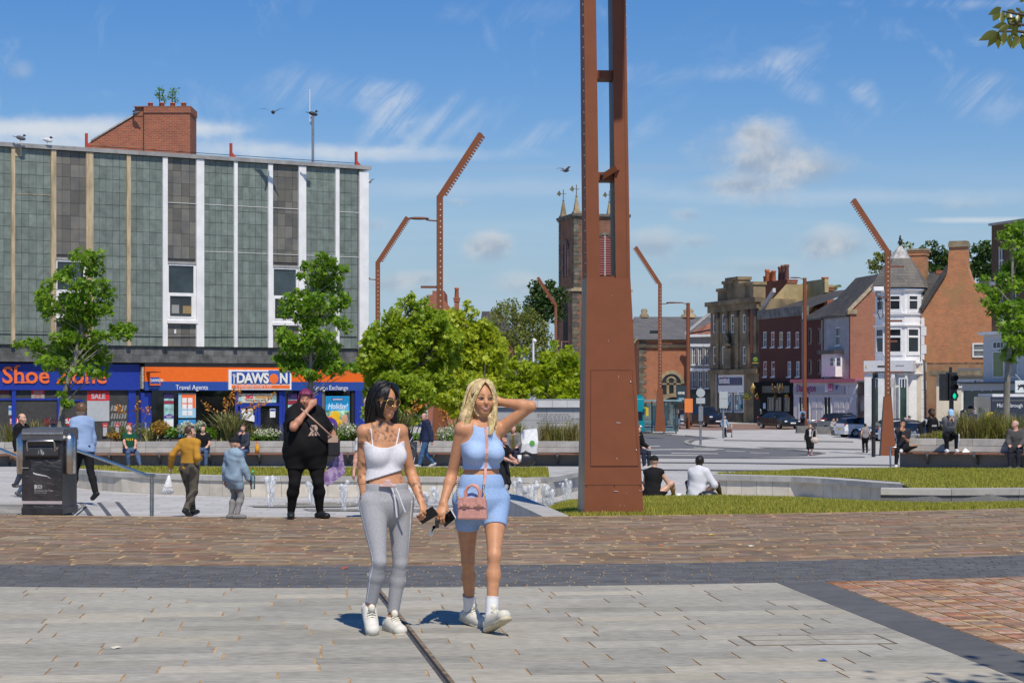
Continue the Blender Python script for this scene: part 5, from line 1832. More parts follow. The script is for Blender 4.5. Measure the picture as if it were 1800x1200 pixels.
o.location=(0,TW*.42,czf(618))
nd=214.0
nz0=1.3
nx0=wx(1113,nd)
nv=empty('church_nave',(nx0,nd,-1.3),0,None,None)
nv.parent=ch
nv.matrix_parent_inverse=(Matrix.Translation(ch.location)@Matrix.Rotation(th,4,'Z')).inverted()
nf=lambda px,py:(wx(px,nd)-nx0,wz(py,nd)+1.3)
xa,ze=nf(1124,598)
xb=nf(1262,0)[0]
cxw,zsp=nf(1180,674)[0],nf(0,674)[1]
wb=MB()
wb.box(xa,xb,0,12,0,ze)
nwall=wb.build('nave_wall',CHB2,ch)
nwall.matrix_parent_inverse=nv.matrix_parent_inverse
nwall.matrix_parent_inverse=(Matrix.Translation(ch.location)@Matrix.Rotation(th,4,'Z')).inverted()@Matrix.Translation((nx0,nd,-1.3))
bpy.data.objects.remove(nv)
NP=nwall
MB().box(xa-.3,xb,-.22,.02,nf(0,611)[1],nf(0,606)[1]).box(xa-.3,xb,-.3,.02,ze-.02,ze+.12).build('string_course',STN,NP)
z,i=0.1,0
while z<ze-.3:
 w_=.75 if i%2 else .5
 MB().box(xa-.03,xa+w_,-.06,.2,z,z+.40).build('quoin',STN,NP)
 z+=.42
 i+=1
hw=nf(1197,0)[0]-cxw
zb0=nf(0,693)[1]
ol=[(cxw-hw,zb0),(cxw+hw,zb0)]+[(cxw+hw*math.cos(a),zsp+hw*math.sin(a))for a in np.linspace(0,math.pi,15)]
MB().poly([(a,-.015,b)for a,b in ol]).build('arched_window',glass_mat('church_glass',(.02,.022,.022),.2),NP)
mb=MB()
for i in range(14):
 a0,a1=math.pi*i/14,math.pi*(i+1)/14
 for r0,r1,yy_ in((hw,hw+.38,-.14),):
  q=[(cxw+r0*math.cos(a0),yy_,zsp+r0*math.sin(a0)),(cxw+r1*math.cos(a0),yy_,zsp+r1*math.sin(a0)),(cxw+r1*math.cos(a1),yy_,zsp+r1*math.sin(a1)),(cxw+r0*math.cos(a1),yy_,zsp+r0*math.sin(a1))]
  mb.poly(q[::-1])
  mb.poly([(p[0],0,p[2])if j in(1,2)else p for j,p in enumerate([q[1],q[1],q[2],q[2]])])
mb.box(cxw-hw-.38,cxw+hw+.38,-.15,0,zb0-.22,zb0)
mb.box(cxw-hw,cxw+hw,-.12,-.02,zsp-.12,zsp+.06)
for dx in(-hw*.36,hw*.36):
 mb.box(cxw+dx-.13,cxw+dx+.13,-.12,-.02,zb0,zsp+hw*.3)
for i in range(8):
 a0,a1=math.pi*i/8,math.pi*(i+1)/8
 r0,r1=hw*.34,hw*.34+.2
 mb.poly([(cxw+r1*math.cos(a1),-.12,zsp+.25+r1*math.sin(a1)),(cxw+r1*math.cos(a0),-.12,zsp+.25+r1*math.sin(a0)),(cxw+r0*math.cos(a0),-.12,zsp+.25+r0*math.sin(a0)),(cxw+r0*math.cos(a1),-.12,zsp+.25+r0*math.sin(a1))][::-1])
mb.build('stone_tracery',STN2,NP)
dcx,dhw=nf(1184,0)[0],1.5
zds=nf(0,722)[1]
MB().poly([(dcx-dhw,-.012,0),(dcx+dhw,-.012,0)]+[(dcx+dhw*math.cos(a),-.012,zds+dhw*math.sin(a))for a in np.linspace(0,math.pi,11)]).build('arched_door',flat('dark_door',(.03,.022,.018),.6),NP)
mb=MB()
for i in range(12):
 a0,a1=math.pi*i/12,math.pi*(i+1)/12
 q=[(dcx+r*math.cos(a),-.16,zds+r*math.sin(a))for r,a in((dhw,a0),(dhw+.42,a0),(dhw+.42,a1),(dhw,a1))]
 mb.poly(q[::-1])
for s_ in(-1,1):
 mb.box(min(dcx+s_*dhw,dcx+s_*(dhw+.42)),max(dcx+s_*dhw,dcx+s_*(dhw+.42)),-.16,0,0,zds)
mb.build('stone_arch',STN2,NP)
zr_=nf(0,553)[1]
mb=MB()
mb.poly([(xa-1.0,-.35,ze+.1),(xb,-.35,ze+.1),(xb,6,zr_),(xa-.2,6,zr_)])
mb.poly([(xa-.2,6,zr_),(xb,6,zr_),(xb,12,ze),(xa-1,12,ze)])
mb.poly([(xa-1.0,-.35,ze+.1),(xa-.2,6,zr_),(xa-1.0,12,ze)])
mb.build('nave_roof',SLATE,NP)
MB().prism([(xa-1.3,ze-1.2),(xa-.2,ze+.1),(xa-.2,ze+.35),(xa-1.5,ze-.9)],-.4,.2,'y').build('gable_coping',STN2,NP)
q0=nf(1157,585)
MB().box(q0[0]-.8,q0[0]+.1,1.2,1.5,q0[1]-.1,q0[1]+.3).build('skylight',glass_mat('church_glass'),NP).rotation_euler=(0,0,0)
for px,w_ in((1139,.5),(1219,.8)):
 x_,z_=nf(px,553)
 MB().lathe([(w_*1.1,0),(w_,.3),(w_*.6,.5),(w_*.75,.8),(w_*.4,1.0)],(x_,6,z_-.1),8).build('roof_vent',STN2,NP)
# --- far street, from the church to the right edge
GRB=brick_mat('grey_brick',(.30,.27,.245),(.22,.19,.175),(.32,.30,.28),dirt=.3)
PUBB=brick_mat('pub_brick',(.165,.055,.040),(.115,.04,.032),(.15,.09,.07),dirt=.3)
BANK=mat('weathered_sandstone',(.30,.225,.125),.9,.45,.45,col2=(.145,.11,.068),bump=.3,bscale=3)
GABB=brick_mat('gable_brick',(.42,.16,.085),(.32,.115,.065),(.30,.21,.16),dirt=.25)
WBR=brick_mat('warm_gable_brick',(.64,.22,.08),(.40,.16,.075),(.50,.36,.22),dirt=.25,patch=(.36,.22,.10))
DBR=brick_mat('dark_building_brick',(.165,.095,.052),(.115,.068,.042),(.17,.12,.08),dirt=.3)
GREYR=mat('grey_render',(.42,.425,.42),.8,.10,1.5)
DGL=glass_mat('dark_sash_glass',(.018,.02,.024),.06)
d1=212.5
Hh=Fac('town_house',(wx(1211,d1),d1),(wx(1249,d1),d1-2),-1.3,'narrow grey brick house with tall white sashes between the church and the stone bank','house')
hr=Hh.root
zt_=Hh.z(1230,592)
holes=[]
for px in(1216,1227,1239):
 for y0,y1 in((609,641),(652,682)):
  holes.append((Hh.s(px),Hh.s(px+7),Hh.z(px,y1),Hh.z(px,y0)))
shell(hr,Hh.len,8,zt_,holes,GRB)
for h in holes:
 window(hr,*h,rows=2,cols=2,gm=DGL,sill=WHITE)
 MB().box(h[0]-.15,h[1]+.15,-.06,.0,h[3],h[3]+.28).build('lintel',WHITE,hr)
MB().box(-.1,Hh.len,-.3,.1,zt_,zt_+.25).build('cornice',WHITE,hr)
mb=MB()
zr_=Hh.z(1245,556)
mb.poly([(-.1,-.3,zt_+.25),(Hh.len+.3,-.3,zt_+.25),(Hh.len+.3,3.5,zr_+.4),(Hh.len-.6,3.5,zr_+.4)])
mb.build('roof',mat('red_roof_tile',(.24,.10,.065),.85,.3,2,bump=.5,bscale=5),hr)
mb=MB()
mb.prism([(-.2,zt_+.2),(Hh.len+.5,zr_+.5),(Hh.len+.5,zr_+.9),(-.2,zt_+.55)],-.4,-.15,'y')
mb.build('verge',flat('verge_white',(.55,.54,.52),.7),hr)
MB().box(0,Hh.len,-.12,-.02,Hh.z(1230,692),Hh.z(1230,684)).build('shop_fascia',BLACKP,hr)
MB().box(0.2,Hh.len-.2,-.06,.0,0.3,Hh.z(1230,693)).build('shop_window',SHOPG,hr)
sgn=empty('hanging_shop_sign',(wx(1203,211),211,wz(690,211)),0,'square dark hanging shop sign with pale letters beside the arched church door','sign')
MB().box(-.85,.55,-.06,.06,-1.1,.75).build('panel',flat('sign_dark',(.02,.045,.06),.5),sgn)
text('one',.55,SWHITE,sgn,(-.70,-.07,-.15),ext=.01,bold=.01,sx=.85)
text('one',.45,PALEB,sgn,(-.62,-.07,-.75),ext=.01,bold=.01,sx=.85)
MB().box(.55,1.6,-.03,.03,.5,.6).build('arm',BLACKP,sgn)
BP=[(x*1.09,d*1.09)for x,d in((17.95,190.5),(22.3,180.0),(24.85,169.8),(25.9,165.5),(27.15,160.5))]
Bk=Fac('bank_building',(wx(1249,207.6),207.6),BP[1],-1.36,'ornate weathered sandstone bank with pilasters and stepped parapet')
br_=Bk.root
zc_=Bk.z(1290,529)
holes=[]
for px in(1255,1271,1286.5,1307,1325.5):
 for y0,y1 in((553,585),(609,640)):
  if px==1286.5 and y0>600:
   continue
  holes.append((Bk.s(px-1.5),Bk.s(px+3),Bk.z(px,y1),Bk.z(px,y0)))
zg=Bk.z(1290,655)
sh0,sh1=Bk.s(1263),Bk.s(1308)
holes.append((sh0,sh1,.9,zg-.2))
shell(br_,Bk.len,10,zc_,holes,BANK,reveal=.14)
for h in holes[:-1]:
 window(br_,*h,y=.07,rows=2,gm=DGL,fw=.11)
MB().box(-.3,Bk.len+.3,-.55,.2,zc_-.35,zc_+.1).box(-.15,Bk.len+.15,-.30,0,zc_-1.0,zc_-.36).build('cornice',BANK,br_)
MB().box(-.1,Bk.len+.1,-.28,-.005,zg-.1,zg+.35).build('string_course',BANK,br_)
for px in(1262.5,1279,1297,1316,1329):
 s_=Bk.s(px)
 w_=.34
 MB().box(s_-w_,s_+w_,-.13,-.004,zg+.36,zc_-1.0).build('pilaster',BANK,br_)
 MB().frustum((s_,-.1,zc_-1.7),(w_*.9,.09,0),(s_,-.12,zc_-1.05),(w_*1.3,.18,0)).build('capital',STN,br_)
for px in(1260,1321.5):
 s_=Bk.s(px)
 MB().box(s_-.32,s_+.32,-.05,-.003,Bk.z(px,645),Bk.z(px,545)).build('brick_panel',REDBR,br_)
s_=Bk.s(1283)
MB().box(s_-.9,s_+.9,-.35,-.005,Bk.z(1283,648),Bk.z(1283,612)).build('niche',BANK,br_)
MB().box(s_-.5,s_+.5,-.37,-.352,Bk.z(1283,645),Bk.z(1283,618)).build('niche_back',STN,br_)
MB().prism([(s_-1.1,Bk.z(1283,608)),(s_+1.1,Bk.z(1283,608)),(s_,Bk.z(1283,600))],-.45,-.005,'y').build('pediment',BANK,br_)
MB().ell((s_,-.3,Bk.z(1283,596)),(.5,.25,.6)).build('carved_crest',STN,br_)
for p0,p1,py in((1263,1279,506),(1273,1291,494),(1279,1300,489),(1300,1326,501)):
 MB().box(Bk.s(p0),Bk.s(p1),-.1,1.2,zc_+.1,Bk.z(1285,py)).box(Bk.s(p0)-.12,Bk.s(p1)+.12,-.25,1.3,Bk.z(1285,py)-.25,Bk.z(1285,py)+.06).build('parapet_block',BANK,br_)
chimney(br_,Bk.s(1265),Bk.s(1269),1.5,2.2,zc_,Bk.z(1266,500),STN,())
bs=bx('shop_front',WHITE,br_,sh0,sh1,-.04,.26,Bk.z(1285,690),zg-.2)
bx('shop_panel',flat('travel_navy',(.02,.03,.12),.4),bs,Bk.s(1264.5),Bk.s(1305),-.12,-.041,Bk.z(1285,677),Bk.z(1285,663.5))
MB().disc((Bk.s(1275.5),-.16,Bk.z(1275,667.5)),.34,12).build('red_mark',SRED,bs)
text('heronfoods',.95,SWHITE,bs,(Bk.s(1264.8,-.13),-.16,Bk.z(1272,673.5)),ext=.02,bold=.02,sx=.60)
for p0,p1 in((1265,1286),(1289,1307)):
 w=window(br_,Bk.s(p0),Bk.s(p1),1.0,Bk.z(1285,691),y=.1,cols=2,fw=.12,gm=glass_mat('travel_window',(.05,.10,.12),.05))
 rr_=random.Random(p0)
 mb=MB()
 for i in range(9):
  a=rr_.uniform(Bk.s(p0)+.2,Bk.s(p1)-.7)
  z=rr_.uniform(1.1,2.8)
  mb.box(a,a+.45,.06,.09,z,z+.5,rr_.randrange(3))
 tag(mb.build('window_cards',[PALEB,SWHITE,flat('card_teal',(.1,.4,.4),.5)],w),kind='stuff')
MB().box(Bk.s(1266),Bk.s(1306),-.1,.28,0,.98).build('stall_base',STN,br_)
MB().tube([(Bk.s(1261),-.1,.2),(Bk.s(1261),-.1,zg)],.10,6).build('drain_pipe',flat('pipe_grey',(.35,.35,.36),.5),br_)
Pb=Fac('pub',BP[1],BP[2],-1.36,'dark red brick pub with white sash windows and black frontage hung with flower baskets','pub')
pr_=Pb.root
zc_=Pb.z(1372,558)
holes=[]
for px in(1344,1358,1372.5,1386,1401):
 holes.append((Pb.s(px-3.4),Pb.s(px+3.4),Pb.z(px,610),Pb.z(px,583)))
for px in(1344.5,1358.5,1387,1402):
 holes.append((Pb.s(px-3.4),Pb.s(px+3.4),Pb.z(px,662),Pb.z(px,635)))
zpf=Pb.z(1372,671)
shell(pr_,Pb.len,9,zc_,holes,PUBB)
CURT=flat('curtain_red',(.25,.05,.04),.7)
for i,h in enumerate(holes):
 gm=(glass_mat('curtained_glass',(.28,.09,.07),.1,.4)if i in(1,4,5,6)else glass_mat('curtained_glass_gold',(.42,.32,.10),.1,.4)if i==2 else glass_mat('pale_glass',(.20,.22,.24),.08))
 window(pr_,*h,rows=2,gm=gm,fw=.10,sill=WHITE)
MB().box(-.1,Pb.len+.1,-.14,.5,zc_-.005,zc_+.9).build('parapet',mat('parapet_stone',(.20,.19,.165),.9,.3,1),pr_)
mb=MB()
rz_=Pb.z(1345,520)
mb.poly([(-.2,.5,zc_+.7),(Pb.len+.15,.5,zc_+.7),(Pb.len+.15,6,rz_+.4),(3.2,6,rz_+.4)])
mb.build('roof',SLATED,pr_)
mb=MB()
mb.poly([(-.25,.2,zc_+.6),(-.25,8,zc_+.6),(-.25,8,rz_+1.3),(-.25,3,rz_+1.3)])
mb.prism([(-.4,zc_+.4),(4.2,rz_+.3),(4.2,rz_+1.6),(-.4,rz_+1.6)],5.2,5.6,'y')
mb.build('gable_wall',mat('ochre_render',(.40,.31,.15),.9,.15,1),pr_)
mb=MB()
mb.prism([(-.2,zc_+.8),(3.0,rz_+.3),(3.0,rz_+.7),(-.2,zc_+1.2)],.3,.6,'y')
mb.build('verge',flat('verge_white',(.55,.54,.52),.7),pr_)
for a,b,py,pots in((1342,1352,502,((.25,1.0,.22),(.8,1.7,.24))),(1352,1366,494,((.35,1.0,.26),(1.0,1.1,.26))),(1366,1391,493,((.6,1.5,.24),(1.5,1.6,.28),(2.4,1.6,.24)))):
 xa_,xb_=Pb.s(a,5),Pb.s(b,5)
 chimney(pr_,xa_,xb_,4.6,5.6,rz_-1,Pb.z((a+b)/2,py,5),REDBR,[(xa_+q,h_,r_)for q,h_,r_ in pots],POTD if a>1360 else POT)
fr=bx('pub_front',flat('pub_black',(.012,.012,.012),.8,spec=.1),pr_,0.05,Pb.len-.05,-.55,-.003,0.02,zpf)
bx('fascia',flat('pub_fascia',(.022,.02,.02),.4),fr,Pb.s(1350),Pb.s(1398),-.62,-.552,Pb.z(1372,690),Pb.z(1372,678))
text('Royal Oak',1.15,flat('gold_letters',(.20,.125,.045),.5),fr,(Pb.s(1357,-.6),-.66,Pb.z(1372,688)),ext=.02,bold=0,sx=.62)
for p0,p1,y0,y1 in((1351,1357,698,738),(1366,1372,699,720),(1375,1380,700,720)):
 pass
for p0,p1 in((1350,1361),(1363,1374),(1379,1388)):
 window(fr,Pb.s(p0,-.55),Pb.s(p1,-.55),Pb.z(1365,722),Pb.z(1365,698),y=-.552,fm=flat('pub_frame',(.16,.15,.13),.5),gm=DGL,fw=.14,cols=2)
MB().box(Pb.s(1334),Pb.s(1346),-.56,-.552,.02,Pb.z(1340,700)).build('doorway',DARKIN,fr)
bx('notice',PALEB,fr,Pb.s(1351.5),Pb.s(1356),-.60,-.575,Pb.z(1354,718),Pb.z(1354,708))
hs_=empty('pub_sign',(Pb.L[0]+.2,Pb.L[1]-1.6,-1.36),0,'square black pub sign painted with a tree, hung out over the doorway','sign')
kd=Pb.L[1]-1.6
MB().box(wx(1320,kd)-hs_.location.x,wx(1335,kd)-hs_.location.x,-.08,.08,wz(644,kd)+1.36,wz(622,kd)+1.36).build('board',flat('pub_board',(.02,.022,.015),.4),hs_)
MB().ell((wx(1327.5,kd)-hs_.location.x,-.09,wz(632,kd)+1.36),(.26,.03,.25),10,6).build('painted_tree',flat('sign_green',(.13,.22,.02),.6),hs_)
MB().box(wx(1322,kd)-hs_.location.x,wx(1333,kd)-hs_.location.x,-.1,-.085,wz(638.6,kd)+1.36,wz(637.2,kd)+1.36).build('painted_line',flat('sign_gold',(.45,.33,.1),.5),hs_)
MB().box(wx(1320,kd)-hs_.location.x,wx(1338,kd)-hs_.location.x,-.03,.03,wz(621.5,kd)+1.36,wz(620.5,kd)+1.36).build('arm',BLACKP,hs_)
LEAFD=leaf_mat('basket_leaf',(.04,.10,.015),(.13,.22,.03),.3)
FLR=flat('flower_red',(.55,.06,.05),.6)
FLY=flat('flower_yellow',(.62,.38,.03),.6)
def leaf_ball(name,c,r,n,size,m,seed,parent=None,flat_=0.0,extra=None):
 """loose ball of small leaves"""
 rg=np.random.default_rng(seed)
 d=rg.normal(size=(n,3))
 d/=np.linalg.norm(d,axis=1)[:,None]
 P=np.array(c)+d*np.array(r)*(rg.random(n)**.4)[:,None]
 return leaves_obj(name,P,size,m,rg,parent)
def leaves_obj(name,P,size,m,rg,parent=None,up=.35,five=False,mi=None,mats=None):
 n=len(P)
 N_=rg.normal(size=(n,3))
 N_[:,2]+=up*2
 N_[:,1]-=.4
 N_/=np.linalg.norm(N_,axis=1)[:,None]
 A=np.cross(N_,rg.normal(size=(n,3)))
 A/=np.linalg.norm(A,axis=1)[:,None]
 B=np.cross(N_,A)
 s=(size*(.6+.8*rg.random(n)))[:,None]
 if five:
  c5=[(0,0),(.30,.12),(.95,.42),(.42,.42),(.62,1.05),(.0,.62),(-.62,1.05),(-.42,.42),(-.95,.42),(-.30,.12)]
  v=np.stack([P+A*s*a*.75+B*s*(b-.3)*.9+N_*s*(-.22*abs(a))for a,b in c5],1).reshape(-1,3)
  f=np.arange(n*10).reshape(-1,10)
 else:
  v=np.stack([P-B*s*.5,P+A*s*.32+N_*s*.1,P+B*s*.55-N_*s*.12,P-A*s*.32+N_*s*.1],1).reshape(-1,3)
  f=np.arange(n*4).reshape(-1,4)
 me=np_mesh(name,v,f,mats or m,mi=mi)
 return link(name,me,parent)
for px,c2,lb in((1312.5,FLY,'at the left end, by the bank'),(1333,FLR,'over the pub doorway'),(1367,FLR,'under the pub name'),(1387,FLR,'at the right end of the pub')):
 dd=Pb.d(min(max(px,1334),1410))-1.2
 r=empty('flower_basket',(wx(px,dd),dd,wz(697,dd)),0,'hanging basket of flowers '+lb,'flower basket','hanging baskets on the pub')
 leaf_ball('leaves',(0,0,0),(.42,.4,.32),80,.17,LEAFD,int(px),r)
 leaf_ball('flowers',(0,-.12,-.02),(.42,.38,.30),34,.13,c2,int(px)+1,r)
 MB().tube([(0,0,.3),(0,0,1.1)],.025,5).build('chain',BLACKP,r)
GOLD=flat('lantern_gold',(.48,.34,.11),.4,metal=.3)
for px,lb in((1323.5,'left, by the bank corner'),(1372,'over the middle of the pub')):
 dd=Pb.d(min(max(px,1334),1410))-1.3
 r=empty('lantern',(wx(px,dd),dd,wz(684,dd)),0,'big pale gold lantern on the pub front, '+lb,'lantern','lanterns on the pub')
 MB().lathe([(.03,.6),(.08,.5),(.30,.15),(.27,.1),(.17,-.35),(.03,-.42)],(0,0,0),6).build('lamp_body',GOLD,r)
 MB().tube([(0,0,.2),(0,1.0,.4)],.03,5).build('arm',BLACKP,r)
Bp=Fac('brick_house',BP[2],BP[3],-1.36,'plain red brick house with four dark framed windows between pub and grey house','house')
holes=[(Bp.s(px-3.4),Bp.s(px+3.8),Bp.z(px,y1),Bp.z(px,y0))for px in(1423,1439)for y0,y1 in((576,606),(631,659))]
zc2=Bp.z(1430,563)
shell(Bp.root,Bp.len,9,zc2,holes,PUBB)
for h in holes:
 window(Bp.root,*h,rows=1,cols=1,gm=glass_mat('brown_glass',(.05,.035,.028),.2),fm=flat('brown_frame',(.17,.11,.08),.6),fw=.18)
MB().box(-.1,Bp.len+.05,-.25,.1,zc2,zc2+.16).build('gutter',BLACKP,Bp.root)
MB().tube([(Bp.len-.05,-.12,.2),(Bp.len-.05,-.12,zc2)],.09,6).build('drain_pipe',flat('pipe_buff',(.42,.34,.26),.6),Bp.root)
MB().tube([(.1,-.12,.2),(.1,-.12,zc2+.8)],.08,6).build('drain_pipe',flat('pipe_grey',(.35,.35,.36),.5),Bp.root)
mb=MB()
mb.poly([(-.2,-.2,zc2+.16),(Bp.len+.1,-.2,zc2+.16),(Bp.len+.1,6.5,Bp.z(1440,487,6)),(-.2,6.0,rz_+.4)])
mb.build('roof',SLATED,Bp.root)
ch_=chimney(Bp.root,Bp.s(1442,6),Bp.s(1455,6),5.6,6.6,zc2+1,Bp.z(1448,505,6),REDBR,[(Bp.s(1445,6)+.5,1.0,.35)],POT)
Gh=Fac('grey_house',BP[3],BP[4],-1.36,'pale grey rendered house with a white first floor bay and red brick gable end','house')
gr_=Gh.root
zc3=Gh.z(1470,556)
holes=[(Gh.s(1467.5),Gh.s(1476),Gh.z(1471,607),Gh.z(1471,575))]
shell(gr_,Gh.len,11,zc3,holes,GREYR,roof=False)
window(gr_,*holes[0],rows=2,gm=DGL,fw=.1,sill=WHITE)
zb0,zb1=Gh.z(1470,662),Gh.z(1470,622)
bay=bx('bay_window',WHITE,gr_,Gh.s(1457),Gh.s(1481),-.7,-.003,zb0,zb1)
for p0,p1 in((1459.5,1466.5),(1471,1478.5)):
 window(bay,Gh.s(p0,-.7),Gh.s(p1,-.7),zb0+.9,zb1-.3,y=-.69,rows=2,gm=DGL,fw=.08)
bx('bay_roof',flat('lead',(.05,.05,.052),.5),bay,Gh.s(1454),Gh.s(1483),-.95,-.003,zb1+.003,zb1+.35)
GD=6.4
zg1=Gh.z(1492,547)
apex=Gh.z(1540,487,3)
mb=MB()
mb.prism([(0.0,0),(GD,0),(GD,zg1),(3.2,apex),(0,zg1)],Gh.len,Gh.len+.3,'x')
mb.build('gable_wall',GABB,gr_)
mb=MB()
mb.prism([(-.25,zg1-.2),(-.25,zg1+.1),(3.2,apex+.3),(3.2,apex)],Gh.len+.05,Gh.len+.45,'x')
mb.build('verge',mat('buff_verge',(.38,.31,.2),.9,.2,2),gr_)
mb=MB()
mb.poly([(-.15,-.3,zc3+.05),(Gh.len+.3,-.3,zc3+.05),(Gh.len+.3,3.2,apex+.3),(-.15,3.2,apex+.2)])
mb.poly([(-.15,3.2,apex+.2),(Gh.len+.3,3.2,apex+.3),(Gh.len+.3,6.7,zc3),(-.15,6.7,zc3)])
mb.build('roof',SLATED,gr_)
MB().box(Gh.len+.30,Gh.len+.45,-.3,.6,zg1-.25,zg1+.15).build('kneeler',STN2,gr_)
MB().box(-.1,Gh.len,-.22,.0,zc3-.12,zc3+.04).build('gutter',BLACKP,gr_)
OS=Fac('corner_shop',(wx(1395,179.3),179.3),(wx(1507,171),171),-1.38,'single storey white panelled corner shop front with a pink trimmed fascia','shop')
so=OS.root
zsh=OS.z(1450,672)
zfa=OS.z(1450,693)
MB().box(0,OS.len,0,4.0,0,zsh).build('wall',WHITE,so)
bx('fascia',flat('fascia_grey',(.50,.50,.52),.5),so,.1,OS.s(1486),-.12,-.003,zfa,zsh-.35)
bx('cornice',flat('pink_trim',(.45,.13,.18),.6),so,-.15,OS.len+.1,-.3,4.1,zsh+.002,zsh+.3)
text('Darlington',.95,flat('pink_letters',(.40,.10,.22),.5),so,(OS.s(1400,-.13),-.14,OS.z(1410,688)),ext=.02,bold=.01,sx=.72)
sq=bx('logo_sign',SWHITE,so,OS.s(1453),OS.s(1466),-.2,-.125,OS.z(1459,688.5),OS.z(1459,675))
text('on',.9,flat('pink_logo',(.62,.05,.20),.5),sq,(OS.s(1455,-.2),-.22,OS.z(1459,683)),ext=.02,bold=.02,sx=.78)
mb=MB()
cx_,cz_=OS.s(1459.5,-.2),OS.z(1459,683.5)
for i in range(8):
 a0,a1=math.pi*(1.15+.7*i/8),math.pi*(1.15+.7*(i+1)/8)
 mb.poly([(cx_+.42*math.cos(a0),-.21,cz_+.22*math.sin(a0)),(cx_+.42*math.cos(a1),-.21,cz_+.22*math.sin(a1)),(cx_+.36*math.cos(a1),-.21,cz_+.14*math.sin(a1)),(cx_+.36*math.cos(a0),-.21,cz_+.14*math.sin(a0))][::-1])
mb.build('logo_smile',flat('pink_logo',(.62,.05,.20),.5),sq)
bx('blue_badge',NAVY,so,OS.s(1471),OS.s(1474),-.14,-.05,OS.z(1472,684),OS.z(1472,677))
for p0,p1 in((1404,1416),(1417,1424),(1448,1462)):
 window(so,OS.s(p0),OS.s(p1),.55,zfa-.1,y=-.004,cols=2 if p1-p0>8 else 1,gm=glass_mat('teal_shop_glass',(.03,.06,.06),.06),fw=.14)
PANEL=flat('panel_white',(.72,.71,.70),.5)
for p0,p1 in((1428,1436),(1438,1446),(1467,1475),(1477,1484)):
 for z0,z1 in((.4,1.5),(1.7,zfa-.3)):
  bx('panel',PANEL,so,OS.s(p0),OS.s(p1),-.06,-.003,z0,z1)
for p0,p1 in((1487,1492),(1494,1506)):
 for z0,z1 in((.4,1.3),(1.5,zfa-.3),(zfa,zsh-.3)):
  bx('panel',mat('panel_cream',(.66,.60,.50),.6)if z0>3 else PANEL,so,OS.s(p0),OS.s(p1),-.06,-.003,z0,z1)
bx('plinth',flat('dark_plinth',(.16,.16,.16),.7),so,0,OS.len,-.08,-.003,0,.35)
LK=Fac('link_building',(wx(1508,170.5),170.5),(wx(1528,169),169),-1.4,'narrow brown stone link building with a rounded window by the turret','building')
zl=LK.z(1518,671)
MB().box(0,LK.len,0,4,0,zl).build('wall',mat('brown_stone',(.17,.125,.09),.9,.3,1),LK.root)
bx('roof_edge',flat('roof_lead',(.30,.30,.30),.6),LK.root,-.05,LK.len+.05,-.15,4,zl+.002,zl+.14)
a,b,c,d=LK.s(1511.5),LK.s(1520),LK.z(1516,727),LK.z(1516,692)
ol=[(a,c+.3),(a+.3,c),(b-.3,c),(b,c+.3),(b,d-.4),(b-.4,d),(a+.4,d),(a,d-.4)]
MB().prism(ol,-.05,-.003,'y').build('window',flat('oval_frame',(.10,.08,.06),.6),LK.root)
MB().prism([(a+(x-a)*.82+.17,c+(z-c)*.92+.12)for x,z in ol],-.06,-.052,'y').build('pane',glass_mat('pale_glass',(.20,.22,.24),.08),LK.root.children[-1])
# --- white turret building with the big brick gable
td=141.0
Tb=Fac('turret_building',(wx(1620,td),td),(wx(1748,td-2),td-2),-1.55,'white corner building with a slate turret and a large orange brick gable','building')
tr=Tb.root
A=lambda px,py,y=0:(Tb.s(px,y),Tb.z(px,py,y))
zk=A(1622,548)[1]
prof=[(0,0),(A(1760,0)[0],0),A(1760,560),A(1723,505),A(1708,492),A(1701,470),A(1699,434),A(1668,434),A(1666,470),A(1664,482),A(1622,548),(0,zk)]
whole=MB()
hw_=(A(1709.5,0)[0],A(1733,0)[0],A(0+1720,628)[1],A(1720,603)[1])
whole.prism(prof,0.0,.9,'y')
whole.build('gable_wall',WBR,tr)
wn=window(tr,*hw_,y=-.004,rows=2,fw=.10,gm=glass_mat('net_curtain_glass',(.16,.17,.16),.2),depth=.07)
MB().box(*A(1667,0)[:1],A(1700,0)[0]+.05,-.12,1.0,A(1680,434)[1],A(1680,427)[1]).box(A(1668,0)[0]-.0,A(1699.5,0)[0],-.06,.96,A(1680,427)[1],A(1680,425)[1]+.06).build('chimney_cap',STN2,tr)
q_=MB()
q_.box(A(1621,0)[0]+.15,A(1745,0)[0],-.012,-.002,A(1680,640)[1],A(1680,637)[1])
q_.build('dark_brick_course',brick_mat('course_brick',(.12,.075,.05),(.36,.2,.12),(.3,.2,.14),bw=.2,bh=.4),tr)
MB().box(A(1621,0)[0]+.16,A(1745,0)[0],-.010,-.002,0,A(1680,641)[1]).build('sandy_base',mat('sandy_brick',(.34,.21,.11),.9,.25,1.2,col2=(.30,.15,.08)),tr)
z=.2
i=0
while z<zk-.5:
 w_=.34 if i%2 else .20
 MB().box(-.03,w_,-.05,-.002,z,z+.62).build('quoin',WHITE,tr)
 z+=.64
 i+=1
mb=MB()
mb.prism([A(1622,548),A(1664,482),A(1666,472),(A(1664,0)[0],A(1664,466)[1]),A(1620,538)],-.18,6,'y')
mb.build('verge',SLATED,tr)
RT=mat('ridge_tile',(.36,.12,.07),.9,.2,3)
mb=MB()
mb.poly([(A(1598,548)[0]-1.6,-.2,zk-.1),(A(1622,548)[0],-.16,zk),(A(1664,482)[0],1.0,A(1664,480)[1]),(A(1664,0)[0],7.0,A(1664,470)[1]),(A(1600,0)[0],7,A(1600,470)[1])])
mb.poly([(A(1598,548)[0]-1.6,-.2,zk-.1),(A(1622,548)[0],-.16,zk),(A(1655,500)[0],1.0,A(1655,497)[1]),(A(1590,0)[0],2.2,A(1590,497)[1])])
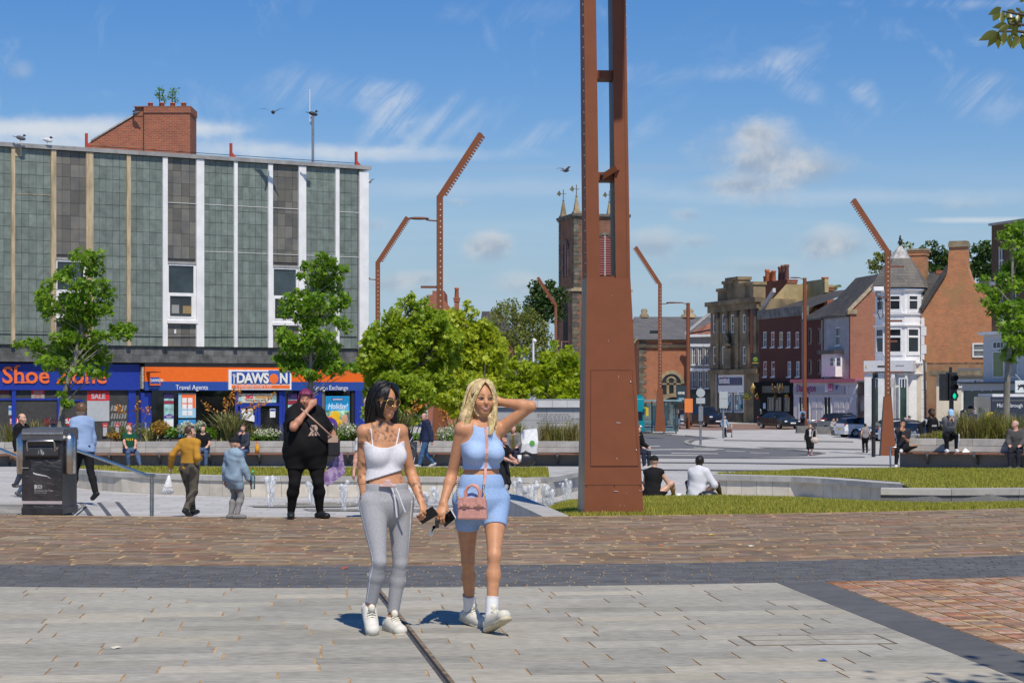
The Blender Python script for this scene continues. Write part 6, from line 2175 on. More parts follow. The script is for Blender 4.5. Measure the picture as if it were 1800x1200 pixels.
mb.build('roof',SLATED,tr)
MB().box(A(1612,0)[0],A(1664,0)[0],6.8,7.1,A(1640,471)[1]+.0,A(1640,468)[1]+.12).build('ridge',RT,tr)
MB().box(A(1716,0)[0],A(1760,0)[0],4.0,4.3,A(1740,487)[1],A(1740,484)[1]).build('ridge',RT,tr)
mb=MB()
mb.poly([(A(1712,0)[0],.9,A(1712,497)[1]),(A(1765,0)[0],.9,A(1765,560)[1]),(A(1765,0)[0],4.2,A(1765,486)[1]),(A(1712,0)[0],4.2,A(1712,486)[1])])
mb.build('roof',SLATED,tr)
chimney(tr,A(1599,0,6)[0],A(1629,0,6)[0],5.6,6.6,zk,A(1612,441,6)[1],WBR,(),None,STN2)
tcx,tcy=A(1578,0)[0],.8
rT=1.78
def octo(r,z,n=8,rot=math.pi/8):
 return[(tcx+r*math.cos(rot+2*math.pi*k/n),tcy+r*math.sin(rot+2*math.pi*k/n),z)for k in range(n)]
def ring(mb,r0,z0,r1,z1,mi=0):
 a,b=octo(r0,z0),octo(r1,z1)
 mb.add(a+b,[(i,(i+1)%8,8+(i+1)%8,8+i)for i in range(8)],mi)
zz=lambda py:A(1578,py)[1]
mb=MB()
ring(mb,rT,0,rT,zz(508))
tur=mb.build('turret',WHITE,tr)
for py,h_,o_ in((508,.30,.20),(551,.22,.14),(571,.20,.16),(636,.30,.28),(655,.22,.3)):
 mb=MB()
 z1=zz(py)
 ring(mb,rT+.005,z1-h_,rT+o_,z1-h_*.4)
 ring(mb,rT+o_,z1-h_*.4,rT+o_,z1)
 ring(mb,rT+o_,z1,rT*.6,z1+.02)
 mb.build('moulding',WHITE,tur)
MB().box(A(1596,0)[0],-.004,.35,3.0,0,zk).box(A(1532,0)[0],tcx,1.4,4.0,0,zz(632)).build('white_wall',WHITE,tr)
MB().box(A(1526,0)[0],A(1612,0)[0],-1.35,1.5,zz(653),zz(634)).build('fascia',flat('pale_fascia',(.62,.62,.63),.5),tr)
for k in range(8):
 a0=math.pi/8+2*math.pi*k/8
 am=a0+math.pi/8
 if math.sin(am)>.3:
  continue
 ap=rT*math.cos(math.pi/8)
 half=rT*math.sin(math.pi/8)
 X=Matrix.Translation((tcx,tcy,0))@Matrix.Rotation(am+math.pi/2,4,'Z')@Matrix.Translation((0,-ap,0))
 for y0,y1,rows in((547,519,2),(621,577,2)):
  w_=half*(.48 if y0<560 else .58)
  mb=MB()
  mb.x=X
  z0,z1=zz(y0),zz(y1)
  for q in((-w_-.1,-w_,z0,z1),(w_,w_+.1,z0,z1),(-w_,w_,z1-.1,z1),(-w_,w_,z0,z0+.12),(-w_,w_,z0+(z1-z0)*.62,z0+(z1-z0)*.70),(-w_-.16,w_+.16,z0-.14,z0-.003)):
   mb.box(q[0],q[1],-.07,-.002,q[2],q[3])
  f_=mb.build('window',WHITE,tur)
  mb=MB()
  mb.x=X
  mb.box(-w_,w_,-.012,-.003,z0+.12,z1-.1)
  mb.build('pane',DGL,f_)
for p0,p1 in((1534,1549),(1561,1573),(1580,1596)):
 y_=-1.2 if p0>1550 else-1.0
 a,b=A(p0,0,y_)[0],A(p1,0,y_)[0]
 w=window(tr,a,b,.3,zz(664),y=y_,fw=.09,rows=1,gm=glass_mat('turret_shop_glass',(.05,.09,.075),.05))
 bx('top_light',flat('top_light_blue',(.03,.05,.10),.3),w,a+.09,b-.09,y_-.02,y_-.005,zz(680),zz(666))
 for t in(.33,.66):
  bx('bar',WHITE,w,a+(b-a)*t-.03,a+(b-a)*t+.03,y_-.05,y_-.022,zz(681),zz(665))
MB().box(A(1526,0)[0],A(1534,0,-1.1)[0]-.01,-1.15,1.4,0,zz(655)).box(A(1549.5,0)[0],A(1560.5,0)[0],-1.10,1.4,0,zz(655)).box(A(1573.5,0)[0],A(1579.5,0)[0],-1.25,1.4,0,zz(655)).box(A(1597,0)[0],A(1601,0)[0],-1.2,1.4,0,zz(655)).box(A(1534,0)[0],A(1597,0)[0],-.9,1.3,0,.3).build('shop_pier',WHITE,tr)
MB().box(A(1601,0)[0]+.003,-.004,-.15,.34,0,zz(637)).build('cream_wall',mat('cream_paint',(.66,.58,.45),.6,.06,1),tr)
MB().box(A(1528,0)[0]+.03,A(1531,0)[0],-1.37,-1.352,zz(647),zz(642)).build('sign_mark',FLY,tr)
MB().box(A(1550,0)[0],A(1566,0)[0],-1.37,-1.352,zz(645.5),zz(642.5)).build('sign_line',SHD,tr)
MB().box(A(1582,0)[0],A(1596,0)[0],-1.37,-1.352,zz(643.5),zz(641.5)).build('sign_line',flat('grey_text',(.4,.4,.4),.5),tr)
mb=MB()
for r0,p0,r1,p1 in((rT+.32,506,rT*.95,486),(rT*.95,486,rT*.42,452),(rT*.42,452,.10,432)):
 ring(mb,r0,zz(p0),r1,zz(p1))
tro=mb.build('turret_roof',brick_mat('turret_slate',(.20,.185,.165),(.15,.14,.128),(.07,.065,.06),bw=.3,bh=.22,dirt=.45,dirtcol=(.24,.21,.16)),tr)
mb=MB()
ring(mb,rT*.46,zz(454),.12,zz(431))
mb.build('lead_cap',mat('lead_cap',(.36,.35,.33),.6,.3,2),tro)
MB().tube([(tcx,tcy,zz(436)),(tcx,tcy,zz(412))],[.12,.05],6).ell((tcx,tcy,zz(424)),.16,6,5).ell((tcx,tcy,zz(418)),.10,6,5).build('finial',BLACKP,tro)
MB().tube([(A(1611,0)[0],.2,zz(553)),(A(1613,0)[0],.2,zz(560)),(A(1614.5,0)[0],.2,zz(628)),(A(1626,0)[0],-.1,zz(634)),(A(1628,0)[0],-.1,.2)],.07,6).build('drain_pipe',BLACKP,tr)
axd=133
Ax=Fac('estate_agent_shop',(wx(1646,axd),axd),(wx(1752,axd-1),axd-1),-1.5,'low cream shop with a flat roof and large white framed window below the gable','shop')
ar=Ax.root
za_=Ax.z(1700,660)
hole=(Ax.s(1690),Ax.s(1745),.4,Ax.z(1700,683))
mb=MB()
holed_wall(mb,0,Ax.len,0,za_,[hole],0,.15)
mb.poly([(0,0,0),(0,5,0),(0,5,za_),(0,0,za_)][::-1])
mb.poly([(0,.3,0),(Ax.len,.3,0),(Ax.len,.3,za_),(0,.3,za_)])
mb.build('wall',mat('annexe_cream',(.64,.57,.45),.7,.06,1),ar)
bx('roof_edge',mat('annexe_roof',(.20,.165,.11),.9,.3,2),ar,-.5,Ax.len+.2,-.4,5,za_+.002,za_+.32)
bx('roof_edge',flat('felt_grey',(.16,.16,.17),.8),ar,Ax.s(1683),Ax.s(1724),-.1,1,za_+.33,za_+.5)
fs=bx('fascia',SWHITE,ar,Ax.s(1682),Ax.len,-.10,-.003,Ax.z(1700,681),Ax.z(1700,666))
text('manners & harrison',.46,flat('sign_dark_text',(.05,.05,.05),.5),fs,(Ax.s(1679.5,-.1),-.12,Ax.z(1700,677)),ext=.01,bold=.006,sx=.70)
aw=window(ar,*hole,y=.12,cols=3,rows=2,fw=.12,gm=glass_mat('agent_glass',(.03,.045,.04),.06))
mb=MB()
for i in range(7):
 for j in range(3):
  mb.box(hole[0]+.2+i*.28,hole[0]+.42+i*.28,.06,.09,.5+j*.26,.66+j*.26)
mb.build('property_cards',SWHITE,aw)
Rb=Fac('brick_building',(wx(1743,118),118),(wx(1930,108),108),-1.4,'tall dark brick building with white sashes cut off by the right edge')
rr=Rb.root
ztop=Rb.z(1743,397)
hs1=[(Rb.s(1754),Rb.s(1764),Rb.z(1758,482),Rb.z(1758,433)),(Rb.s(1777),Rb.s(1790),Rb.z(1780,480),Rb.z(1780,428)),(Rb.s(1757),Rb.s(1764),Rb.z(1758,570),Rb.z(1758,512)),(Rb.s(1777),Rb.s(1790),Rb.z(1780,570),Rb.z(1780,512))]
shell(rr,Rb.len,9,ztop,hs1,DBR)
for h in hs1:
 window(rr,*h,rows=2,cols=2,fw=.08,gm=DGL)
bx('coping',flat('coping_lead',(.33,.32,.30),.7),rr,-.12,Rb.len,-.15,9,ztop+.002,ztop+.14)
bx('string_course',flat('pale_band',(.55,.54,.52),.7),rr,-.05,Rb.len,-.10,-.003,Rb.z(1760,500),Rb.z(1760,494))
bx('bay_cornice',WHITE,rr,-.3,Rb.len,-.75,-.003,Rb.z(1760,588),Rb.z(1760,583))
bayf=bx('bay_front',flat('bay_grey',(.55,.55,.55),.5),rr,-.1,Rb.len,-.5,-.003,Rb.z(1760,672),Rb.z(1760,588)-.003)
for p0,p1 in((1746,1766),(1769,1790)):
 w=window(bayf,Rb.s(p0,-.5),Rb.s(p1,-.5),Rb.z(p0,664),Rb.z(p0,618),y=-.502,fw=.07,gm=glass_mat('green_blind',(.16,.20,.05),.3)if p0<1750 else glass_mat('pale_glass',(.20,.22,.24),.08))
 window(bayf,Rb.s(p0,-.5),Rb.s(p1,-.5),Rb.z(p0,614),Rb.z(p0,601),y=-.502,cols=3,fw=.06,gm=DGL)
bx('shop_fascia',flat('fascia_pale',(.42,.43,.44),.5),rr,Rb.s(1722),Rb.len,-1.2,-.51,Rb.z(1760,686),Rb.z(1760,674))
bx('awning_edge',BLACKP,rr,Rb.s(1722),Rb.len,-1.4,-.51,Rb.z(1760,674)+.003,Rb.z(1760,671.5))
bx('shop_glazing',SHOPG,rr,Rb.s(1720),Rb.len,-.9,-.511,0,Rb.z(1760,687))
hsn=empty('hanging_sign',(wx(1785,108.5),108.5,wz(682,108.5)),0,'white square hanging sign with a black horse at the right edge','sign')
MB().box(-.02,.9,-.05,.05,-.25,.42).build('board',flat('sign_board_grey',(.56,.60,.60),.5),hsn)
hp=[(.08,-.12),(.12,-.02),(.17,-.12),(.20,-.02),(.24,.05),(.40,.06),(.46,-.12),(.50,-.02),(.54,.06),(.60,-.02),(.66,.02),(.58,.16),(.64,.26),(.70,.24),(.74,.28),(.64,.36),(.54,.30),(.46,.20),(.26,.20),(.18,.14),(.12,.22),(.10,.12),(.16,.06)]
MB().prism([(a,b)for a,b in hp],-.062,-.052,'y').build('horse_emblem',BLACKP,hsn)
MB().tube([(.3,0,.42),(.1,.4,.75)],.025,5).build('arm',flat('pipe_grey',(.35,.35,.36),.5),hsn)
fg=empty('brick_house',(wx(775,175),175,-1.3),0,'red brick gabled house with stepped chimney showing over the big trees','house')
gx=lambda px:wx(px,175)-fg.location.x
gzf=lambda py:wz(py,175)+1.3
MB().prism([(gx(752),0),(gx(822),0),(gx(822),gzf(600)),(gx(806),gzf(560)),(gx(782),gzf(528)),(gx(781),gzf(511)),(gx(760),gzf(511)),(gx(760),gzf(518)),(gx(754),gzf(518)),(gx(752),gzf(560))],0,8,'y').build('gable_wall',REDBR,fg)
chimney(fg,gx(798),gx(806),1,2,gzf(580),gzf(522),REDBR,[(gx(802),.9,.2)],POT)
sr=empty('slate_house',(wx(862,185),185,-1.3),0,'house with a grey slate roof half hidden by the trees, left of the tower','house')
sx_=lambda px:wx(px,185)-sr.location.x
sz_=lambda py:wz(py,185)+1.3
MB().prism([(sx_(845),0),(sx_(912),0),(sx_(912),sz_(600)),(sx_(845),sz_(575))],0,8,'y').build('wall',REDBR,sr)
mb=MB()
mb.poly([(sx_(843),-.3,sz_(578)),(sx_(915),-.3,sz_(602)),(sx_(880),4,sz_(544)),(sx_(846),4,sz_(544))])
mb.poly([(sx_(843),-.3,sz_(578)),(sx_(846),4,sz_(544)),(sx_(843),8,sz_(578))])
mb.build('roof',SLATED,sr)
# --- trees and planting
BARK=mat('pale_bark',(.24,.22,.18),.9,.3,3,bump=.4,bscale=20,streak=(1,1,.3))
BARKD=mat('dark_bark',(.09,.07,.05),.9,.3,3)
LF_ST=leaf_mat('street_tree_leaf',(.065,.165,.008),(.23,.37,.025),.38)
LF_BIG=leaf_mat('maple_leaf',(.12,.22,.010),(.38,.47,.03),.38)
LF_YEL=leaf_mat('yellow_maple_leaf',(.19,.27,.010),(.48,.54,.035),.38)
LF_LIME=leaf_mat('lime_leaf',(.17,.27,.006),(.42,.50,.025),.42)
LF_DK=leaf_mat('dark_leaf',(.022,.058,.012),(.065,.12,.022),.25)
LF_OL=leaf_mat('olive_leaf',(.095,.13,.022),(.23,.25,.05),.3)
LF_BR=leaf_mat('branch_leaf',(.035,.06,.012),(.13,.15,.025),.35,.3,edge=(.25,.10,.03))
def tree(name,label,px,d,base,top,clumps,lm,leaf,dens,seed,r0=.11,group=None,five=False,bark=None,trunk_px=None,grow=1.0):
 """clumps: (px, py, rx, ry) as seen; each clump gets its own depth"""
 rg=np.random.default_rng(seed)
 rr_=random.Random(seed)
 X0=wx(px,d)
 zb=base
 root=empty(name,(X0,d,zb),0,label,'tree',group)
 tb=MB()
 tp=trunk_px or[(px,None),(px,top)]
 ztop=wz(top,d)-zb
 pts=[(0,0,-.3),(wx(tp[0][0],d)-X0,0,ztop*.25),(wx(tp[-1][0],d)-X0,0,ztop*.6),(wx(tp[-1][0],d)-X0+.05,0,ztop)]
 tb.tube(pts,[r0*1.25,r0,r0*.65,r0*.25],8)
 P,S=[],[]
 for(cx,cy,rx,ry)in clumps:
  k=d/F
  ax,az=rx*k*grow,ry*k*grow
  ay=(ax+az)*.5
  dy=rr_.uniform(-1,1)*min(1.2,ax*.5+.3)
  c=np.array([wx(cx,d)-X0,dy,wz(cy,d)-zb])
  n=max(8,int(rx*ry*dens*grow))
  v=rg.normal(size=(n,3))
  v/=np.linalg.norm(v,axis=1)[:,None]
  rad=(rg.random(n)**.45)[:,None]
  P.append(c+v*rad*np.array([ax,ay,az]))
  h=min(max(c[2]-.5-abs(c[0])*.35,ztop*.22),ztop*.95)
  t=h/ztop
  sx=pts[2][0]*min(1,t/.6)
  tb.tube([(sx,0,h),((sx+c[0])/2,dy*.5,(h+c[2])/2+.1),tuple(c)],[r0*.24,r0*.14,r0*.05],5,cap=False)
 tb.build('trunk',bark or BARK,root)
 leaves_obj('crown',np.concatenate(P),leaf,lm,rg,root,five=five)
 return root
def mass(cx,cy,rx,ry,n,seed,k=.30):
 """clumps over a rounded crown, uneven at the rim"""
 q=random.Random(seed)
 out=[]
 for i in range(n):
  a,r=q.uniform(0,6.283),math.sqrt(q.random())*.92
  f=q.uniform(.6,1.25)
  out.append((cx+math.cos(a)*rx*r,cy+math.sin(a)*ry*r,rx*k*f,ry*k*f*.8))
 return out
T1=[(150,455,18,13),(178,450,9,8),(165,470,16,12),(120,478,12,10),(110,487,13,9),(152,505,24,13),(185,497,9,6),(82,503,9,10),(78,525,12,15),(72,533,9,10),(118,530,18,12),(150,530,22,13),(185,518,16,13),(172,545,24,12),(140,550,22,13),(112,557,17,10),(84,553,9,8),(100,540,12,8),(128,575,22,12),(158,565,14,8),(120,592,20,9),(105,600,14,8),(170,588,9,6),(205,577,15,10),(230,580,10,10),(190,590,14,8),(218,590,14,7),(150,603,22,10),(165,618,20,10),(128,605,18,9),(60,603,16,8),(33,606,10,5),(75,617,26,8),(105,622,22,10),(95,635,22,8),(135,635,28,10),(175,635,16,10),(120,650,16,9),(150,652,22,8),(172,655,18,8),(88,645,12,6),(180,660,6,5),(108,668,6,6),(116,690,4,6),(122,707,8,8),(105,690,3,4)]
tree('street_tree','young street tree with a leaning pale trunk before the blue shoe shop',100,71,-.1,452,T1,LF_ST,.165,.42,31,.10,'young street trees',True,grow=1.38,trunk_px=[(113,0),(143,0)])
T2=[(567,455,12,9),(583,462,12,8),(565,475,16,10),(538,468,10,8),(592,475,8,6),(575,490,14,9),(533,485,8,6),(557,492,16,9),(603,473,8,7),(595,488,8,6),(580,505,18,9),(555,508,18,9),(528,520,18,10),(510,530,14,9),(508,545,14,8),(535,540,20,12),(565,530,22,12),(598,522,14,9),(608,530,8,8),(585,540,16,8),(560,555,20,12),(550,568,18,8),(502,555,10,6),(600,565,12,8),(605,575,10,8),(530,560,10,7),(545,585,18,8),(570,590,20,8),(503,585,14,8),(510,600,16,9),(495,595,8,7),(540,600,22,9),(570,612,20,9),(590,608,8,8),(520,615,22,9),(490,628,10,7),(545,625,26,10),(505,632,18,9),(580,630,16,8),(560,642,26,9),(525,642,24,9),(500,645,14,7),(595,640,14,6),(535,655,18,6),(585,652,16,7),(615,645,12,6),(622,650,6,4),(600,655,5,4),(550,662,14,6)]
tree('street_tree','young street tree in front of the orange fascia, its crown over the white corner strip',546,68.5,-.05,458,T2,LF_ST,.165,.42,32,.10,'young street trees',True,grow=1.38)
T3=[(1788,400,16,10),(1775,412,16,8),(1795,420,16,12),(1770,430,10,8),(1765,485,14,9),(1785,470,18,11),(1733,505,12,9),(1728,492,6,6),(1752,515,14,8),(1780,500,20,12),(1798,450,18,13),(1800,540,20,14),(1745,530,14,10),(1770,540,20,10),(1757,545,14,8),(1775,560,18,10),(1795,570,18,12),(1768,575,14,9),(1800,600,18,12),(1775,600,16,9),(1772,620,12,9),(1790,615,18,10),(1775,632,8,7),(1782,590,14,8),(1812,480,20,20),(1820,560,22,20),(1818,420,14,14)]
tree('street_tree','young street tree cut off by the right edge, in the grassy planter',1767,61,.2,400,T3,LF_ST,.15,.40,33,.10,'young street trees',True,grow=1.38,trunk_px=[(1770,0),(1778,0)])
gB='trees between the slate block and the church'
tree('maple_tree','broad mid green maple beside the white corner of the slate building',700,77,-1.0,540,mass(705,640,66,85,70,1)+mass(662,650,30,70,26,21)+mass(760,620,50,70,30,22)+[(740,545,26,20),(715,535,20,14),(760,560,30,20),(690,555,24,16),(725,520,8,8),(746,528,10,8),(655,600,22,26),(662,575,14,12)]+mass(740,590,52,52,34,2),LF_BIG,.165,.40,41,.2,gB,True,BARKD)
tree('maple_tree','broad yellow green maple in front of the taller left toothed column',812,79,-1.0,560,mass(812,640,72,88,80,3)+mass(850,640,40,70,30,23)+[(822,535,8,10),(835,550,8,8),(800,555,20,14),(850,575,16,14),(790,550,12,8),(780,570,20,14)],LF_YEL,.165,.40,42,.2,gB,True,BARKD)
tree('birch_tree','olive green airy tree between the maples and the church tower',905,122,-1.6,540,mass(905,605,60,75,64,5)+[(880,538,12,10),(898,545,10,10),(870,545,8,6)],LF_OL,.16,.42,43,.2,gB,False,BARK)
tree('dark_tree','dark green rounded tree far behind, touching the church tower',955,225,-1.3,505,mass(958,532,38,40,60,6),LF_DK,.4,.5,44,.3,gB,False,BARKD)
tree('lime_tree','bright lime green young tree right of the flagpole, in front of the tower',985,80,-1.1,600,mass(985,665,50,50,80,7,.26)+[(975,605,8,10),(970,620,12,8),(1000,612,7,8),(1005,625,8,6),(960,640,14,8),(985,635,14,8)],LF_LIME,.15,.45,45,.08,gB,True,BARK)
tree('lime_tree','bright lime green young tree left of the flagpole',912,82,-1.2,612,mass(910,674,60,42,74,8,.24)+[(912,615,7,8),(925,618,5,8),(908,632,14,9),(885,650,14,8),(926,640,12,8)],LF_LIME,.15,.45,46,.08,gB,True,BARK)
tree('maple_tree','low yellow green maple behind the blonde woman, nearest the memorial wall',850,74.5,-.9,640,mass(840,700,62,46,56,9),LF_YEL,.15,.42,47,.1,gB,True,BARKD)
tree('maple_tree','low green maple behind the dark haired woman, beside the blue shop pier',690,74,-.9,640,mass(698,705,64,48,60,10),LF_BIG,.15,.42,48,.1,gB,True,BARKD)
gR='trees behind the far roofs'
tree('far_tree','tree behind the turret roof, light green and loose',1565,240,-1.3,440,mass(1560,464,36,28,44,11)+[(1585,430,8,8),(1530,462,10,6),(1600,430,8,8),(1540,448,8,5)],LF_OL,.36,.4,51,.3,gR,False,BARKD)
tree('far_tree','dark tree filling the gap between the two big brick chimneys',1645,245,-1.3,440,mass(1645,452,36,28,50,12),LF_DK,.42,.5,52,.3,gR,False,BARKD)
tree('far_tree','dark tree between the tall brick chimney and the right brick building',1722,245,-1.3,440,mass(1722,458,38,36,56,13),LF_DK,.42,.5,53,.3,gR,False,BARKD)
tree('far_tree','small dark tree behind the pub chimneys',1412,240,-1.3,505,mass(1412,512,22,14,14,14),LF_DK,.4,.5,54,.2,gR,False,BARKD)
tree('far_tree','small green tree right of the single red chimney above the brick house',1462,240,-1.3,500,mass(1464,508,14,9,9,15),LF_OL,.4,.5,55,.2,gR,False,BARKD)
ot=empty('cherry_tree',(5.9,5.2,0),0,'overhanging cherry branch with broad bronze edged leaves at the top right corner','tree')
mb=MB()
mb.tube([(0,0,0),(.05,.1,1.8),(-.1,.3,3.2),(-.4,.8,4.6)],[.17,.14,.12,.07],9)
brs=[(-2.9,3.55,3.42),(-3.12,3.75,3.20),(-2.2,2.6,4.6),(-1.5,3.2,5.2),(.5,3.0,5.4),(1.0,1.6,4.8),(-.6,1.4,5.6)]
for b in brs:
 mb.tube([(-.1,.3,3.0),(b[0]*.5,.3+(b[1]-.3)*.5,(3.4+b[2])/2+.25),b],[.06,.035,.008],6)
mb.build('trunk',BARKD,ot)
rg=np.random.default_rng(77)
P=[]
for i in range(30):
 c=np.array([rg.uniform(-2.3,1.2),rg.uniform(1.0,3.8),rg.uniform(4.2,6.0)])
 P.append(c+rg.normal(size=(46,3))*np.array([.34,.34,.25]))
leaves_obj('crown',np.concatenate(P),.15,LF_BR,rg,ot)
def leaf_mesh():
 """pointed oval leaf, folded along its rib, stalk at the origin, tip down -z"""
 v,f=[],[]
 n=6
 for i in range(n+1):
  t=i/n
  w=math.sin(math.pi*t**.8)*.26*(1-.25*t)
  z=-t
  y=-.18*t*t
  v+=[(-w,y+.10*w*2,z),(0,y,z),(w,y+.10*w*2,z)]
 for i in range(n):
  a=i*3
  f+=[(a,a+1,a+4,a+3),(a+1,a+2,a+5,a+4)]
 me=bpy.data.meshes.new('leaf')
 me.from_pydata(v,[],f)
 me.materials.append(LF_BR)
 me.polygons.foreach_set('use_smooth',[True]*len(f))
 return me
lm_=leaf_mesh()
rq=random.Random(9)
dB=8.9
for(px,py,L,a)in((1760,13,24,60),(1757,18,28,34),(1763,20,26,12),(1772,20,24,-8),(1778,24,26,8),(1752,55,32,62),(1756,56,30,34),(1756,58,28,8),(1768,55,24,20),(1770,42,24,78),(1775,44,22,60),(1772,16,14,-20),(1785,20,20,80),(1790,24,18,10),(1785,52,26,10),(1775,60,24,-5),(1790,62,28,14),(1796,60,26,-12),(1795,40,26,70),(1788,44,22,30),(1800,20,26,40),(1804,50,30,10),(1800,70,20,0),(1782,30,22,-30),(1794,30,22,20),(1766,62,22,14),(1778,70,14,4),(1801,-2,14,60),(1786,14,12,-50)):
 o=link('leaf',lm_,ot)
 p=at(px,py,dB+rq.uniform(-.12,.12))-ot.location
 s_=L*dB/F*1.08
 o.location=p
 o.scale=(s_,s_,s_)
 o.rotation_euler=(rq.uniform(-.3,.5),math.radians(a),rq.uniform(-.6,.6))
mb=MB()
for q in(((1830,30),(1795,26),(1762,20)),((1830,62),(1790,55),(1755,56)),((1830,45),(1800,44),(1775,42))):
 mb.tube([at(a,b,dB)-ot.location for a,b in q],[.012,.007,.004],5)
mb.build('twigs',BARKD,ot)
# ---- planting in the beds
def pt(px,d,z=-.04):
 return(wx(px,d),d,z)
def blades(name,label,cat,px,d,z,n,h,spread,m,seed,w=.02,droop=.8,group=None,rx=.3):
 """clump of strap leaves or grass arching out from a base; each blade a bent strip"""
 rg=np.random.default_rng(seed)
 th=rg.random(n)*6.283
 sp=spread*(.25+.75*rg.random(n))
 hh=h*(.6+.5*rg.random(n))
 b0=np.stack([rg.normal(size=n)*rx*.5,rg.normal(size=n)*rx*.4,np.zeros(n)],1)
 dr=np.stack([np.cos(th),np.sin(th),np.zeros(n)],1)
 sd=np.stack([-np.sin(th),np.cos(th),np.zeros(n)],1)
 V=[]
 K=5
 for k in range(K):
  t=k/(K-1)
  ww=w*(1-t)**.6+.001
  c=b0+dr*(sp*t**1.3)[:,None]
  c[:,2]+=hh*(t*(1+.35*droop)-droop*.55*t**3)
  V+=[c-sd*ww,c+sd*ww]
 v=np.stack(V,1).reshape(-1,3)
 base=(np.arange(n)*(2*K))[:,None]
 f=np.concatenate([base+np.array([2*k,2*k+1,2*k+3,2*k+2])for k in range(K-1)])
 r=empty(name,pt(px,d,z),0,label,cat,group)
 link('leaves',np_mesh('leaves',v,f,m),r)
 return r
PH=leaf_mat('flax_leaf',(.10,.13,.03),(.38,.36,.13),.2,.4)
GRS=leaf_mat('tall_grass',(.16,.15,.03),(.36,.30,.10),.3,.6)
GRS2=leaf_mat('green_tall_grass',(.14,.16,.025),(.30,.28,.07),.3,.6)
ORF=flat('orange_seed_head',(.50,.20,.02),.7,var=.3,scale=20)
STK=flat('flower_stalk',(.16,.10,.05),.8)
def stalks(r,lst,d):
 for(x0,y0,x1,y1)in lst:
  a,b=at(x0,y0,d)-r.location,at(x1,y1,d)-r.location
  o=MB().tube([a,a.lerp(b,.5),b],[.014,.012,.006],5).build('flower_stalk',STK,r)
  q=random.Random(int(x0*y1))
  P=[]
  for i in range(26):
   t=q.uniform(.45,1.0)
   c=a.lerp(b,t)
   s_=q.choice((-1,1))*q.uniform(.03,.22)*(1.25-t)
   P.append((c.x+s_,c.y+q.uniform(-.08,.08),c.z+abs(s_)*.4))
  tag(leaves_obj('seed_heads',np.array(P),.095,ORF,np.random.default_rng(int(x1)),o),kind='stuff')
gF='variegated flax clumps in the planter'
r=blades('flax_plant','large variegated flax with tall orange seed stalks in front of the travel shop door','plant',405,66.8,-.04,150,1.25,1.15,PH,61,.034,.9,gF)
stalks(r,[(400,740,408,692),(410,740,420,684),(412,745,445,705),(430,740,460,705),(435,735,486,690),(395,745,352,704),(405,745,396,700),(415,735,412,678)],66.8)
blades('flax_plant','variegated flax behind the seated man in the green shirt','plant',225,66.8,-.04,80,.75,.9,PH,62,.03,1.0,gF)
r=blades('flax_plant','variegated flax just right of that in front of the blue pier','plant',262,66.9,-.04,70,.85,.75,PH,63,.03,1.0,gF)
stalks(r,[(240,745,244,705),(250,745,262,715),(215,745,208,712)],66.9)
r=blades('flax_plant','variegated flax seen between the two walking women','plant',706,67.2,-.04,110,1.35,.9,PH,64,.034,.9,gF)
stalks(r,[(705,740,752,708),(700,740,742,715),(712,745,735,700)],67.2)
r=blades('flax_plant','variegated flax left of the blonde woman','plant',795,67.4,-.04,50,.9,.6,PH,65,.03,.9,gF)
stalks(r,[(785,760,775,715),(790,760,782,722)],67.4)
gG='tufts of tall ornamental grass in the planters'
for i,(px,d,h,sp,lb)in enumerate(((22,66.5,.75,.45,'at the left edge behind the bin'),(60,66.8,.85,.5,'behind the solar bin'),(452,66.8,.72,.4,'right of the big flax'),(510,66.6,.75,.45,'left of the purple haired woman'),(585,66.6,.80,.42,'right of the purple haired woman'),(878,67.2,.80,.55,'behind the blonde woman elbow'),(905,67.4,.85,.5,'before the engraved lines, left'),(962,67.6,.80,.40,'before the memorial wall, middle'),(985,67.4,.66,.34,'before the memorial wall, small'),(1006,67.0,.85,.45,'beside the column plinth'),(625,66.8,.7,.4,'behind the dark haired woman'))):
 blades('grass_tuft','tall tuft of straw green grass '+lb,'grass',px,d,-.04,190,h,sp,GRS if i%2 else GRS2,70+i,.010,.5,gG)
for i,(px,d,h,lb)in enumerate(((1690,58.6,.95,'under the traffic light, left'),(1712,58.2,.85,'in front of the man in the blue jacket'),(1735,57.6,1.0,'left of the right tree trunk'),(1758,57.8,.95,'behind the tree trunk foot'),(1782,57.2,.85,'behind the seated old man'),(1650,59.4,.30,'low and grey green, left end'),(1668,59.4,.35,'beside the person in the blue cap'),(1630,59.2,.22,'lowest one at the left end'))):
 blades('grass_tuft','tall tuft of straw green grass '+lb,'grass',px,d,.24,230,h,.45*h+.1,GRS if i%2 else GRS2,90+i,.010,.5,gG)
LF_SH=leaf_mat('shrub_leaf',(.06,.15,.008),(.16,.30,.02),.3)
LF_OR=leaf_mat('spiraea_leaf',(.24,.17,.02),(.46,.25,.04),.3)
LF_WH=leaf_mat('white_flower',(.40,.40,.26),(.62,.61,.48),.2)
gS='low shrubs in the planters'
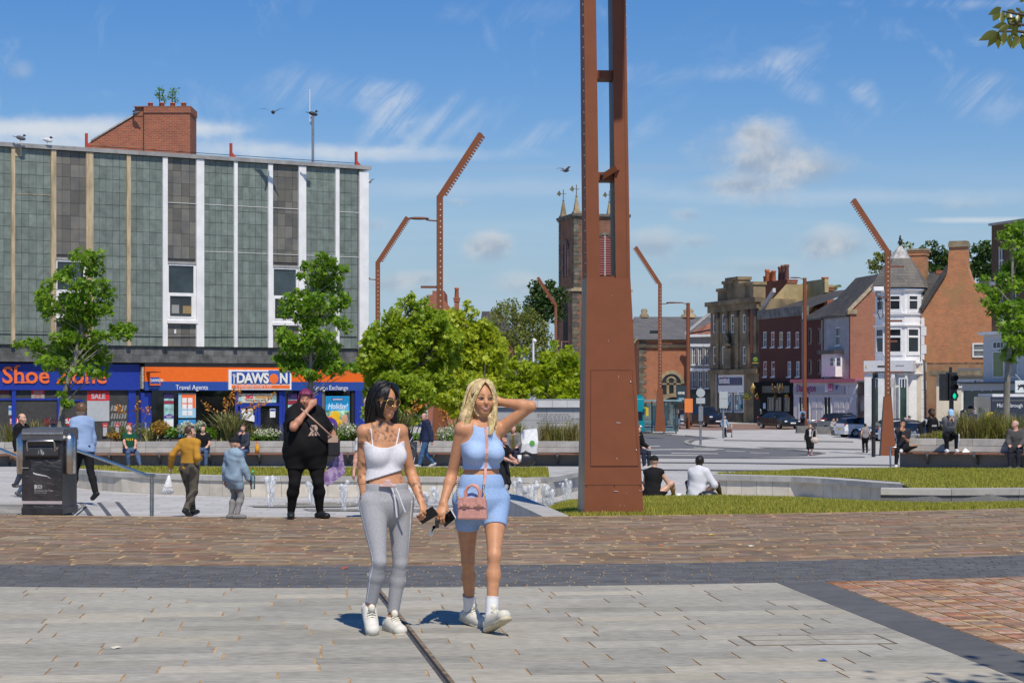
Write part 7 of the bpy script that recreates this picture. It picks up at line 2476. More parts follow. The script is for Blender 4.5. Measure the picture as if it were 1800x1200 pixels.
for i,(px,py,rx,ry,m,lb)in enumerate(((283,752,18,14,LF_OR,'orange tipped shrub left of the boy in yellow'),(300,760,14,11,LF_SH,'fresh green shrub left of the boy in yellow'),(327,755,18,16,LF_WH,'white flowering shrub behind the boy in yellow'),(200,765,14,7,LF_OR,'low orange shrub left of the seated man in green'),(366,762,16,13,LF_SH,'green shrub between the boy and the big flax'),(352,748,10,10,LF_WH,'white flowers right above the boy in yellow'),(470,762,26,10,LF_WH,'white flowering shrub right of the seated man'),(466,768,26,7,LF_SH,'low green shrub right of the seated man'),(610,755,18,14,LF_WH,'white flowering shrub left of the dark haired woman'),(602,765,16,10,LF_SH,'green shrub under the holiday poster'),(783,762,18,13,LF_WH,'white flowering shrub left of the blonde woman'),(795,772,14,6,LF_SH,'low green shrub left of the blonde woman'),(655,765,18,12,LF_SH,'green shrub behind the dark haired woman'),(735,768,20,8,LF_SH,'green shrub behind the man in the navy coat'),(858,760,18,12,LF_SH,'green shrub behind the blonde woman'),(545,764,22,10,LF_SH,'green shrub behind the purple haired woman'),(1655,768,7,7,LF_LIME,'lime green sprig at the left end of the right planter'))):
 d=66.4 if px<1200 else 59.0
 r=empty('shrub',pt(px,d,-.04 if px<1200 else .24),0,lb,'shrub',gS)
 c=at(px,py,d)-r.location
 k=d/F
 leaf_ball('foliage',c,(rx*k,.4,ry*k),int(rx*ry*1.8)+40,.085 if m!=LF_WH else .07,m,200+i,r)
 if m==LF_WH:
  leaf_ball('foliage',c-Vector((0,-.03,.05)),(rx*k*.95,.36,ry*k*.9),int(rx*ry*1.2),.085,LF_SH,260+i,r)
 MB().tube([(0,0,-.1),(c.x,0,c.z)],[.03,.01],5).build('stem',BARKD,r)
for px,py,lb in((281,165,'second'),(303,167,'third')):
 r=empty('chimney_weed',at(px-1,181,87.2),0,'weed sprouting from the %s chimney pot from the left'%lb,'plant','weeds in the chimney pots')
 P=[np.array([wx(px+a,87.2)-r.location.x,0,wz(py+b,87.2)-r.location.z])+np.random.default_rng(int(px+3*b)).normal(size=(26,3))*.075 for a,b in((0,-8),(-4,0),(3,3),(0,8),(5,-6),(8,10))]
 leaves_obj('leaves',np.concatenate(P),.09,LF_SH,np.random.default_rng(px),r)
 MB().tube([(0,0,-.2),(.03,0,.3),(.02,0,.6)],[.02,.014,.006],5).build('stem',BARKD,r)
# --- vehicles
CGL=glass_mat('car_glass',(.016,.019,.022),.05,.7)
TYRE=flat('tyre',(.018,.018,.018),.8)
RIM=mat('alloy',(.45,.45,.46),.3,.05,metal=.9)
LAMP=flat('headlight',(.62,.64,.66),.15)
TAIL=flat('tail_light',(.42,.02,.02),.2)
PLATE_Y=flat('plate_yellow',(.70,.52,.06),.5)
CARST={'hatch':[(-.5,.62,.80,.66),(-.49,.92,1.02,.74),(-.44,.98,1.36,.60),(-.20,.96,1.46,.60),(.05,.94,1.46,.60),(.27,.92,.98,.72),(.42,.84,.88,.72),(.49,.66,.74,.66),(.5,.5,.6,.62)],'saloon':[(-.5,.70,.80,.66),(-.48,.94,.98,.72),(-.36,.97,1.02,.70),(-.22,.96,1.38,.58),(0,.94,1.44,.58),(.10,.93,1.42,.58),(.27,.90,.96,.72),(.42,.80,.85,.72),(.49,.62,.70,.66),(.5,.5,.56,.62)],'suv':[(-.5,.8,1.0,.72),(-.49,1.1,1.2,.78),(-.47,1.15,1.74,.66),(-.15,1.13,1.82,.66),(.08,1.11,1.78,.66),(.20,1.10,1.16,.78),(.40,1.04,1.10,.78),(.48,.86,.94,.74),(.5,.6,.7,.70)]}
def car(label,px,d,yaw,L,W,style,col,plate=None,rear=False,rough=.25):
 """yaw: direction the bonnet points, 0 = towards the camera, positive = to the right"""
 r=empty('car',(wx(px,d),d,gz(d)+.012),yaw,label,'car','cars in the far street')
 st=CARST[style]
 paint=mat('car_paint_'+'_'.join('%d'%(c*100)for c in col),col,rough,.03,2,coat=.6)
 mb=MB()
 hw=W/2
 S=[]
 for t,zb,zt,k in st:
  y=-t*L
  f=1-.10*abs(t*2)**6
  S.append([(x*hw*f,y,z)for x,z in((-.90,.22),(-1,.48),(-.98,zb),(-k,zt),(k,zt),(.98,zb),(1,.48),(.90,.22))])
 for i,(a,b)in enumerate(zip(S,S[1:])):
  cab=lambda q:q[2]-q[1]>.25
  for j in range(8):
   g=0
   if j in(2,4)and cab(st[i])and cab(st[i+1]):
    g=1
   if j==3 and cab(st[i])!=cab(st[i+1]):
    g=1
   if j in(2,4)and cab(st[i])!=cab(st[i+1]):
    g=1
   mb.add([a[j],b[j],b[(j+1)%8],a[(j+1)%8]],[(0,1,2,3)],g,g==0)
 mb.poly(S[0])
 mb.poly(S[-1][::-1])
 mb.build('body',[paint,CGL],r)
 for t in(-.30,.31):
  for e in(-1,1):
   w=MB().lathe([(.001,-.09),(.30,-.09),(.325,-.06),(.325,.09),(.2,.10)],(0,0,0),14).build('wheel',TYRE,r)
   w.matrix_local=Matrix.Translation((e*(hw-.10),-t*L,.325))@Matrix.Rotation(e*math.pi/2,4,'Y')
   MB().lathe([(.20,.10),(.21,.085),(.06,.07),(.001,.09)],(0,0,0),10).build('rim',RIM,w)
   MB().lathe([(.33,-.02),(.40,.0),(.40,.02)],(0,0,0),14).build('arch',BLACKP,w)
 zl=st[-2][1]+.02
 for e in(-1,1):
  MB().ell((e*hw*.70,-L*.478,zl),(.20,.09,.085),8,5).build('headlight',LAMP,r)
  MB().ell((e*hw*.82,L*.485,.90 if style!='suv' else 1.05),(.10,.06,.13),8,5).build('tail_light',TAIL,r)
  MB().ell((e*(hw+.06),-L*.20,st[4][1]+.07),(.10,.06,.075),6,4).build('mirror',paint,r)
 MB().box(-.45,.45,-L*.5-.012,-L*.485,.34,.50).build('grille',BLACKP,r)
 MB().box(-.26,.26,-L*.5-.03,-L*.5-.014,.46,.57).build('number_plate',plate or SWHITE,r)
 MB().box(-.26,.26,L*.5+.012,L*.5+.03,.55,.66).build('number_plate',PLATE_Y,r)
 for e in(-1,1):
  MB().box(e*hw*1.003-.004,e*hw*1.003+.004,-L*.14,-L*.135,.35,.9).box(e*hw*1.003-.004,e*hw*1.003+.004,L*.10,L*.105,.35,.9).build('door_gap',BLACKP,r)
 return r
DKT=(.012,.022,.026)
car('dark green saloon car driving past the pub',1369,172,.42,4.6,1.8,'saloon',DKT)
car('black pick-up style four by four in front of the stone bank',1239,179,.40,5.0,1.9,'suv',(.010,.012,.016))
car('silver grey car behind the black four by four, by the bus shelter',1196,186,.05,4.5,1.85,'saloon',(.20,.20,.21))
car('red hatchback parked behind the stone blocks',1487,167,.9,4.0,1.75,'hatch',(.42,.012,.02))
car('dark silver saloon parked in front of the red hatchback',1487,158.5,.8,4.3,1.75,'saloon',(.16,.17,.18))
car('white hatchback parked with its red tail light to the left',1520,148,1.9,4.2,1.8,'hatch',(.8,.8,.8))
car('dark blue hatchback parked left of the toothed column',1564,140,-1.15,4.2,1.78,'hatch',(.012,.016,.035))
car('black saloon parked nearest the toothed column plinth',1585,136,-1.1,4.4,1.78,'saloon',(.012,.012,.014))
car('white hatchback parked right of the toothed column',1603,130,1.8,4.1,1.76,'hatch',(.8,.79,.78))
car('blue grey saloon parked behind the man with crossed legs',1612,122,-1.0,4.4,1.78,'saloon',(.16,.20,.26))
car('silver grey saloon parked behind the man in the tracksuit',1650,112,-1.0,4.5,1.8,'saloon',(.34,.35,.36))
car('dark maroon hatchback parked in front of the cream annexe',1655,127,.3,4.1,1.76,'hatch',(.06,.015,.02))
car('silver estate car seen from behind, right of the traffic light',1718,121,2.9,4.4,1.8,'suv',(.42,.43,.43))
def bus(label,loc,yaw,col,front,text_=None,mirror=True):
 r=empty('bus',loc,yaw,label,'bus')
 body=mat('bus_'+front,col,.3,.05,2,coat=.4)
 MB().prism([(-5.5,.35),(-5.42,1.2),(-5.2,2.85),(-4.9,3.0),(5.3,3.0),(5.5,2.8),(5.5,.35)],-1.25,1.25,'x').build('body',body,r,.06)
 MB().prism([(-5.43,1.25),(-5.22,2.35),(-5.20,2.35),(-5.40,1.25)],-1.12,1.12,'x').build('windscreen',CGL,r).location=(0,-.02,0)
 MB().prism([(-5.225,2.38),(-5.16,2.78),(-5.14,2.78),(-5.20,2.38)],-1.12,1.12,'x').build('destination_screen',flat('bus_screen',(.012,.012,.014),.3),r).location=(0,-.03,0)
 if text_:
  text(text_,.27,SWHITE,r,(-.95,-5.275,2.47),ext=.004,sx=.80)
 for e in(-1,1):
  for i in range(6):
   MB().box(min(e*1.245,e*1.262),max(e*1.245,e*1.262),-4.6+i*1.6,-3.1+i*1.6,1.25,2.4).build('window',CGL,r)
  for y in(-3.0,3.2):
   w=MB().lathe([(.001,-.12),(.46,-.12),(.48,-.08),(.48,.12),(.001,.13)],(0,0,0),16).build('wheel',TYRE,r)
   w.matrix_local=Matrix.Translation((e*1.15,y,.48))@Matrix.Rotation(math.pi/2,4,'Y')
  MB().ell((e*.9,-5.46,.75),(.2,.06,.10),8,5).build('headlight',LAMP,r)
  MB().box(e*1.42-.10,e*1.42+.10,-5.75,-5.62,1.55,2.15).box(e*1.3-.12,e*1.3+.12,-5.7,-5.4,2.15,2.22).build('mirror',flat('mirror_yellow',(.62,.46,.02),.5),r)
 MB().box(-1.1,1.1,-4.5,4.5,3.0,3.14).build('roof_pod',WHITE if front!='teal' else body,r)
 return r
bus('single deck bus with a white roof and lit route text at the right edge',(26.4,106.4,gz(101)),-.15,(.03,.032,.035),'black','Middlesbrough Stockton')
bus('turquoise bus half hidden behind the big column, beside the shelter',(wx(1098,150),155,gz(150)),.04,(.0,.22,.27),'teal')
sh_=empty('bus_shelter',(wx(1126,158),158,gz(158)),0,'teal glass bus shelter right of the big column','bus shelter')
TG=bpy.data.materials.get('shelter_glass')or clear_glass('shelter_glass',(.25,.60,.64),.55)
Ls=wx(1190,158)-wx(1126,158)
MB().box(-.6,Ls+.3,-1.2,1.2,2.55,2.68).build('roof',mat('shelter_roof',(.22,.34,.36),.3,.1,2),sh_)
for i in range(4):
 x=Ls*i/3
 MB().box(x-.05,x+.05,.9,1.0,0,2.55).build('post',flat('shelter_post',(.03,.12,.14),.4),sh_)
 if i<3:
  MB().box(x+.06,Ls*(i+1)/3-.06,.93,.96,.15,2.45).build('pane',TG,sh_)
for x in(0,Ls):
 MB().box(x-.02,x+.02,-1.0,.88,.15,2.45).build('pane',TG,sh_)
MB().box(.3,Ls-.3,.3,.75,.45,.52).build('seat',flat('shelter_seat',(.02,.05,.30),.5),sh_)
MB().box(1.0,2.2,.85,.92,.6,2.2).build('timetable',flat('pale_panel',(.30,.50,.52),.4),sh_)
# --- signs, lights, blocks
GAL=mat('galvanised',(.30,.31,.32),.45,.1,5,metal=.6)
SBK=flat('sign_back',(.40,.43,.43),.5)
def sign_post(px,ft,d,top,label,plates):
 r=empty('road_sign',(wx(px,d),d,wz(ft,d)),0,label,'road sign')
 k=d/F
 h=(ft-top)*k
 MB().tube([(0,0,0),(0,0,h)],.075,8).build('post',GAL,r)
 for kind,x0,y0,x1,y1 in plates:
  if kind=='o':
   c=((x0+x1)/2-px)*k,(ft-(y0+y1)/2)*k
   MB().prism([(c[0]+(x1-x0)/2*k*math.cos(a),c[1]+(y1-y0)/2*k*math.sin(a))for a in np.linspace(0,2*math.pi,21)[:-1]],-.14,-.10,'y').build('disc',SBK,r)
  else:
   MB().box((x0-px)*k,(x1-px)*k,-.14,-.10,(ft-y1)*k,(ft-y0)*k).build('plate',SBK,r)
 return r
sign_post(1231.5,782,124,680,'pole with a grey disc and a small plate seen from behind',[('o',1223.5,682.5,1239,698),('r',1223.5,699,1239,709)])
MB().box(-.14,.14,-.2,-.09,1.5,2.4).build('control_box',GAL,[o for o in bpy.data.objects if o.name.startswith('road_sign')][0])
sign_post(1271.5,770,138,687,'pole with two grey rectangular plates seen from behind',[('r',1264,688,1279,700),('r',1264,700.6,1279,717)])
tl=empty('traffic_light',(wx(1671,74),74,-1.0),.3,'black traffic light showing green, beside the brick gable','traffic light')
z0=wz(704,74)+1.0
MB().tube([(0,0,0),(0,0,z0+1.25)],.058,8).tube([(.13,.1,0),(.13,.1,z0+.1)],.05,8).build('post',BLACKP,tl)
MB().box(-.15,.17,-.20,.10,z0,z0+1.05).build('signal_head',BLACKP,tl,.02)
MB().box(-.40,-.16,-.10,.16,z0,z0+1.0).build('signal_head',BLACKP,tl,.02)
GL=bpy.data.materials.new('green_signal')
GL.use_nodes=True
GL.node_tree.nodes['Principled BSDF'].inputs['Base Color'].default_value=(.02,.5,.3,1)
GL.node_tree.nodes['Principled BSDF'].inputs['Emission Color'].default_value=(.0,.8,.42,1)
GL.node_tree.nodes['Principled BSDF'].inputs['Emission Strength'].default_value=.9
for i,m in enumerate((GL,BKD,BKD)):
 z=z0+.18+i*.33
 MB().disc((.01,-.215,z),.105,16).build('lens',m,tl)
 MB().tube([(.01,-.20,z+.02),(.01,-.36,z+.0)],[.125,.12],12,cap=False).build('hood',BLACKP,tl)
pb_=empty('black_post',(wx(1535.5,96),96,gz(96)),0,'tall plain black post left of the toothed column by the parked cars','post')
MB().tube([(0,0,0),(0,0,wz(664,96)-gz(96))],.10,8).ell((0,0,1.0),(.2,.2,.06),8,4).box(-.2,.2,-.15,.15,1.0,1.06).build('post',BLACKP,pb_)
op=empty('orange_sign',(wx(1210,171),171,-1.45),0,'orange notice box on the brown lamp post by the bank','sign')
MB().box(-.35,.35,-.3,-.2,1.4,2.6).build('box',flat('notice_orange',(.75,.22,.05),.5),op)
STB=mat('block_stone',(.17,.165,.155),.9,.2,2)
for(a,b,y0,y1,d,lb)in((1401,1428,748.5,761,159,'farthest'),(1433.5,1460,751,764,156,'second from the left'),(1464,1489,755,767.5,153,'third, under the seated pair'),(1494,1538,757,772,149,'nearest, before the parked cars')):
 r=empty('stone_block',(wx((a+b)/2,d),d,gz(d)),0,'grey stone bench block, '+lb,'bench block','stone blocks along the car park')
 w=(b-a)/2*d/F
 MB().box(-w,w,0,.8,0,.56).build('block',STB,r,.02)
for px,lb in((1430,'left'),(1447,'right')):
 d=166
 r=empty('bike_rack',(wx(px,d),d,gz(d)),0,'steel bicycle hoop behind the stone blocks, '+lb,'bicycle hoop','bicycle hoops')
 MB().tube([(-.5,0,0),(-.45,0,.7),(-.2,0,.85),(.2,0,.85),(.45,0,.7),(.5,0,0)],.05,6).build('hoop',STEEL,r)
r=empty('railing_end',(wx(1568,60),60,-.6),0,'steel hoop end of a cycle stand left of the seated man with crossed legs','cycle stand')
MB().tube([(-.05,0,0),(-.05,0,.60),(.30,0,.62),(.32,0,.5)],.03,6).box(-.05,.35,-.02,.02,.46,.49).build('frame',STEEL,r)
fp=empty('flagpole',(wx(937.5,84),84,-1.1),0,'short white flagpole between the two lime green trees','flagpole')
MB().tube([(0,0,0),(0,0,wz(595,84)+1.1)],[.06,.045],7).ell((.06,0,wz(599,84)+1.1),.09,6,4).build('pole',WHITE,fp)
b=empty('carrier_bag',(wx(930,65.0),65.0,-.33),0,'white shopping bag standing on the bench right of the old man','bag')
mb=MB()
mb.add([(-.30,-.12,0),(.24,-.12,0),(.26,.12,0),(-.28,.12,0),(-.22,-.10,.72),(.26,-.06,.80),(.24,.08,.82),(-.20,.08,.76),(-.33,-.16,.3),(.30,-.15,.35)],[(0,1,9,8),(8,9,5,4),(1,2,6,5,9),(2,3,7,6),(3,0,8,4,7),(4,5,6,7)])
mb.build('body',mat('white_plastic',(.74,.74,.73),.4,.08,9,bump=.6,bscale=25),b)
MB().disc((.10,-.165,.34),.09,10).build('green_spot',flat('tub_green',(.10,.34,.05),.5),b)
b=empty('carrier_bag',(wx(918,65.1),65.1,-.33),0,'turquoise bag next to the white shopping bag on the bench','bag')
MB().frustum((0,0,0),(.14,.10,0),(-.03,0,.55),(.07,.05,0)).frustum((.42,0,0),(.08,.08,0),(.45,0,.3),(.03,.03,0)).build('body',flat('turquoise_bag',(.10,.42,.46),.4),b)
b=empty('holdall',(wx(924,64.2),64.2,-.77),0,'black bag on the ground under the bench by the old man','bag')
MB().ell((0,0,.26),(.34,.16,.26),10,7).tube([(-.2,-.1,.4),(0,-.15,.55),(.2,-.1,.4)],.02,5).build('body',BLACKP,b)
b=empty('orange_drink',(wx(452,65.2),65.2,-.33),0,'bottle of orange drink on the bench beside the man in check','bottle')
MB().lathe([(.001,0),(.065,0),(.07,.2),(.03,.3),(.03,.34)],(0,0,0),10).build('bottle',flat('orange_juice',(.80,.34,.02),.2),b)
MB().lathe([(.034,.34),(.034,.38),(.001,.38)],(0,0,0),8).build('cap',flat('cap_orange',(.6,.1,.02),.5),b)
b=empty('paper_litter',(wx(1698,56.6),56.6,-.04),0,'crumpled white paper left on the right bench','paper')
MB().add([(-.12,-.05,0),(.10,-.08,.01),(.14,.06,0),(-.06,.08,.01),(-.02,0,.12)],[(0,1,4),(1,2,4),(2,3,4),(3,0,4)]).build('sheet',SWHITE,b)
b=empty('pushchair',(wx(722,64.0),64.0,-.77),0,'light folded pushchair with silver frame in front of the seated man in black','pushchair')
mb=MB()
for x in(-.18,.18):
 mb.tube([(x-.1,-.2,.08),(x,0,.6),(x+.25,.15,1.02)],.022,5).tube([(x+.2,.1,.08),(x,0,.55),(x-.15,-.1,.75)],.018,5)
mb.build('frame',STEEL,b)
MB().frustum((0,0,.35),(.18,.12,0),(.05,.05,.85),(.16,.04,0)).build('seat',BLACKP,b)
for x in(-.28,.10,.38):
 MB().lathe([(.001,-.02),(.075,-.02),(.075,.02),(.001,.02)],(0,0,0),8).build('wheel',BLACKP,b).matrix_local=Matrix.Translation((x,-.1,.08))@Matrix.Rotation(math.pi/2,4,'Y')
# --- birds
def bird(label,px,py,d,yaw,col,head,flying=False,s=1.0):
 r=empty('bird',at(px,py,d),yaw,label,'bird','birds over the square')
 b=mat('feather_%d_%d'%(col[0]*100,head[0]*100),col,.7)
 mb=MB()
 mb.x=Matrix.Rotation(.25 if not flying else 0,4,'Y')
 mb.ell((0,0,.14*s),(.19*s,.08*s,.085*s),10,6).frustum((-.22*s,0,.12*s),(.08*s,.035*s,0),(-.26*s,0,.14*s),(.05*s,.03*s,0))
 mb.build('body',b,r)
 MB().ell((.16*s,0,.24*s if not flying else .16*s),.05*s,8,5).tube([(.2*s,0,.235*s if not flying else .15*s),(.26*s,0,.22*s if not flying else .145*s)],[.014*s,.004*s],5).build('head',flat('bird_head_%d'%(head[0]*100),head,.6),r)
 if flying:
  for e in(-1,1):
   MB().add([(.10*s,e*.05*s,.16*s),(-.10*s,e*.05*s,.15*s),(-.10*s,e*.36*s,.30*s),(.07*s,e*.34*s,.31*s),(-.14*s,e*.68*s,.26*s)],[(0,1,2,3),(3,2,4)]).build('wing',b,r)
 else:
  for e in(-1,1):
   MB().tube([(.02,e*.03,.10*s),(.02,e*.03,0)],.010,5).build('leg',REDP,r)
 return r
GRYB=(.10,.105,.12)
bird('grey pigeon perched at the far left of the flat roof edge',35,249,76.0,.3,GRYB,(.05,.06,.08))
bird('white gull with a dark head perched on the flat roof edge',82,252.5,76.7,.3,(.62,.62,.62),(.04,.03,.03))
bird('dark pigeon perched on top of the antenna mast',549,206,80.9,.2,(.03,.03,.035),(.03,.03,.035))
bird('pigeon perched at the left shoulder of the brick chimney',240,205,86.2,2.6,GRYB,(.05,.06,.08))
bird('dark bird gliding with spread wings above the flat roof',480,203,80,1.5,(.05,.05,.045),(.05,.05,.05),True,.9)
bird('grey pigeon flying left of the big column',994,305,60,.6,GRYB,(.05,.06,.08),True,.62)
bird('white gull flying beside the white corner strip',649,324,90,1.0,(.55,.56,.58),(.5,.5,.5),True,.8)
# --- people: one continuous surface per body, grown from a distance field
def smin(a,b,k):
 h=np.clip(.5+.5*(b-a)/k,0,1)
 return b+(a-b)*h-k*h*(1-h)
def nets(f,lo,vox):
 s=f<0
 c=sum(s[i:s.shape[0]-1+i,j:s.shape[1]-1+j,k:s.shape[2]-1+k].astype(np.int8)for i in(0,1)for j in(0,1)for k in(0,1))
 act=(c>0)&(c<8)
 ijk=np.argwhere(act)
 idx=np.full(act.shape,-1,np.int32)
 idx[act]=np.arange(len(ijk))
 acc=np.zeros((len(ijk),3))
 cnt=np.zeros(len(ijk))
 cs=[np.array(q)for q in((0,0,0),(1,0,0),(0,1,0),(1,1,0),(0,0,1),(1,0,1),(0,1,1),(1,1,1))]
 vals=[f[tuple((ijk+q).T)]for q in cs]
 for a in range(8):
  for b in range(a+1,8):
   if abs(cs[a]-cs[b]).sum()==1:
    m=(vals[a]<0)!=(vals[b]<0)
    t=vals[a][m]/(vals[a][m]-vals[b][m])
    acc[m]+=cs[a]+(cs[b]-cs[a])*t[:,None]
    cnt[m]+=1
 V=np.array(lo)+(ijk+acc/np.maximum(cnt,1)[:,None])*vox
 F_=[]
 for ax in range(3):
  o1,o2=[(1,2),(2,0),(0,1)][ax]
  sl0=[slice(None)]*3
  sl1=[slice(None)]*3
  sl0[ax],sl1[ax]=slice(0,-1),slice(1,None)
  A,B=s[tuple(sl0)],s[tuple(sl1)]
  e=np.argwhere(A!=B)
  ok=(e[:,o1]>0)&(e[:,o2]>0)&(e[:,o1]<idx.shape[o1])&(e[:,o2]<idx.shape[o2])
  e=e[ok]
  q=[]
  for d1,d2 in((-1,-1),(0,-1),(0,0),(-1,0)):
   w=e.copy()
   w[:,o1]+=d1
   w[:,o2]+=d2
   q.append(idx[tuple(w.T)])
  q=np.stack(q,1)
  fl=~A[tuple(e.T)]
  q[fl]=q[fl][:,::-1]
  F_.append(q)
 F_=np.concatenate(F_)
 return V,F_[(F_>=0).all(1)]
def sdf_mesh(name,fn,lo,hi,vox,mats,colfn=None,parent=None):
 lo,hi=np.array(lo,float)-2*vox,np.array(hi,float)+2*vox
 nb=np.ceil((hi-lo)/(4*vox)).astype(int)
 cx=[lo[i]+(np.arange(nb[i])*4+1.5)*vox for i in range(3)]
 G=np.stack(np.meshgrid(*cx,indexing='ij'),-1).reshape(-1,3).astype(np.float32)
 fc=fn(G).reshape(nb)
 f=np.repeat(np.repeat(np.repeat(fc,4,0),4,1),4,2).astype(np.float32)
 need=np.argwhere(np.abs(fc)<7*vox)
 off=np.stack(np.meshgrid(*[np.arange(4)]*3,indexing='ij'),-1).reshape(-1,3)
 gi=(need[:,None,:]*4+off[None]).reshape(-1,3)
 for c in range(0,len(gi),400000):
  g=gi[c:c+400000]
  f[tuple(g.T)]=fn((lo+g*vox).astype(np.float32))
 V,Q=nets(f,lo,vox)
 if not len(Q):
  return None
 me=np_mesh(name,V,Q,mats,True)
 if colfn is not None:
  col=np.ones((len(V),4),np.float32)
  col[:,:3]=colfn(V)
  a=me.color_attributes.new('Col','FLOAT_COLOR','POINT')
  a.data.foreach_set('color',col.ravel())
 return link(name,me,parent)
def vcol_mat(name,rough,sss=0.0,spec=.4,weave=0.0,aniso=0):
 m=bpy.data.materials.new(name)
 m.use_nodes=True
 nt=NT(m.node_tree)
 p=nt.n['Principled BSDF']
 a=nt.new('ShaderNodeVertexColor')
 a.layer_name='Col'
 tc=nt.new('ShaderNodeTexCoord')
 n=nt.noise(tc.outputs['Object'],90 if weave else 30,3,.6)
 v=nt.ramp(n,.3,.7,1-.10-weave,1+.04+weave)
 c=nt.mix(1.0,a.outputs[0],nt.comb(v,v,v),'MULTIPLY')
 nt.l.new(c,p.inputs['Base Color'])
 p.inputs['Roughness'].default_value=rough
 p.inputs['Specular IOR Level'].default_value=spec
 if sss:
  p.inputs['Subsurface Weight'].default_value=sss
  p.inputs['Subsurface Radius'].default_value=(.010,.004,.002)
  p.inputs['Subsurface Scale'].default_value=1.0
 b=nt.new('ShaderNodeBump')
 b.inputs['Strength'].default_value=.25
 b.inputs['Distance'].default_value=.004
 if aniso:
  mp=nt.new('ShaderNodeMapping')
  mp.inputs['Scale'].default_value=(90,90,6)
  nt.l.new(tc.outputs['Object'],mp.inputs[0])
  h=nt.noise(mp.outputs[0],2.2,4,.7)
  b.inputs['Strength'].default_value=.8
  nt.l.new(nt.mix(nt.ramp(h,.35,.65,0,.55),c,nt.mix(1,c,(.35,.33,.3),'MULTIPLY')),p.inputs['Base Color'])
 else:
  h=nt.noise(tc.outputs['Object'],300 if weave else 120,2,.5)
 nt.l.new(h,b.inputs['Height'])
 nt.l.new(b.outputs[0],p.inputs['Normal'])
 return m
SKIN=vcol_mat('skin',.48,.12,.35)
CLOTH=vcol_mat('cloth',.85,0,.15,.02)
HAIR=vcol_mat('hair',.42,0,.45,0,1)
SHOE=vcol_mat('shoe',.55)
VA=lambda*a:np.array(a,dtype=float)
def ik(a,c,l1,l2,pole):
 d=c-a
 L=np.linalg.norm(d)
 L2=min(L,(l1+l2)*.999)
 u=d/max(L,1e-6)
 x=(l1*l1-l2*l2+L2*L2)/(2*L2)
 h=math.sqrt(max(0,l1*l1-x*x))
 p=np.array(pole,float)-u*np.dot(pole,u)
 n=np.linalg.norm(p)
 p=p/n if n>1e-6 else VA(0,-1,0)
 return a+u*x+p*h
def rotm(yaw=0,pitch=0,roll=0):
 return np.array(Matrix.Rotation(yaw,3,'Z')@Matrix.Rotation(pitch,3,'X')@Matrix.Rotation(roll,3,'Y'))
def segd(P,a,b):
 t=np.clip(((P-a)@(b-a))/np.dot(b-a,b-a),0,1)
 return np.linalg.norm(P-a-(b-a)*t[:,None],axis=1)
class Fig:
 def __init__(s):
  s.p=[]
  s.fv=VA(0,1,0)
 def cap(s,tag,a,b,ra,rb,fs=1.0,fv=None):
  s.p.append((tag,'c',np.array(a,np.float32),np.array(b,np.float32),ra,rb,fs,np.array(s.fv if fv is None else fv,np.float32)))
 def ell(s,tag,c,r,M=None):
  s.p.append((tag,'e',np.array(c,np.float32),np.array(r,np.float32),None if M is None else np.array(M,np.float32),0,0,0))
 def one(s,P,q):
  _,k,a,b,c,d,fs,fv=q
  if k=='e':
   p=P-a
   if c is not None:
    p=p@c
   k0=np.sqrt(((p/b)**2).sum(1))
   k1=np.sqrt(((p/(b*b))**2).sum(1))
   return k0*(k0-1)/np.maximum(k1,1e-6)
  p,e=P-a,b-a
  if fs!=1.0:
   p=p+fv*((p@fv)*(1/fs-1))[:,None]
   e=e+fv*(np.dot(e,fv)*(1/fs-1))
  L=max(float(np.dot(e,e)),1e-9)
  t=np.clip((p@e)/L,0,1)
  return(np.sqrt(((p-e*t[:,None])**2).sum(1))-(c+(d-c)*t))*min(1.0,fs)
 def field(s,P,tags,k=.025):
  f=None
  for q in s.p:
   if q[0]in tags:
    g=s.one(P,q)
    f=g if f is None else smin(f,g,k)
  return f
 def box(s,tags,m=.05):
  lo,hi=np.full(3,9.),np.full(3,-9.)
  for q in s.p:
   if q[0]in tags:
    if q[1]=='e':
     r=max(q[3])
     lo,hi=np.minimum(lo,q[2]-r),np.maximum(hi,q[2]+r)
    else:
     r=max(q[4],q[5])
     lo,hi=np.minimum(lo,np.minimum(q[2],q[3])-r),np.maximum(hi,np.maximum(q[2],q[3])+r)
  return lo-m,hi+m
def wrinkle(P,f=1.0,seed=0.0):
 x,y,z=P[:,0]*f,P[:,1]*f,P[:,2]*f
 return(np.sin(19*z+7*x+3*np.sin(11*x+5*y+seed))+np.sin(31*z-17*x+9*y+2*np.sin(13*z+seed))*.6+np.sin(12*x+23*y-9*z+seed)*.5)/2.1
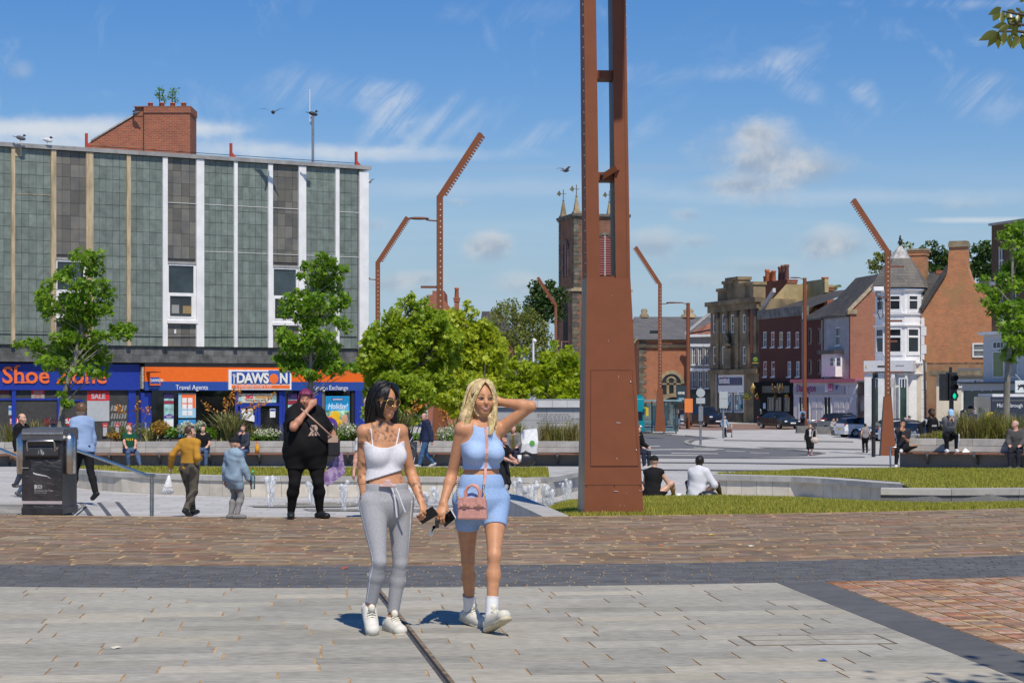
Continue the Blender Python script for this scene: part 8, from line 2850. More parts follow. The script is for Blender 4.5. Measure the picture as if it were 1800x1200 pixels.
def hand(fg,tag,w,dr,pn,s,curl=(.5,.6),fine=True,spread=.1,thumb=.6):
 """palm, four unequal fingers and a thumb; dr along the hand, pn out of the palm"""
 dr=dr/np.linalg.norm(dr)
 pn=pn-dr*np.dot(pn,dr)
 pn/=np.linalg.norm(pn)
 sd=np.cross(dr,pn)
 fg.cap(tag,w+dr*.015*s,w+dr*.075*s,.027*s,.036*s,.5,pn)
 if not fine:
  fg.cap(tag,w+dr*.08*s,w+(dr*.14+pn*.03*curl[0]*2)*s,.033*s,.022*s,.55,pn)
  fg.cap(tag,w+(dr*.03+sd*.03)*s,w+(dr*.085+sd*.05+pn*.02)*s,.014*s,.010*s)
  return
 for i,(o,L)in enumerate(((.029,.073),(.010,.082),(-.010,.077),(-.028,.060))):
  b=w+(dr*(.086-abs(o)*.12)+sd*o)*s
  a1,a2,a3=curl[0]*(1+.06*i),curl[0]+curl[1]*(1+.05*i),curl[0]+curl[1]*1.7
  d0=dr+sd*(o*spread*30*.1)
  p1=b+(d0*math.cos(a1)+pn*math.sin(a1))*L*.45*s
  p2=p1+(d0*math.cos(a2)+pn*math.sin(a2))*L*.32*s
  p3=p2+(d0*math.cos(a3)+pn*math.sin(a3))*L*.24*s
  fg.cap(tag+'f',b-dr*.02*s,p1,.0098*s,.0088*s)
  fg.cap(tag+'f',p1,p2,.0088*s,.0080*s)
  fg.cap(tag+'f',p2,p3,.0080*s,.0068*s)
 b=w+(dr*.022+sd*.020+pn*.008)*s
 m=b+(dr*.034+sd*.028*thumb*1.6+pn*.022)*s
 e=m+(dr*.032+sd*.004+pn*.014)*s
 fg.cap(tag,b,m,.015*s,.011*s)
 fg.cap(tag+'f',m,e,.0105*s,.008*s)
SK={'fair':(.60,.36,.25),'tan':(.56,.275,.145),'pink':(.60,.32,.23),'brown':(.115,.058,.035),'mid':(.40,.21,.125)}
def person(label,loc,rz,H=1.72,g=1.0,vox=.02,skin='fair',hair=('short',(.05,.03,.02)),top=((.2,.2,.2),2,.0,.012),bot=((.05,.05,.06),1.0,.012),shoes=(.05,.05,.05),feet=None,hands=None,hip=None,lean=0.0,side=0.0,head=(0,0,0),poles=None,kpole=None,belly=0.0,bust=0.0,hipw=0.0,shw=0.0,child=0.0,tipz=(0,0),footyaw=(0,0),palm=None,curl=None,topcol=None,botcol=None,skincol=None,group='people in the square',build=True,wr=.004,coat=0.0,parts=None,elbow=None,knee=None,cat='person',neckcut=0.0,waist=None,turn=0.0):
 r=empty('person',loc,rz,label,cat,group)
 s=H/1.72
 fine=vox<.008
 fg=Fig()
 FD,RD=VA(math.sin(turn),-math.cos(turn),0),VA(math.cos(turn),math.sin(turn),0)
 fg.fv=FD
 hs=s*(1+.22*child)
 hp=VA(side*.3,0,(hip if hip is not None else .525*H))
 up=VA(side,-math.sin(lean),math.cos(lean))
 up/=np.linalg.norm(up)
 ch,nk=hp+up*.19*H,hp+up*.295*H
 M=rotm(head[0],head[1],head[2])
 hc=nk+up*.048*H+M@VA(0,-.018,.092)*hs
 FW,RT_,UP=M@VA(0,-1,0),M@VA(1,0,0),M@VA(0,0,1)
 hx=lambda a,b,c:hc+(RT_*a+FW*b+UP*c)*hs
 fg.ell('head',hx(0,-.012,.022),VA(.073,.092,.092)*hs,M)
 fg.ell('head',hx(0,.028,-.035),VA(.056,.060,.078)*hs,M)
 fg.ell('head',hx(0,.062,-.092),VA(.024,.020,.020)*hs,M)
 fg.cap('nose',hx(0,.078,.008),hx(0,.100,-.026),.008*hs,.013*hs)
 fg.ell('nose',hx(0,.080,-.062),VA(.024,.013,.012)*hs,M)
 for e in(-1,1):
  fg.ell('nose',hx(e*.075,-.012,-.010),VA(.010,.018,.030)*hs,M)
  fg.ell('head',hx(e*.036,.058,-.030),VA(.026,.024,.024)*hs,M)
 fg.cap('neck',nk-up*.02*s,hx(0,-.022,-.045),.058*s*(g*.3+.7),.050*s*(g*.3+.7))
 gw=g
 fg.cap('torso',hp+up*.00*s,hp+up*.07*s,(.150+hipw)*s*gw,(.142+hipw*.6)*s*gw,.72)
 fg.cap('torso',hp+up*.10*s,hp+up*.17*s,(.124+belly*.4)*s*gw,(.118+belly*.3)*s*gw,.72)
 fg.cap('torso',hp+up*.20*s,ch+up*.05*s,.130*s*gw,.148*s*gw,.68)
 fg.cap('torso',ch+up*.05*s,nk-up*.05*s,.146*s*gw,(.105+shw*.8)*s,.64)
 if belly:
  fg.ell('torso',hp+up*.12*s+FD*(.06*s*g+belly*.3),VA(.15,.11,.16)*s*g+belly*.4)
 if bust:
  for e in(-1,1):
   fg.ell('torso',ch+up*(-.022)*s+(RD*e*.070+FD*(.080 if bust>0 else .066)*gw)*s,VA(.060,.058+bust*.4,.062)*s*(1+bust))
 sh=[nk-up*.035*s+RD*e*(.150+shw)*s for e in(-1,1)]
 lu,lf=.172*H,.150*H
 T=['head','nose','neck','torso']
 EL,WR,KN,AN,FU=[],[],[],[],[]
 for i,e in enumerate((-1,1)):
  n='LR'[i]
  w=np.array((hands or{}).get(n,VA(e*.24*s,-.06*s,hp[2]-.05*s)),float)
  d=w-sh[i]
  mx=(lu+lf)*.995
  if np.linalg.norm(d)>mx:
   w=sh[i]+d/np.linalg.norm(d)*mx
  el=np.array((elbow or{})[n],float)if elbow and n in elbow else ik(sh[i],w,lu,lf,(poles or{}).get(n,VA(e*.4,.9,-.2)))
  EL.append(el)
  WR.append(w)
  fg.cap('sh',sh[i]-RD*e*.04*s,sh[i],.062*s*(g*.5+.5),.056*s*(g*.5+.5))
  fg.cap('arm'+n,sh[i],el,.050*s*(g*.6+.4),.039*s*(g*.6+.4))
  mid=el+(w-el)*.3
  fg.cap('fore'+n,el,mid,.038*s*(g*.4+.6),.040*s*(g*.4+.6))
  fg.cap('fore'+n,mid,w,.040*s*(g*.4+.6),.026*s)
  pn=(palm or{}).get(n,VA(-e,0,0))
  hand(fg,'hand'+n,w,w-el,np.array(pn,float),hs,(curl or{}).get(n,(.45,.5)),fine)
  hj=hp+RD*e*(.086+hipw*.5)*s*(g*.5+.5)-VA(0,0,.02*s)
  a=np.array((feet or{}).get(n,VA(e*.10*s,0,0)),float)+VA(0,0,.075*s)
  kn=np.array(knee[n],float)if knee and n in knee else ik(hj,a,.250*H,.240*H,(kpole or{}).get(n,VA(e*.05,-1,.1)))
  KN.append(kn)
  AN.append(a)
  fg.cap('thigh'+n,hj,kn,(.092+hipw*.3)*s*g,.046*s*(g*.7+.3))
  c=kn+(a-kn)*.32
  bk=VA(0,.012,0)*s
  fg.cap('shin'+n,kn,c+bk,.044*s*(g*.7+.3),.050*s*(g*.7+.3))
  fg.cap('shin'+n,c+bk,a,.050*s*(g*.7+.3),.031*s*(g*.3+.7))
  fy=footyaw[i]
  fd=VA(math.sin(fy),-math.cos(fy),math.sin(tipz[i]))
  fd/=np.linalg.norm(fd)
  fu=VA(0,0,1)-fd*fd[2]
  fu/=np.linalg.norm(fu)
  FU.append(fu)
  hl=a-fu*.038*s-fd*.045*s
  fg.cap('foot'+n,hl,hl+fd*.20*s,.032*s,.032*s,.85,fu)
  fg.cap('foot'+n,a-fu*.01*s,hl+fd*.14*s+fu*.005,.034*s,.026*s)
  T+=['arm'+n,'fore'+n,'hand'+n,'thigh'+n,'shin'+n,'foot'+n]
 T.append('sh')
 TF=['handLf','handRf']
 AR=[t for t in T if t[:3]in('arm','for','han')]if fine else[]
 sc=SK.get(skin,skin)
 def headf(P):
  f=fg.field(P,['head'],.03*hs)
  for e in(-1,1):
   f=-smin(-f,np.sqrt((((P-hx(e*.033,.092,.006))/(VA(.020,.016,.013)*hs))**2).sum(1))*.012*hs-.012*hs,.014*hs)if vox<.014 else f
  return smin(f,fg.field(P,['nose'],.01*hs),.012*hs)
 def bodyf(P):
  f=smin(headf(P),fg.field(P,[t for t in T if t not in['head','nose']+AR],.03*s),.02)
  if fine:
   f=smin(f,fg.field(P,AR,.02),.012)
   f=smin(f,fg.field(P,TF,.003),.006)
  return f
 def bodyc(V):
  c=np.tile(np.array(sc),(len(V),1))
  q=(V-hc)@np.stack([RT_,FW,UP],1)/hs
  def spot(x,y,z,rx,rz_,col,a=1.0):
   m=np.clip(1.5-np.sqrt(((q[:,0]-x)/rx)**2+((q[:,2]-z)/rz_)**2),0,1)*(q[:,1]>y)*a
   c[:]=c*(1-m[:,None])+np.array(col)*m[:,None]
  dk=np.array(sc)*.28
  spot(0,.05,-.062,.022,.008,np.array(sc)*(.82,.48,.48),.85)
  for e in(-1,1):
   spot(e*.042,.03,-.035,.020,.018,np.array(sc)*(1.0,.78,.74),.4)
   spot(e*.033,.04,.006,.016,.006,dk,.9)
   spot(e*.034,.04,.028,.020,.005,np.array(hair[1])*.7+dk*.4,.75)
  return skincol(V,c)if skincol else c
 lo,hi=fg.box(T)
 B=sdf_mesh('body',bodyf,lo,hi,vox,SKIN,bodyc,r)
 off=max(.006,vox*.42)
 con=lambda c,fn=None:(lambda V:fn(V,np.tile(np.array(c,float),(len(V),1)))if fn else np.tile(np.array(c,float),(len(V),1)))
 if bot:
  bc,bl,bo=bot[:3]
  bt=['torso','thighL','thighR']+(['shinL','shinR']if bl>.5 else[])
  wz_=hp[2]+(waist if waist is not None else .10*s)
  def botf(P):
   f=fg.field(P,bt,(.016 if fine else .03)*s)-off-bo+wrinkle(P,1/s)*wr
   f=np.maximum(f,P[:,2]-wz_-(P[:,1]*0))if hip is None or hip>.4*H else np.maximum(f,(P-hp)@up-.10*s)
   legd=[np.minimum(segd(P,hp+RD*(-1,1)[i]*.088,KN[i]),segd(P,KN[i],AN[i]))for i in(0,1)]
   for i in(0,1):
    a,b=(KN[i],AN[i])if bl>.5 else(hp+RD*(-1,1)[i]*.088,KN[i])
    t=(bl-.5)*2 if bl>.5 else bl*2
    e=b-a
    L=np.linalg.norm(e)
    cutp=a+e*t
    near=legd[i]<=legd[1-i]
    f=np.where(near,np.maximum(f,(P-cutp)@(e/L)),f)
   return f
  lo,hi=fg.box(bt)
  sdf_mesh('trousers' if bl>.5 else 'shorts',botf,lo,hi,vox,CLOTH,con(bc,botcol),r)
 if top:
  tc_,sl,hem,to=top[:4]
  tt=['torso','sh']if sl>=0 else['torso']
  if coat:
   tt+=['thighL','thighR']
  arms=[['arm'+n]+(['fore'+n]if sl>=2 else[])for n in 'LR']if sl>=1 else[]
  def fsleeve(f,P):
   for i in(0,1):
    e=EL[i]-sh[i]
    fa=np.maximum(fg.field(P,arms[i],.02)-off-to-.006,(P-sh[i]-e*(.62 if g<1.3 else .78))@(e/np.linalg.norm(e)))
    f=smin(f,fa,.03*s)
   return f
  def topf(P):
   f=fg.field(P,tt,(.09 if coat and g>1.3 else .035)*s)-off-to
   if sl<0:
    f=np.maximum(fg.field(P,['torso','sh'],.03*s)-off-to,f-.03)
   if arms and sl<2:
    f=fsleeve(f,P)
   for i in(0,1):
    if arms and sl>=2:
     f=smin(f,fg.field(P,arms[i],.03*s)-off-to,.035*s)
   f=f+wrinkle(P,1/s,2.0)*wr
   h=(P-hp)@up
   f=np.maximum(f,hem-h-coat)
   f=np.maximum(f,-(np.linalg.norm(P-(nk+up*.055*s+VA(0,-.035*s,0)),axis=1)-(.088+neckcut)*s))
   if parts and 'topcut' in parts:
    f=np.maximum(f,parts['topcut'](P,sh,nk,s))
   return f
  lo,hi=fg.box(sum(arms,tt))
  sdf_mesh('top' if sl<2 else 'jacket' if coat or to>.015 else 'shirt',topf,lo,hi,vox,CLOTH,con(tc_,topcol),r)
 for n in 'LR':
  lo,hi=fg.box(['foot'+n])
  i='LR'.index(n)
  def shf(P,n=n):
   return np.maximum(fg.field(P,['foot'+n],.02)-off-.008,(P-AN['LR'.index(n)])@FU['LR'.index(n)]-.030*s)
  so_=sdf_mesh('shoe',shf,lo,hi,vox,SHOE,con(shoes),r)
  if fine:
   q=[q for q in fg.p if q[0]=='foot'+n][0]
   fu_=q[7]
   fd_=(q[3]-q[2])/np.linalg.norm(q[3]-q[2])
   sl_=Fig()
   for a_,b_,r_ in((-.012,.06,.047),(.06,.14,.043),(.14,.215,.048)):
    sl_.cap('s',q[2]-fu_*.030+fd_*a_,q[2]-fu_*.030+fd_*b_,r_,r_-.002,.52,fu_)
   lo,hi=sl_.box('s')
   sdf_mesh('sole',lambda P:sl_.field(P,'s',.004),lo,hi,vox,SHOE,con((.56,.49,.34)),so_)
   mb=MB()
   sd_=np.cross(fd_,fu_)
   for k_ in range(5):
    c=AN[i]+fd_*(.055+.018*k_)+fu_*(.028-.010*k_)
    mb.tube([c+sd_*.030-fu_*.004,c+fu_*.012,c-sd_*.030-fu_*.004],.0042,5)
   mb.ell(tuple(AN[i]+fd_*.045+fu_*.052),(.026,.020,.030),8,5)
   mb.build('laces',flat('cream_lace',(.70,.66,.54),.8),so_)
 hk,hcol=hair[0],np.array(hair[1],float)
 if hk in('short','long','bun','bob','thin','spiky'):
  th={'short':.012,'thin':.006,'long':.018,'bob':.020,'bun':.010,'spiky':.030}[hk]*hs+off*.5
  def hairf(P):
   q=(P-hc)@np.stack([RT_,FW,UP],1)/hs
   f=fg.field(P,['head'],.03)-th+np.abs(np.sin(q[:,0]*60+q[:,1]*35)*np.sin(q[:,2]*40+q[:,1]*50))*(.010 if hk=='spiky' else .004)*hs
   face=.030-q[:,2]*.45 if hk!='thin' else .0-q[:,2]*.1
   lowz={'short':-.035,'thin':-.03,'long':-.12,'bob':-.09,'bun':-.05,'spiky':-.02}[hk]
   f=np.maximum(f,np.minimum(q[:,1]-face*.55,-(q[:,2]-((.114-1.05*np.abs(q[:,0]))if fine else .066)))*hs)
   f=np.maximum(f,(lowz-q[:,2])*hs)
   if hk=='thin':
    f=np.maximum(f,(q[:,2]-.07)*hs)
   for a,b,ra,rb in(parts or{}).get('hair',[]):
    f=smin(f,fg.one(P,('','c',np.array(a,np.float32),np.array(b,np.float32),ra,rb,1.0,fg.fv)),.03)
   if hk=='long' and not(parts or{}).get('hair'):
    f=smin(f,fg.one(P,('','c',hx(0,-.07,-.03),hx(0,-.085,-.17),.06*hs,.035*hs,1.0,fg.fv)),.03)
   if hk=='bun':
    f=smin(f,np.linalg.norm(P-hx(0,-.06,.11),axis=1)-.035*hs,.015)
   return f
  lo,hi=fg.box(['head'],.09)
  for a,b,ra,rb in(parts or{}).get('hair',[]):
   lo,hi=np.minimum(lo,np.minimum(a,b)-ra-.03),np.maximum(hi,np.maximum(a,b)+ra+.03)
  if hk=='long':
   lo[2]-=.12
  sdf_mesh('hair',hairf,lo,hi,vox,HAIR,con(hcol),r)
 elif hk=='cap':
  def capf(P):
   q=(P-hc)@np.stack([RT_,FW,UP],1)/hs
   f=np.maximum(fg.field(P,['head'],.03)-.014*hs-off*.5,(.030-q[:,2])*hs)
   pk=np.sqrt((q[:,0]/.068)**2+((q[:,1]-.10)/.075)**2)-1
   return np.minimum(f,np.maximum(pk*.06,np.abs(q[:,2]-.036+(q[:,1]-.1)*.25)-max(.006,vox*.5))*hs)
  lo,hi=fg.box(['head'],.09)
  sdf_mesh('cap',capf,lo,hi,vox,CLOTH,con(hcol),r)
 r['joints']=0
 del r['joints']
 return r,dict(hx=hx,hp=hp,ch=ch,nk=nk,sh=sh,EL=EL,WR=WR,KN=KN,AN=AN,fg=fg,M=M,hs=hs,s=s)
def stand(px,py,d):
 return(wx(px,d),d,wz(py,d))
def drape(o,pts,off=.004):
 """points (x, z) dropped on the front of a body part, in its own frame"""
 from mathutils.bvhtree import BVHTree
 me=o.data
 t=BVHTree.FromPolygons([v.co for v in me.vertices],[tuple(p.vertices)for p in me.polygons])
 out=[]
 for x,z in pts:
  h=t.ray_cast(Vector((x,-2,z)),Vector((0,1,0)))
  if h[0]is not None:
   out.append(h[0]+h[1]*off)
 return out
# --- the two women walking in front
GOLDM=mat('rose_gold',(.62,.36,.24),.3,.05,metal=.9)
PINK=mat('pink_leather',(.60,.29,.24),.45,.08,30,bump=.3,bscale=130)
PINK2=flat('pink_plastic',(.62,.42,.40),.35)
PHONE=flat('phone_glass',(.012,.013,.016),.12)
def pat(V,f=1.0,sd=0.0):
 x,y,z=V[:,0]*f,V[:,1]*f,V[:,2]*f
 return np.sin(47*z+3*np.sin(39*x+sd))+np.sin(61*x+43*y+2.5*np.sin(33*z+sd))+.8*np.sin(88*z-52*x+31*y)+.6*np.sin(140*x+120*z)
def a_skin(V,c):
 x,y,z=V.T
 ink=np.zeros(len(V))
 armL=(x<-.135)&(z<1.36)&(z>.75)
 ink=np.where(armL&((z>1.20)|((z>1.02)&(z<1.19))|((z<.98)&(z>.90))|(z<.86)),np.clip(pat(V)*.5+.1,0,1),ink)
 chest=(y<-.02)&(z>1.315)&(z<1.405)&(np.abs(x+.03)<.11)
 ink=np.where(chest,np.clip(pat(V,1.9,2)*.5+.1,0,1)*.7,ink)
 neck=(z>1.385)&(z<1.50)&(x<.0)&(x>-.12)
 ink=np.where(neck,np.clip(pat(V,1.1,4)*.4+.45,0,1),ink)
 fr=(x>.155)&(z<1.03)&(z>.93)&(y<.05)
 ink=np.where(fr,np.clip(pat(V,1.4,1)*.5,0,1)*.8,ink)
 wst=(np.abs(x-.10)<.03)&(z>1.03)&(z<1.07)&(y<0)
 ink=np.where(wst,np.clip(pat(V,1.5)*.5,0,1)*.5,ink)
 brow=(np.abs(z-1.635)<.008)&(np.abs(x+.015)<.012)&(y<-.05)
 ink=np.where(brow,.6,ink)
 ink=(ink*.80)[:,None]
 return c*(1-ink)+np.array((.045,.038,.036))*ink
def a_leg(joints):
 def fn(V,c):
  for i,e in enumerate((-1,1)):
   for a,b in((joints['hp']+VA(e*.09,0,0),joints['KN'][i]),(joints['KN'][i],joints['AN'][i])):
    t=np.clip(((V-a)@(b-a))/np.dot(b-a,b-a),0,1)
    q=V-(a+(b-a)*t[:,None])
    own=np.linalg.norm(q,axis=1)<.14
    ang=np.arctan2(q[:,0]*e,-q[:,1])
    m=own&(((np.abs(ang-.95)<.07)&(e<0))|(np.abs(ang-1.5)<.07))&(t>0)&(t<1)
    c[m]=(.80,.80,.80)
  return c
 return fn
AX=wx(684,13.74)
aK={}
slant=lambda P,sh,nk,s:np.maximum(P[:,2]-np.minimum(1.272+3.0*(P[:,0]+.028)**2,1.315),1.090+.30*P[:,0]-P[:,2])
hairA=[(VA(.012,.02,1.66),VA(.015,.05,1.55),.06,.05),(VA(-.055,.06,1.66),VA(-.085,.075,1.50),.075,.075),(VA(-.085,.075,1.50),VA(-.135,.075,1.34),.072,.05),(VA(-.135,.075,1.34),VA(-.165,.07,1.26),.048,.02),(VA(-.02,.07,1.60),VA(-.02,.085,1.32),.06,.05),(VA(.02,.04,1.50),VA(.035,.055,1.36),.035,.03),(VA(-.088,-.02,1.48),VA(-.105,-.05,1.33),.022,.008),(VA(-.05,-.075,1.665),VA(-.062,-.065,1.535),.010,.008)]
argsA=dict(H=1.73,vox=.0046,skin='tan',hair=('long',(.008,.007,.008)),top=((.70,.69,.72),-1,.10,.007),bot=((.37,.37,.385),.93,.002),shoes=(.68,.65,.58),hands={'L':VA(-.158,-.07,.905),'R':VA(.222,-.02,.905)},elbow={'L':VA(-.182,-.02,1.10),'R':VA(.143,.12,1.10)},palm={'L':VA(.7,.7,0),'R':VA(-.6,.3,-.6)},curl={'L':(.9,.9),'R':(.6,.8)},feet={'L':VA(-.125,-.10,.095),'R':VA(.015,.06,0)},tipz=(-.95,-.1),footyaw=(.25,.45),knee={'L':VA(-.055,-.19,.50),'R':VA(.075,.02,.475)},turn=.50,shw=-.012,side=-.06,head=(.85,.10,0),hipw=.052,bust=-.04,g=.85,skincol=a_skin,waist=.118,wr=.0018,group='two young women walking',parts=dict(hair=hairA,topcut=slant))
_r,J=person('x',(0,-50,0),0,**{**argsA,'vox':.06})
for o in list(_r.children)+[_r]:
 bpy.data.objects.remove(o)
ra,J=person('tattooed young woman with long black hair and sunglasses in pale grey crop top and leggings',(AX,13.74,0),0,**argsA,botcol=a_leg(J))
hx=J['hx']
mb=MB()
mg=MB()
for e in(-1,1):
 c=[hx(e*.036+.030*math.cos(a),.108-abs(e*.036+.03*math.cos(a))*.28,.002+.026*math.sin(a)*(1.15 if math.sin(a)<0 else .8))for a in np.linspace(0,2*math.pi,17)]
 mb.poly([tuple(p)for p in c[:-1]])
 mg.tube(c,.0028,5,cap=False)
 mg.tube([hx(e*.068,.088,.012),hx(e*.084,.0,.010)],.003,5)
mg.tube([hx(-.012,.106,.016),hx(.012,.106,.016)],.003,5)
sg_=empty('sunglasses',ra.location,0,'gold framed dark aviator sunglasses worn by the black haired woman','sunglasses')
mb.build('lens',glass_mat('lens_brown',(.035,.018,.012),.06),sg_)
mg.build('frame',mat('gold_wire',(.60,.40,.12),.3,.05,metal=.9),sg_)
kids=lambda r,n:[o for o in r.children if o.name.startswith(n)][0]
for x0,x1 in((-.105,-.120),(.048,.070)):
 q=drape(kids(ra,'body'),[(x0+(x1-x0)*t,1.285+.115*t)for t in np.linspace(0,1,9)],.004)
 MB().tube(q+[q[-1]+Vector((-.01,.06,-.01))],.0052,6).build('strap',flat('white_strap',(.74,.73,.75),.8),ra)
def features(r,hx,eyes=True,lips=(.42,.13,.12),brow=(.10,.06,.04),smile=0.0):
 """eyes, brows and lips on a near face"""
 W_,K_=flat('eye_white',(.62,.60,.58),.2),flat('lash',(.012,.010,.010),.5)
 for e in(-1,1):
  if eyes:
   MB().ell(tuple(hx(e*.033,.079,.004)),(.0125,.0105,.0062),8,6).build('eye',W_,r)
   MB().ell(tuple(hx(e*.033+.002,.0885,.004)),(.0056,.003,.0056),8,5).build('iris',flat('iris',(.05,.04,.03),.1),r)
   MB().tube([hx(e*.017,.090,.004),hx(e*.033,.0935,.0115),hx(e*.051,.080,.006)],[.0022,.003,.0024],5).build('lashes',K_,r)
  MB().tube([hx(e*.014,.097,.026),hx(e*.034,.093,.033),hx(e*.053,.078,.027)],[.0038,.0036,.002],5).build('eyebrow',flat('brow_%d'%(brow[0]*100),brow,.8),r)
 L_=flat('lips_%d'%(lips[0]*100),lips,.35)
 for z,t in((-.0590+smile*.3,.0030),(-.0680-smile,.0038)):
  MB().tube([hx(-.024,.082,-.062+smile*.5),hx(-.010,.0925,z),hx(.010,.0925,z),hx(.024,.082,-.062+smile*.5)],[.002,t,t,.002],6).build('lips',L_,r)
 if smile:
  MB().tube([hx(-.017,.088,-.063),hx(0,.0945,-.064),hx(.017,.088,-.063)],[.0015,.003,.0015],6).build('teeth',flat('teeth',(.60,.54,.50),.3),r)
def strands(r,paths,col,n,seed,rad=.0035):
 """loose locks over the hair: bent tubes between jittered key points"""
 q=random.Random(seed)
 mb=MB()
 for i in range(n):
  p=q.choice(paths)
  j=VA(q.uniform(-1,1),q.uniform(-1,1),q.uniform(-.4,.4))
  pts=[a+j*w for a,w in p]
  out=[]
  for t in np.linspace(0,1,9):
   m=[np.array(x)for x in pts]
   while len(m)>1:
    m=[m[k]*(1-t)+m[k+1]*t for k in range(len(m)-1)]
   out.append(m[0])
  w=rad*q.uniform(.6,1.4)
  mb.tube(out,[w*.7]+[w]*6+[w*.7,w*.25],4,cap=False)
 mb.build('locks',mat('lock_%d'%(col[0]*100),col,.38,.35,40,spec=.5),r)
features(ra,hx,False,(.42,.15,.13),(.02,.016,.014))
H_=lambda a,b,c:hx(a,b,c)
strands(ra,[[(H_(-.01,.03,.132),.012),(H_(-.10,.03,.115),.02),(H_(-.115,-.02,-.03),.02),(VA(-.12,.05,1.38),.035),(VA(-.165,.05,1.24),.03)],[(H_(-.01,-.02,.13),.02),(H_(-.11,-.06,.11),.02),(H_(-.12,-.09,-.06),.02),(VA(-.10,.10,1.34),.04),(VA(-.12,.10,1.25),.03)],[(H_(.005,.05,.124),.006),(H_(.052,.090,.085),.008),(H_(.092,.02,-.02),.012),(H_(.075,-.02,-.12),.015),(VA(.06,.02,1.35),.02)],[(H_(-.005,.05,.124),.006),(H_(-.052,.092,.080),.008),(H_(-.078,.06,.0),.010),(H_(-.07,.05,-.11),.012)]],(.010,.009,.010),130,5)
cl=empty('hair_claw',ra.location,0,'pink hair claw clipped to the waistband of the grey leggings','hair clip')
MB().prism([(-.055,1.008),(.055,1.008),(.060,1.022),(.030,1.026),(.018,1.040),(.022,1.058),(-.022,1.058),(-.018,1.040),(-.030,1.026),(-.060,1.022)],-.148,-.128,'y').build('claw',PINK2,cl,.004)
cl2=empty('hair_claw',ra.location,0,'pink hair claw at the back of the black hair','hair clip')
MB().ell((-.165,.10,1.585),(.020,.025,.030),8,6).box(-.175,-.15,.08,.12,1.55,1.57).build('claw',PINK2,cl2)
WSTR=flat('draw_cord',(.62,.62,.64),.8)
MB().tube([(.02,-.135,1.015),(.045,-.145,.95),(.055,-.142,.86),(.062,-.138,.80)],.006,6).tube([(.045,-.137,1.015),(.075,-.142,.95),(.10,-.14,.88),(.118,-.135,.835)],.006,6).build('draw_cord',WSTR,ra)
w=J['WR'][0]
wt=empty('wrist_watch',ra.location,0,'rose gold watch on the tattooed wrist','watch')
MB().lathe([(.030,-.012),(.034,0),(.030,.012)],tuple(w+VA(-.001,.002,.012)),14).build('strap',GOLDM,wt)
MB().ell(tuple(w+VA(-.022,-.024,.014)),(.020,.014,.020),10,6).build('case',GOLDM,wt)
def phone(label,c,rot,case):
 p=empty('phone',c,0,label,'phone')
 p.rotation_euler=rot
 MB().box(-.037,.037,-.0045,.0045,-.075,.075).build('case',case,p,.004)
 MB().box(-.034,.034,-.0055,-.0046,-.071,.071).build('screen',PHONE,p)
 return p
h=ra.location+Vector(J['WR'][1]+VA(.045,-.05,-.095))
phone('dark phone in the left hand of the black haired woman',h,(.7,.9,.3),flat('dark_case',(.02,.022,.03),.3))
# ---- the blonde woman
BX=wx(846,13.93)
hairB=[(VA(-.030,.055,1.66),VA(-.06,.06,1.50),.078,.075),(VA(-.082,.0,1.62),VA(-.108,-.02,1.48),.030,.040),(VA(-.108,-.02,1.48),VA(-.130,-.045,1.385),.040,.020),(VA(-.10,-.03,1.47),VA(-.100,-.085,1.375),.030,.012),(VA(.073,.0,1.62),VA(.077,-.03,1.46),.027,.030),(VA(.077,-.03,1.46),VA(.062,-.085,1.365),.030,.010),(VA(-.03,.055,1.55),VA(-.02,.07,1.40),.07,.055),(VA(.05,.03,1.60),VA(.05,.045,1.42),.05,.04)]
tank=lambda P,sh,nk,s:np.maximum(np.maximum(.086-np.linalg.norm((P-sh[0])*VA(1,.8,.85),axis=1),.086-np.linalg.norm((P-sh[1])*VA(1,.8,.85),axis=1)),np.maximum(1.118-P[:,2]+.02*P[:,0],P[:,2]-1.425))
rb_,J=person('blonde woman in pale blue crop top and cycling shorts, one hand behind her head',(BX,13.93,0),0,H=1.745,vox=.0046,skin='tan',hair=('long',(.80,.60,.33)),top=((.37,.51,.75),-1,.10,.003),bot=((.30,.44,.69),.245,.002),shoes=(.62,.59,.50),hands={'L':VA(-.262,-.09,.885),'R':VA(.130,.045,1.585)},elbow={'L':VA(-.205,.03,1.08),'R':VA(.345,-.02,1.555)},palm={'L':VA(.3,.9,-.2),'R':VA(-.5,-.8,0)},curl={'L':(.35,.6),'R':(.5,.6)},feet={'L':VA(-.085,.24,.02),'R':VA(.075,-.26,.035)},tipz=(-.15,.42),footyaw=(.55,.55),turn=.38,shw=-.008,side=.0,head=(.30,.02,.03),hipw=.052,bust=.03,g=.89,waist=.165,wr=.0012,group='two young women walking',parts=dict(hair=hairB,topcut=tank))
SOCK=flat('white_sock',(.76,.75,.75),.9,bump=.2,bscale=200)
for i in(0,1):
 a,k=J['AN'][i],J['KN'][i]
 u=(k-a)/np.linalg.norm(k-a)
 MB().tube([a-u*.03,a+u*.06,a+u*.135],[.046,.044,.047],14).build('sock',SOCK,rb_)
 MB().tube([a+u*.132,a+u*.140],[.0485,.0485],14,cap=False).build('sock_cuff',SOCK,rb_)
hx=J['hx']
features(rb_,hx,True,(.46,.20,.17),(.20,.12,.06),.003)
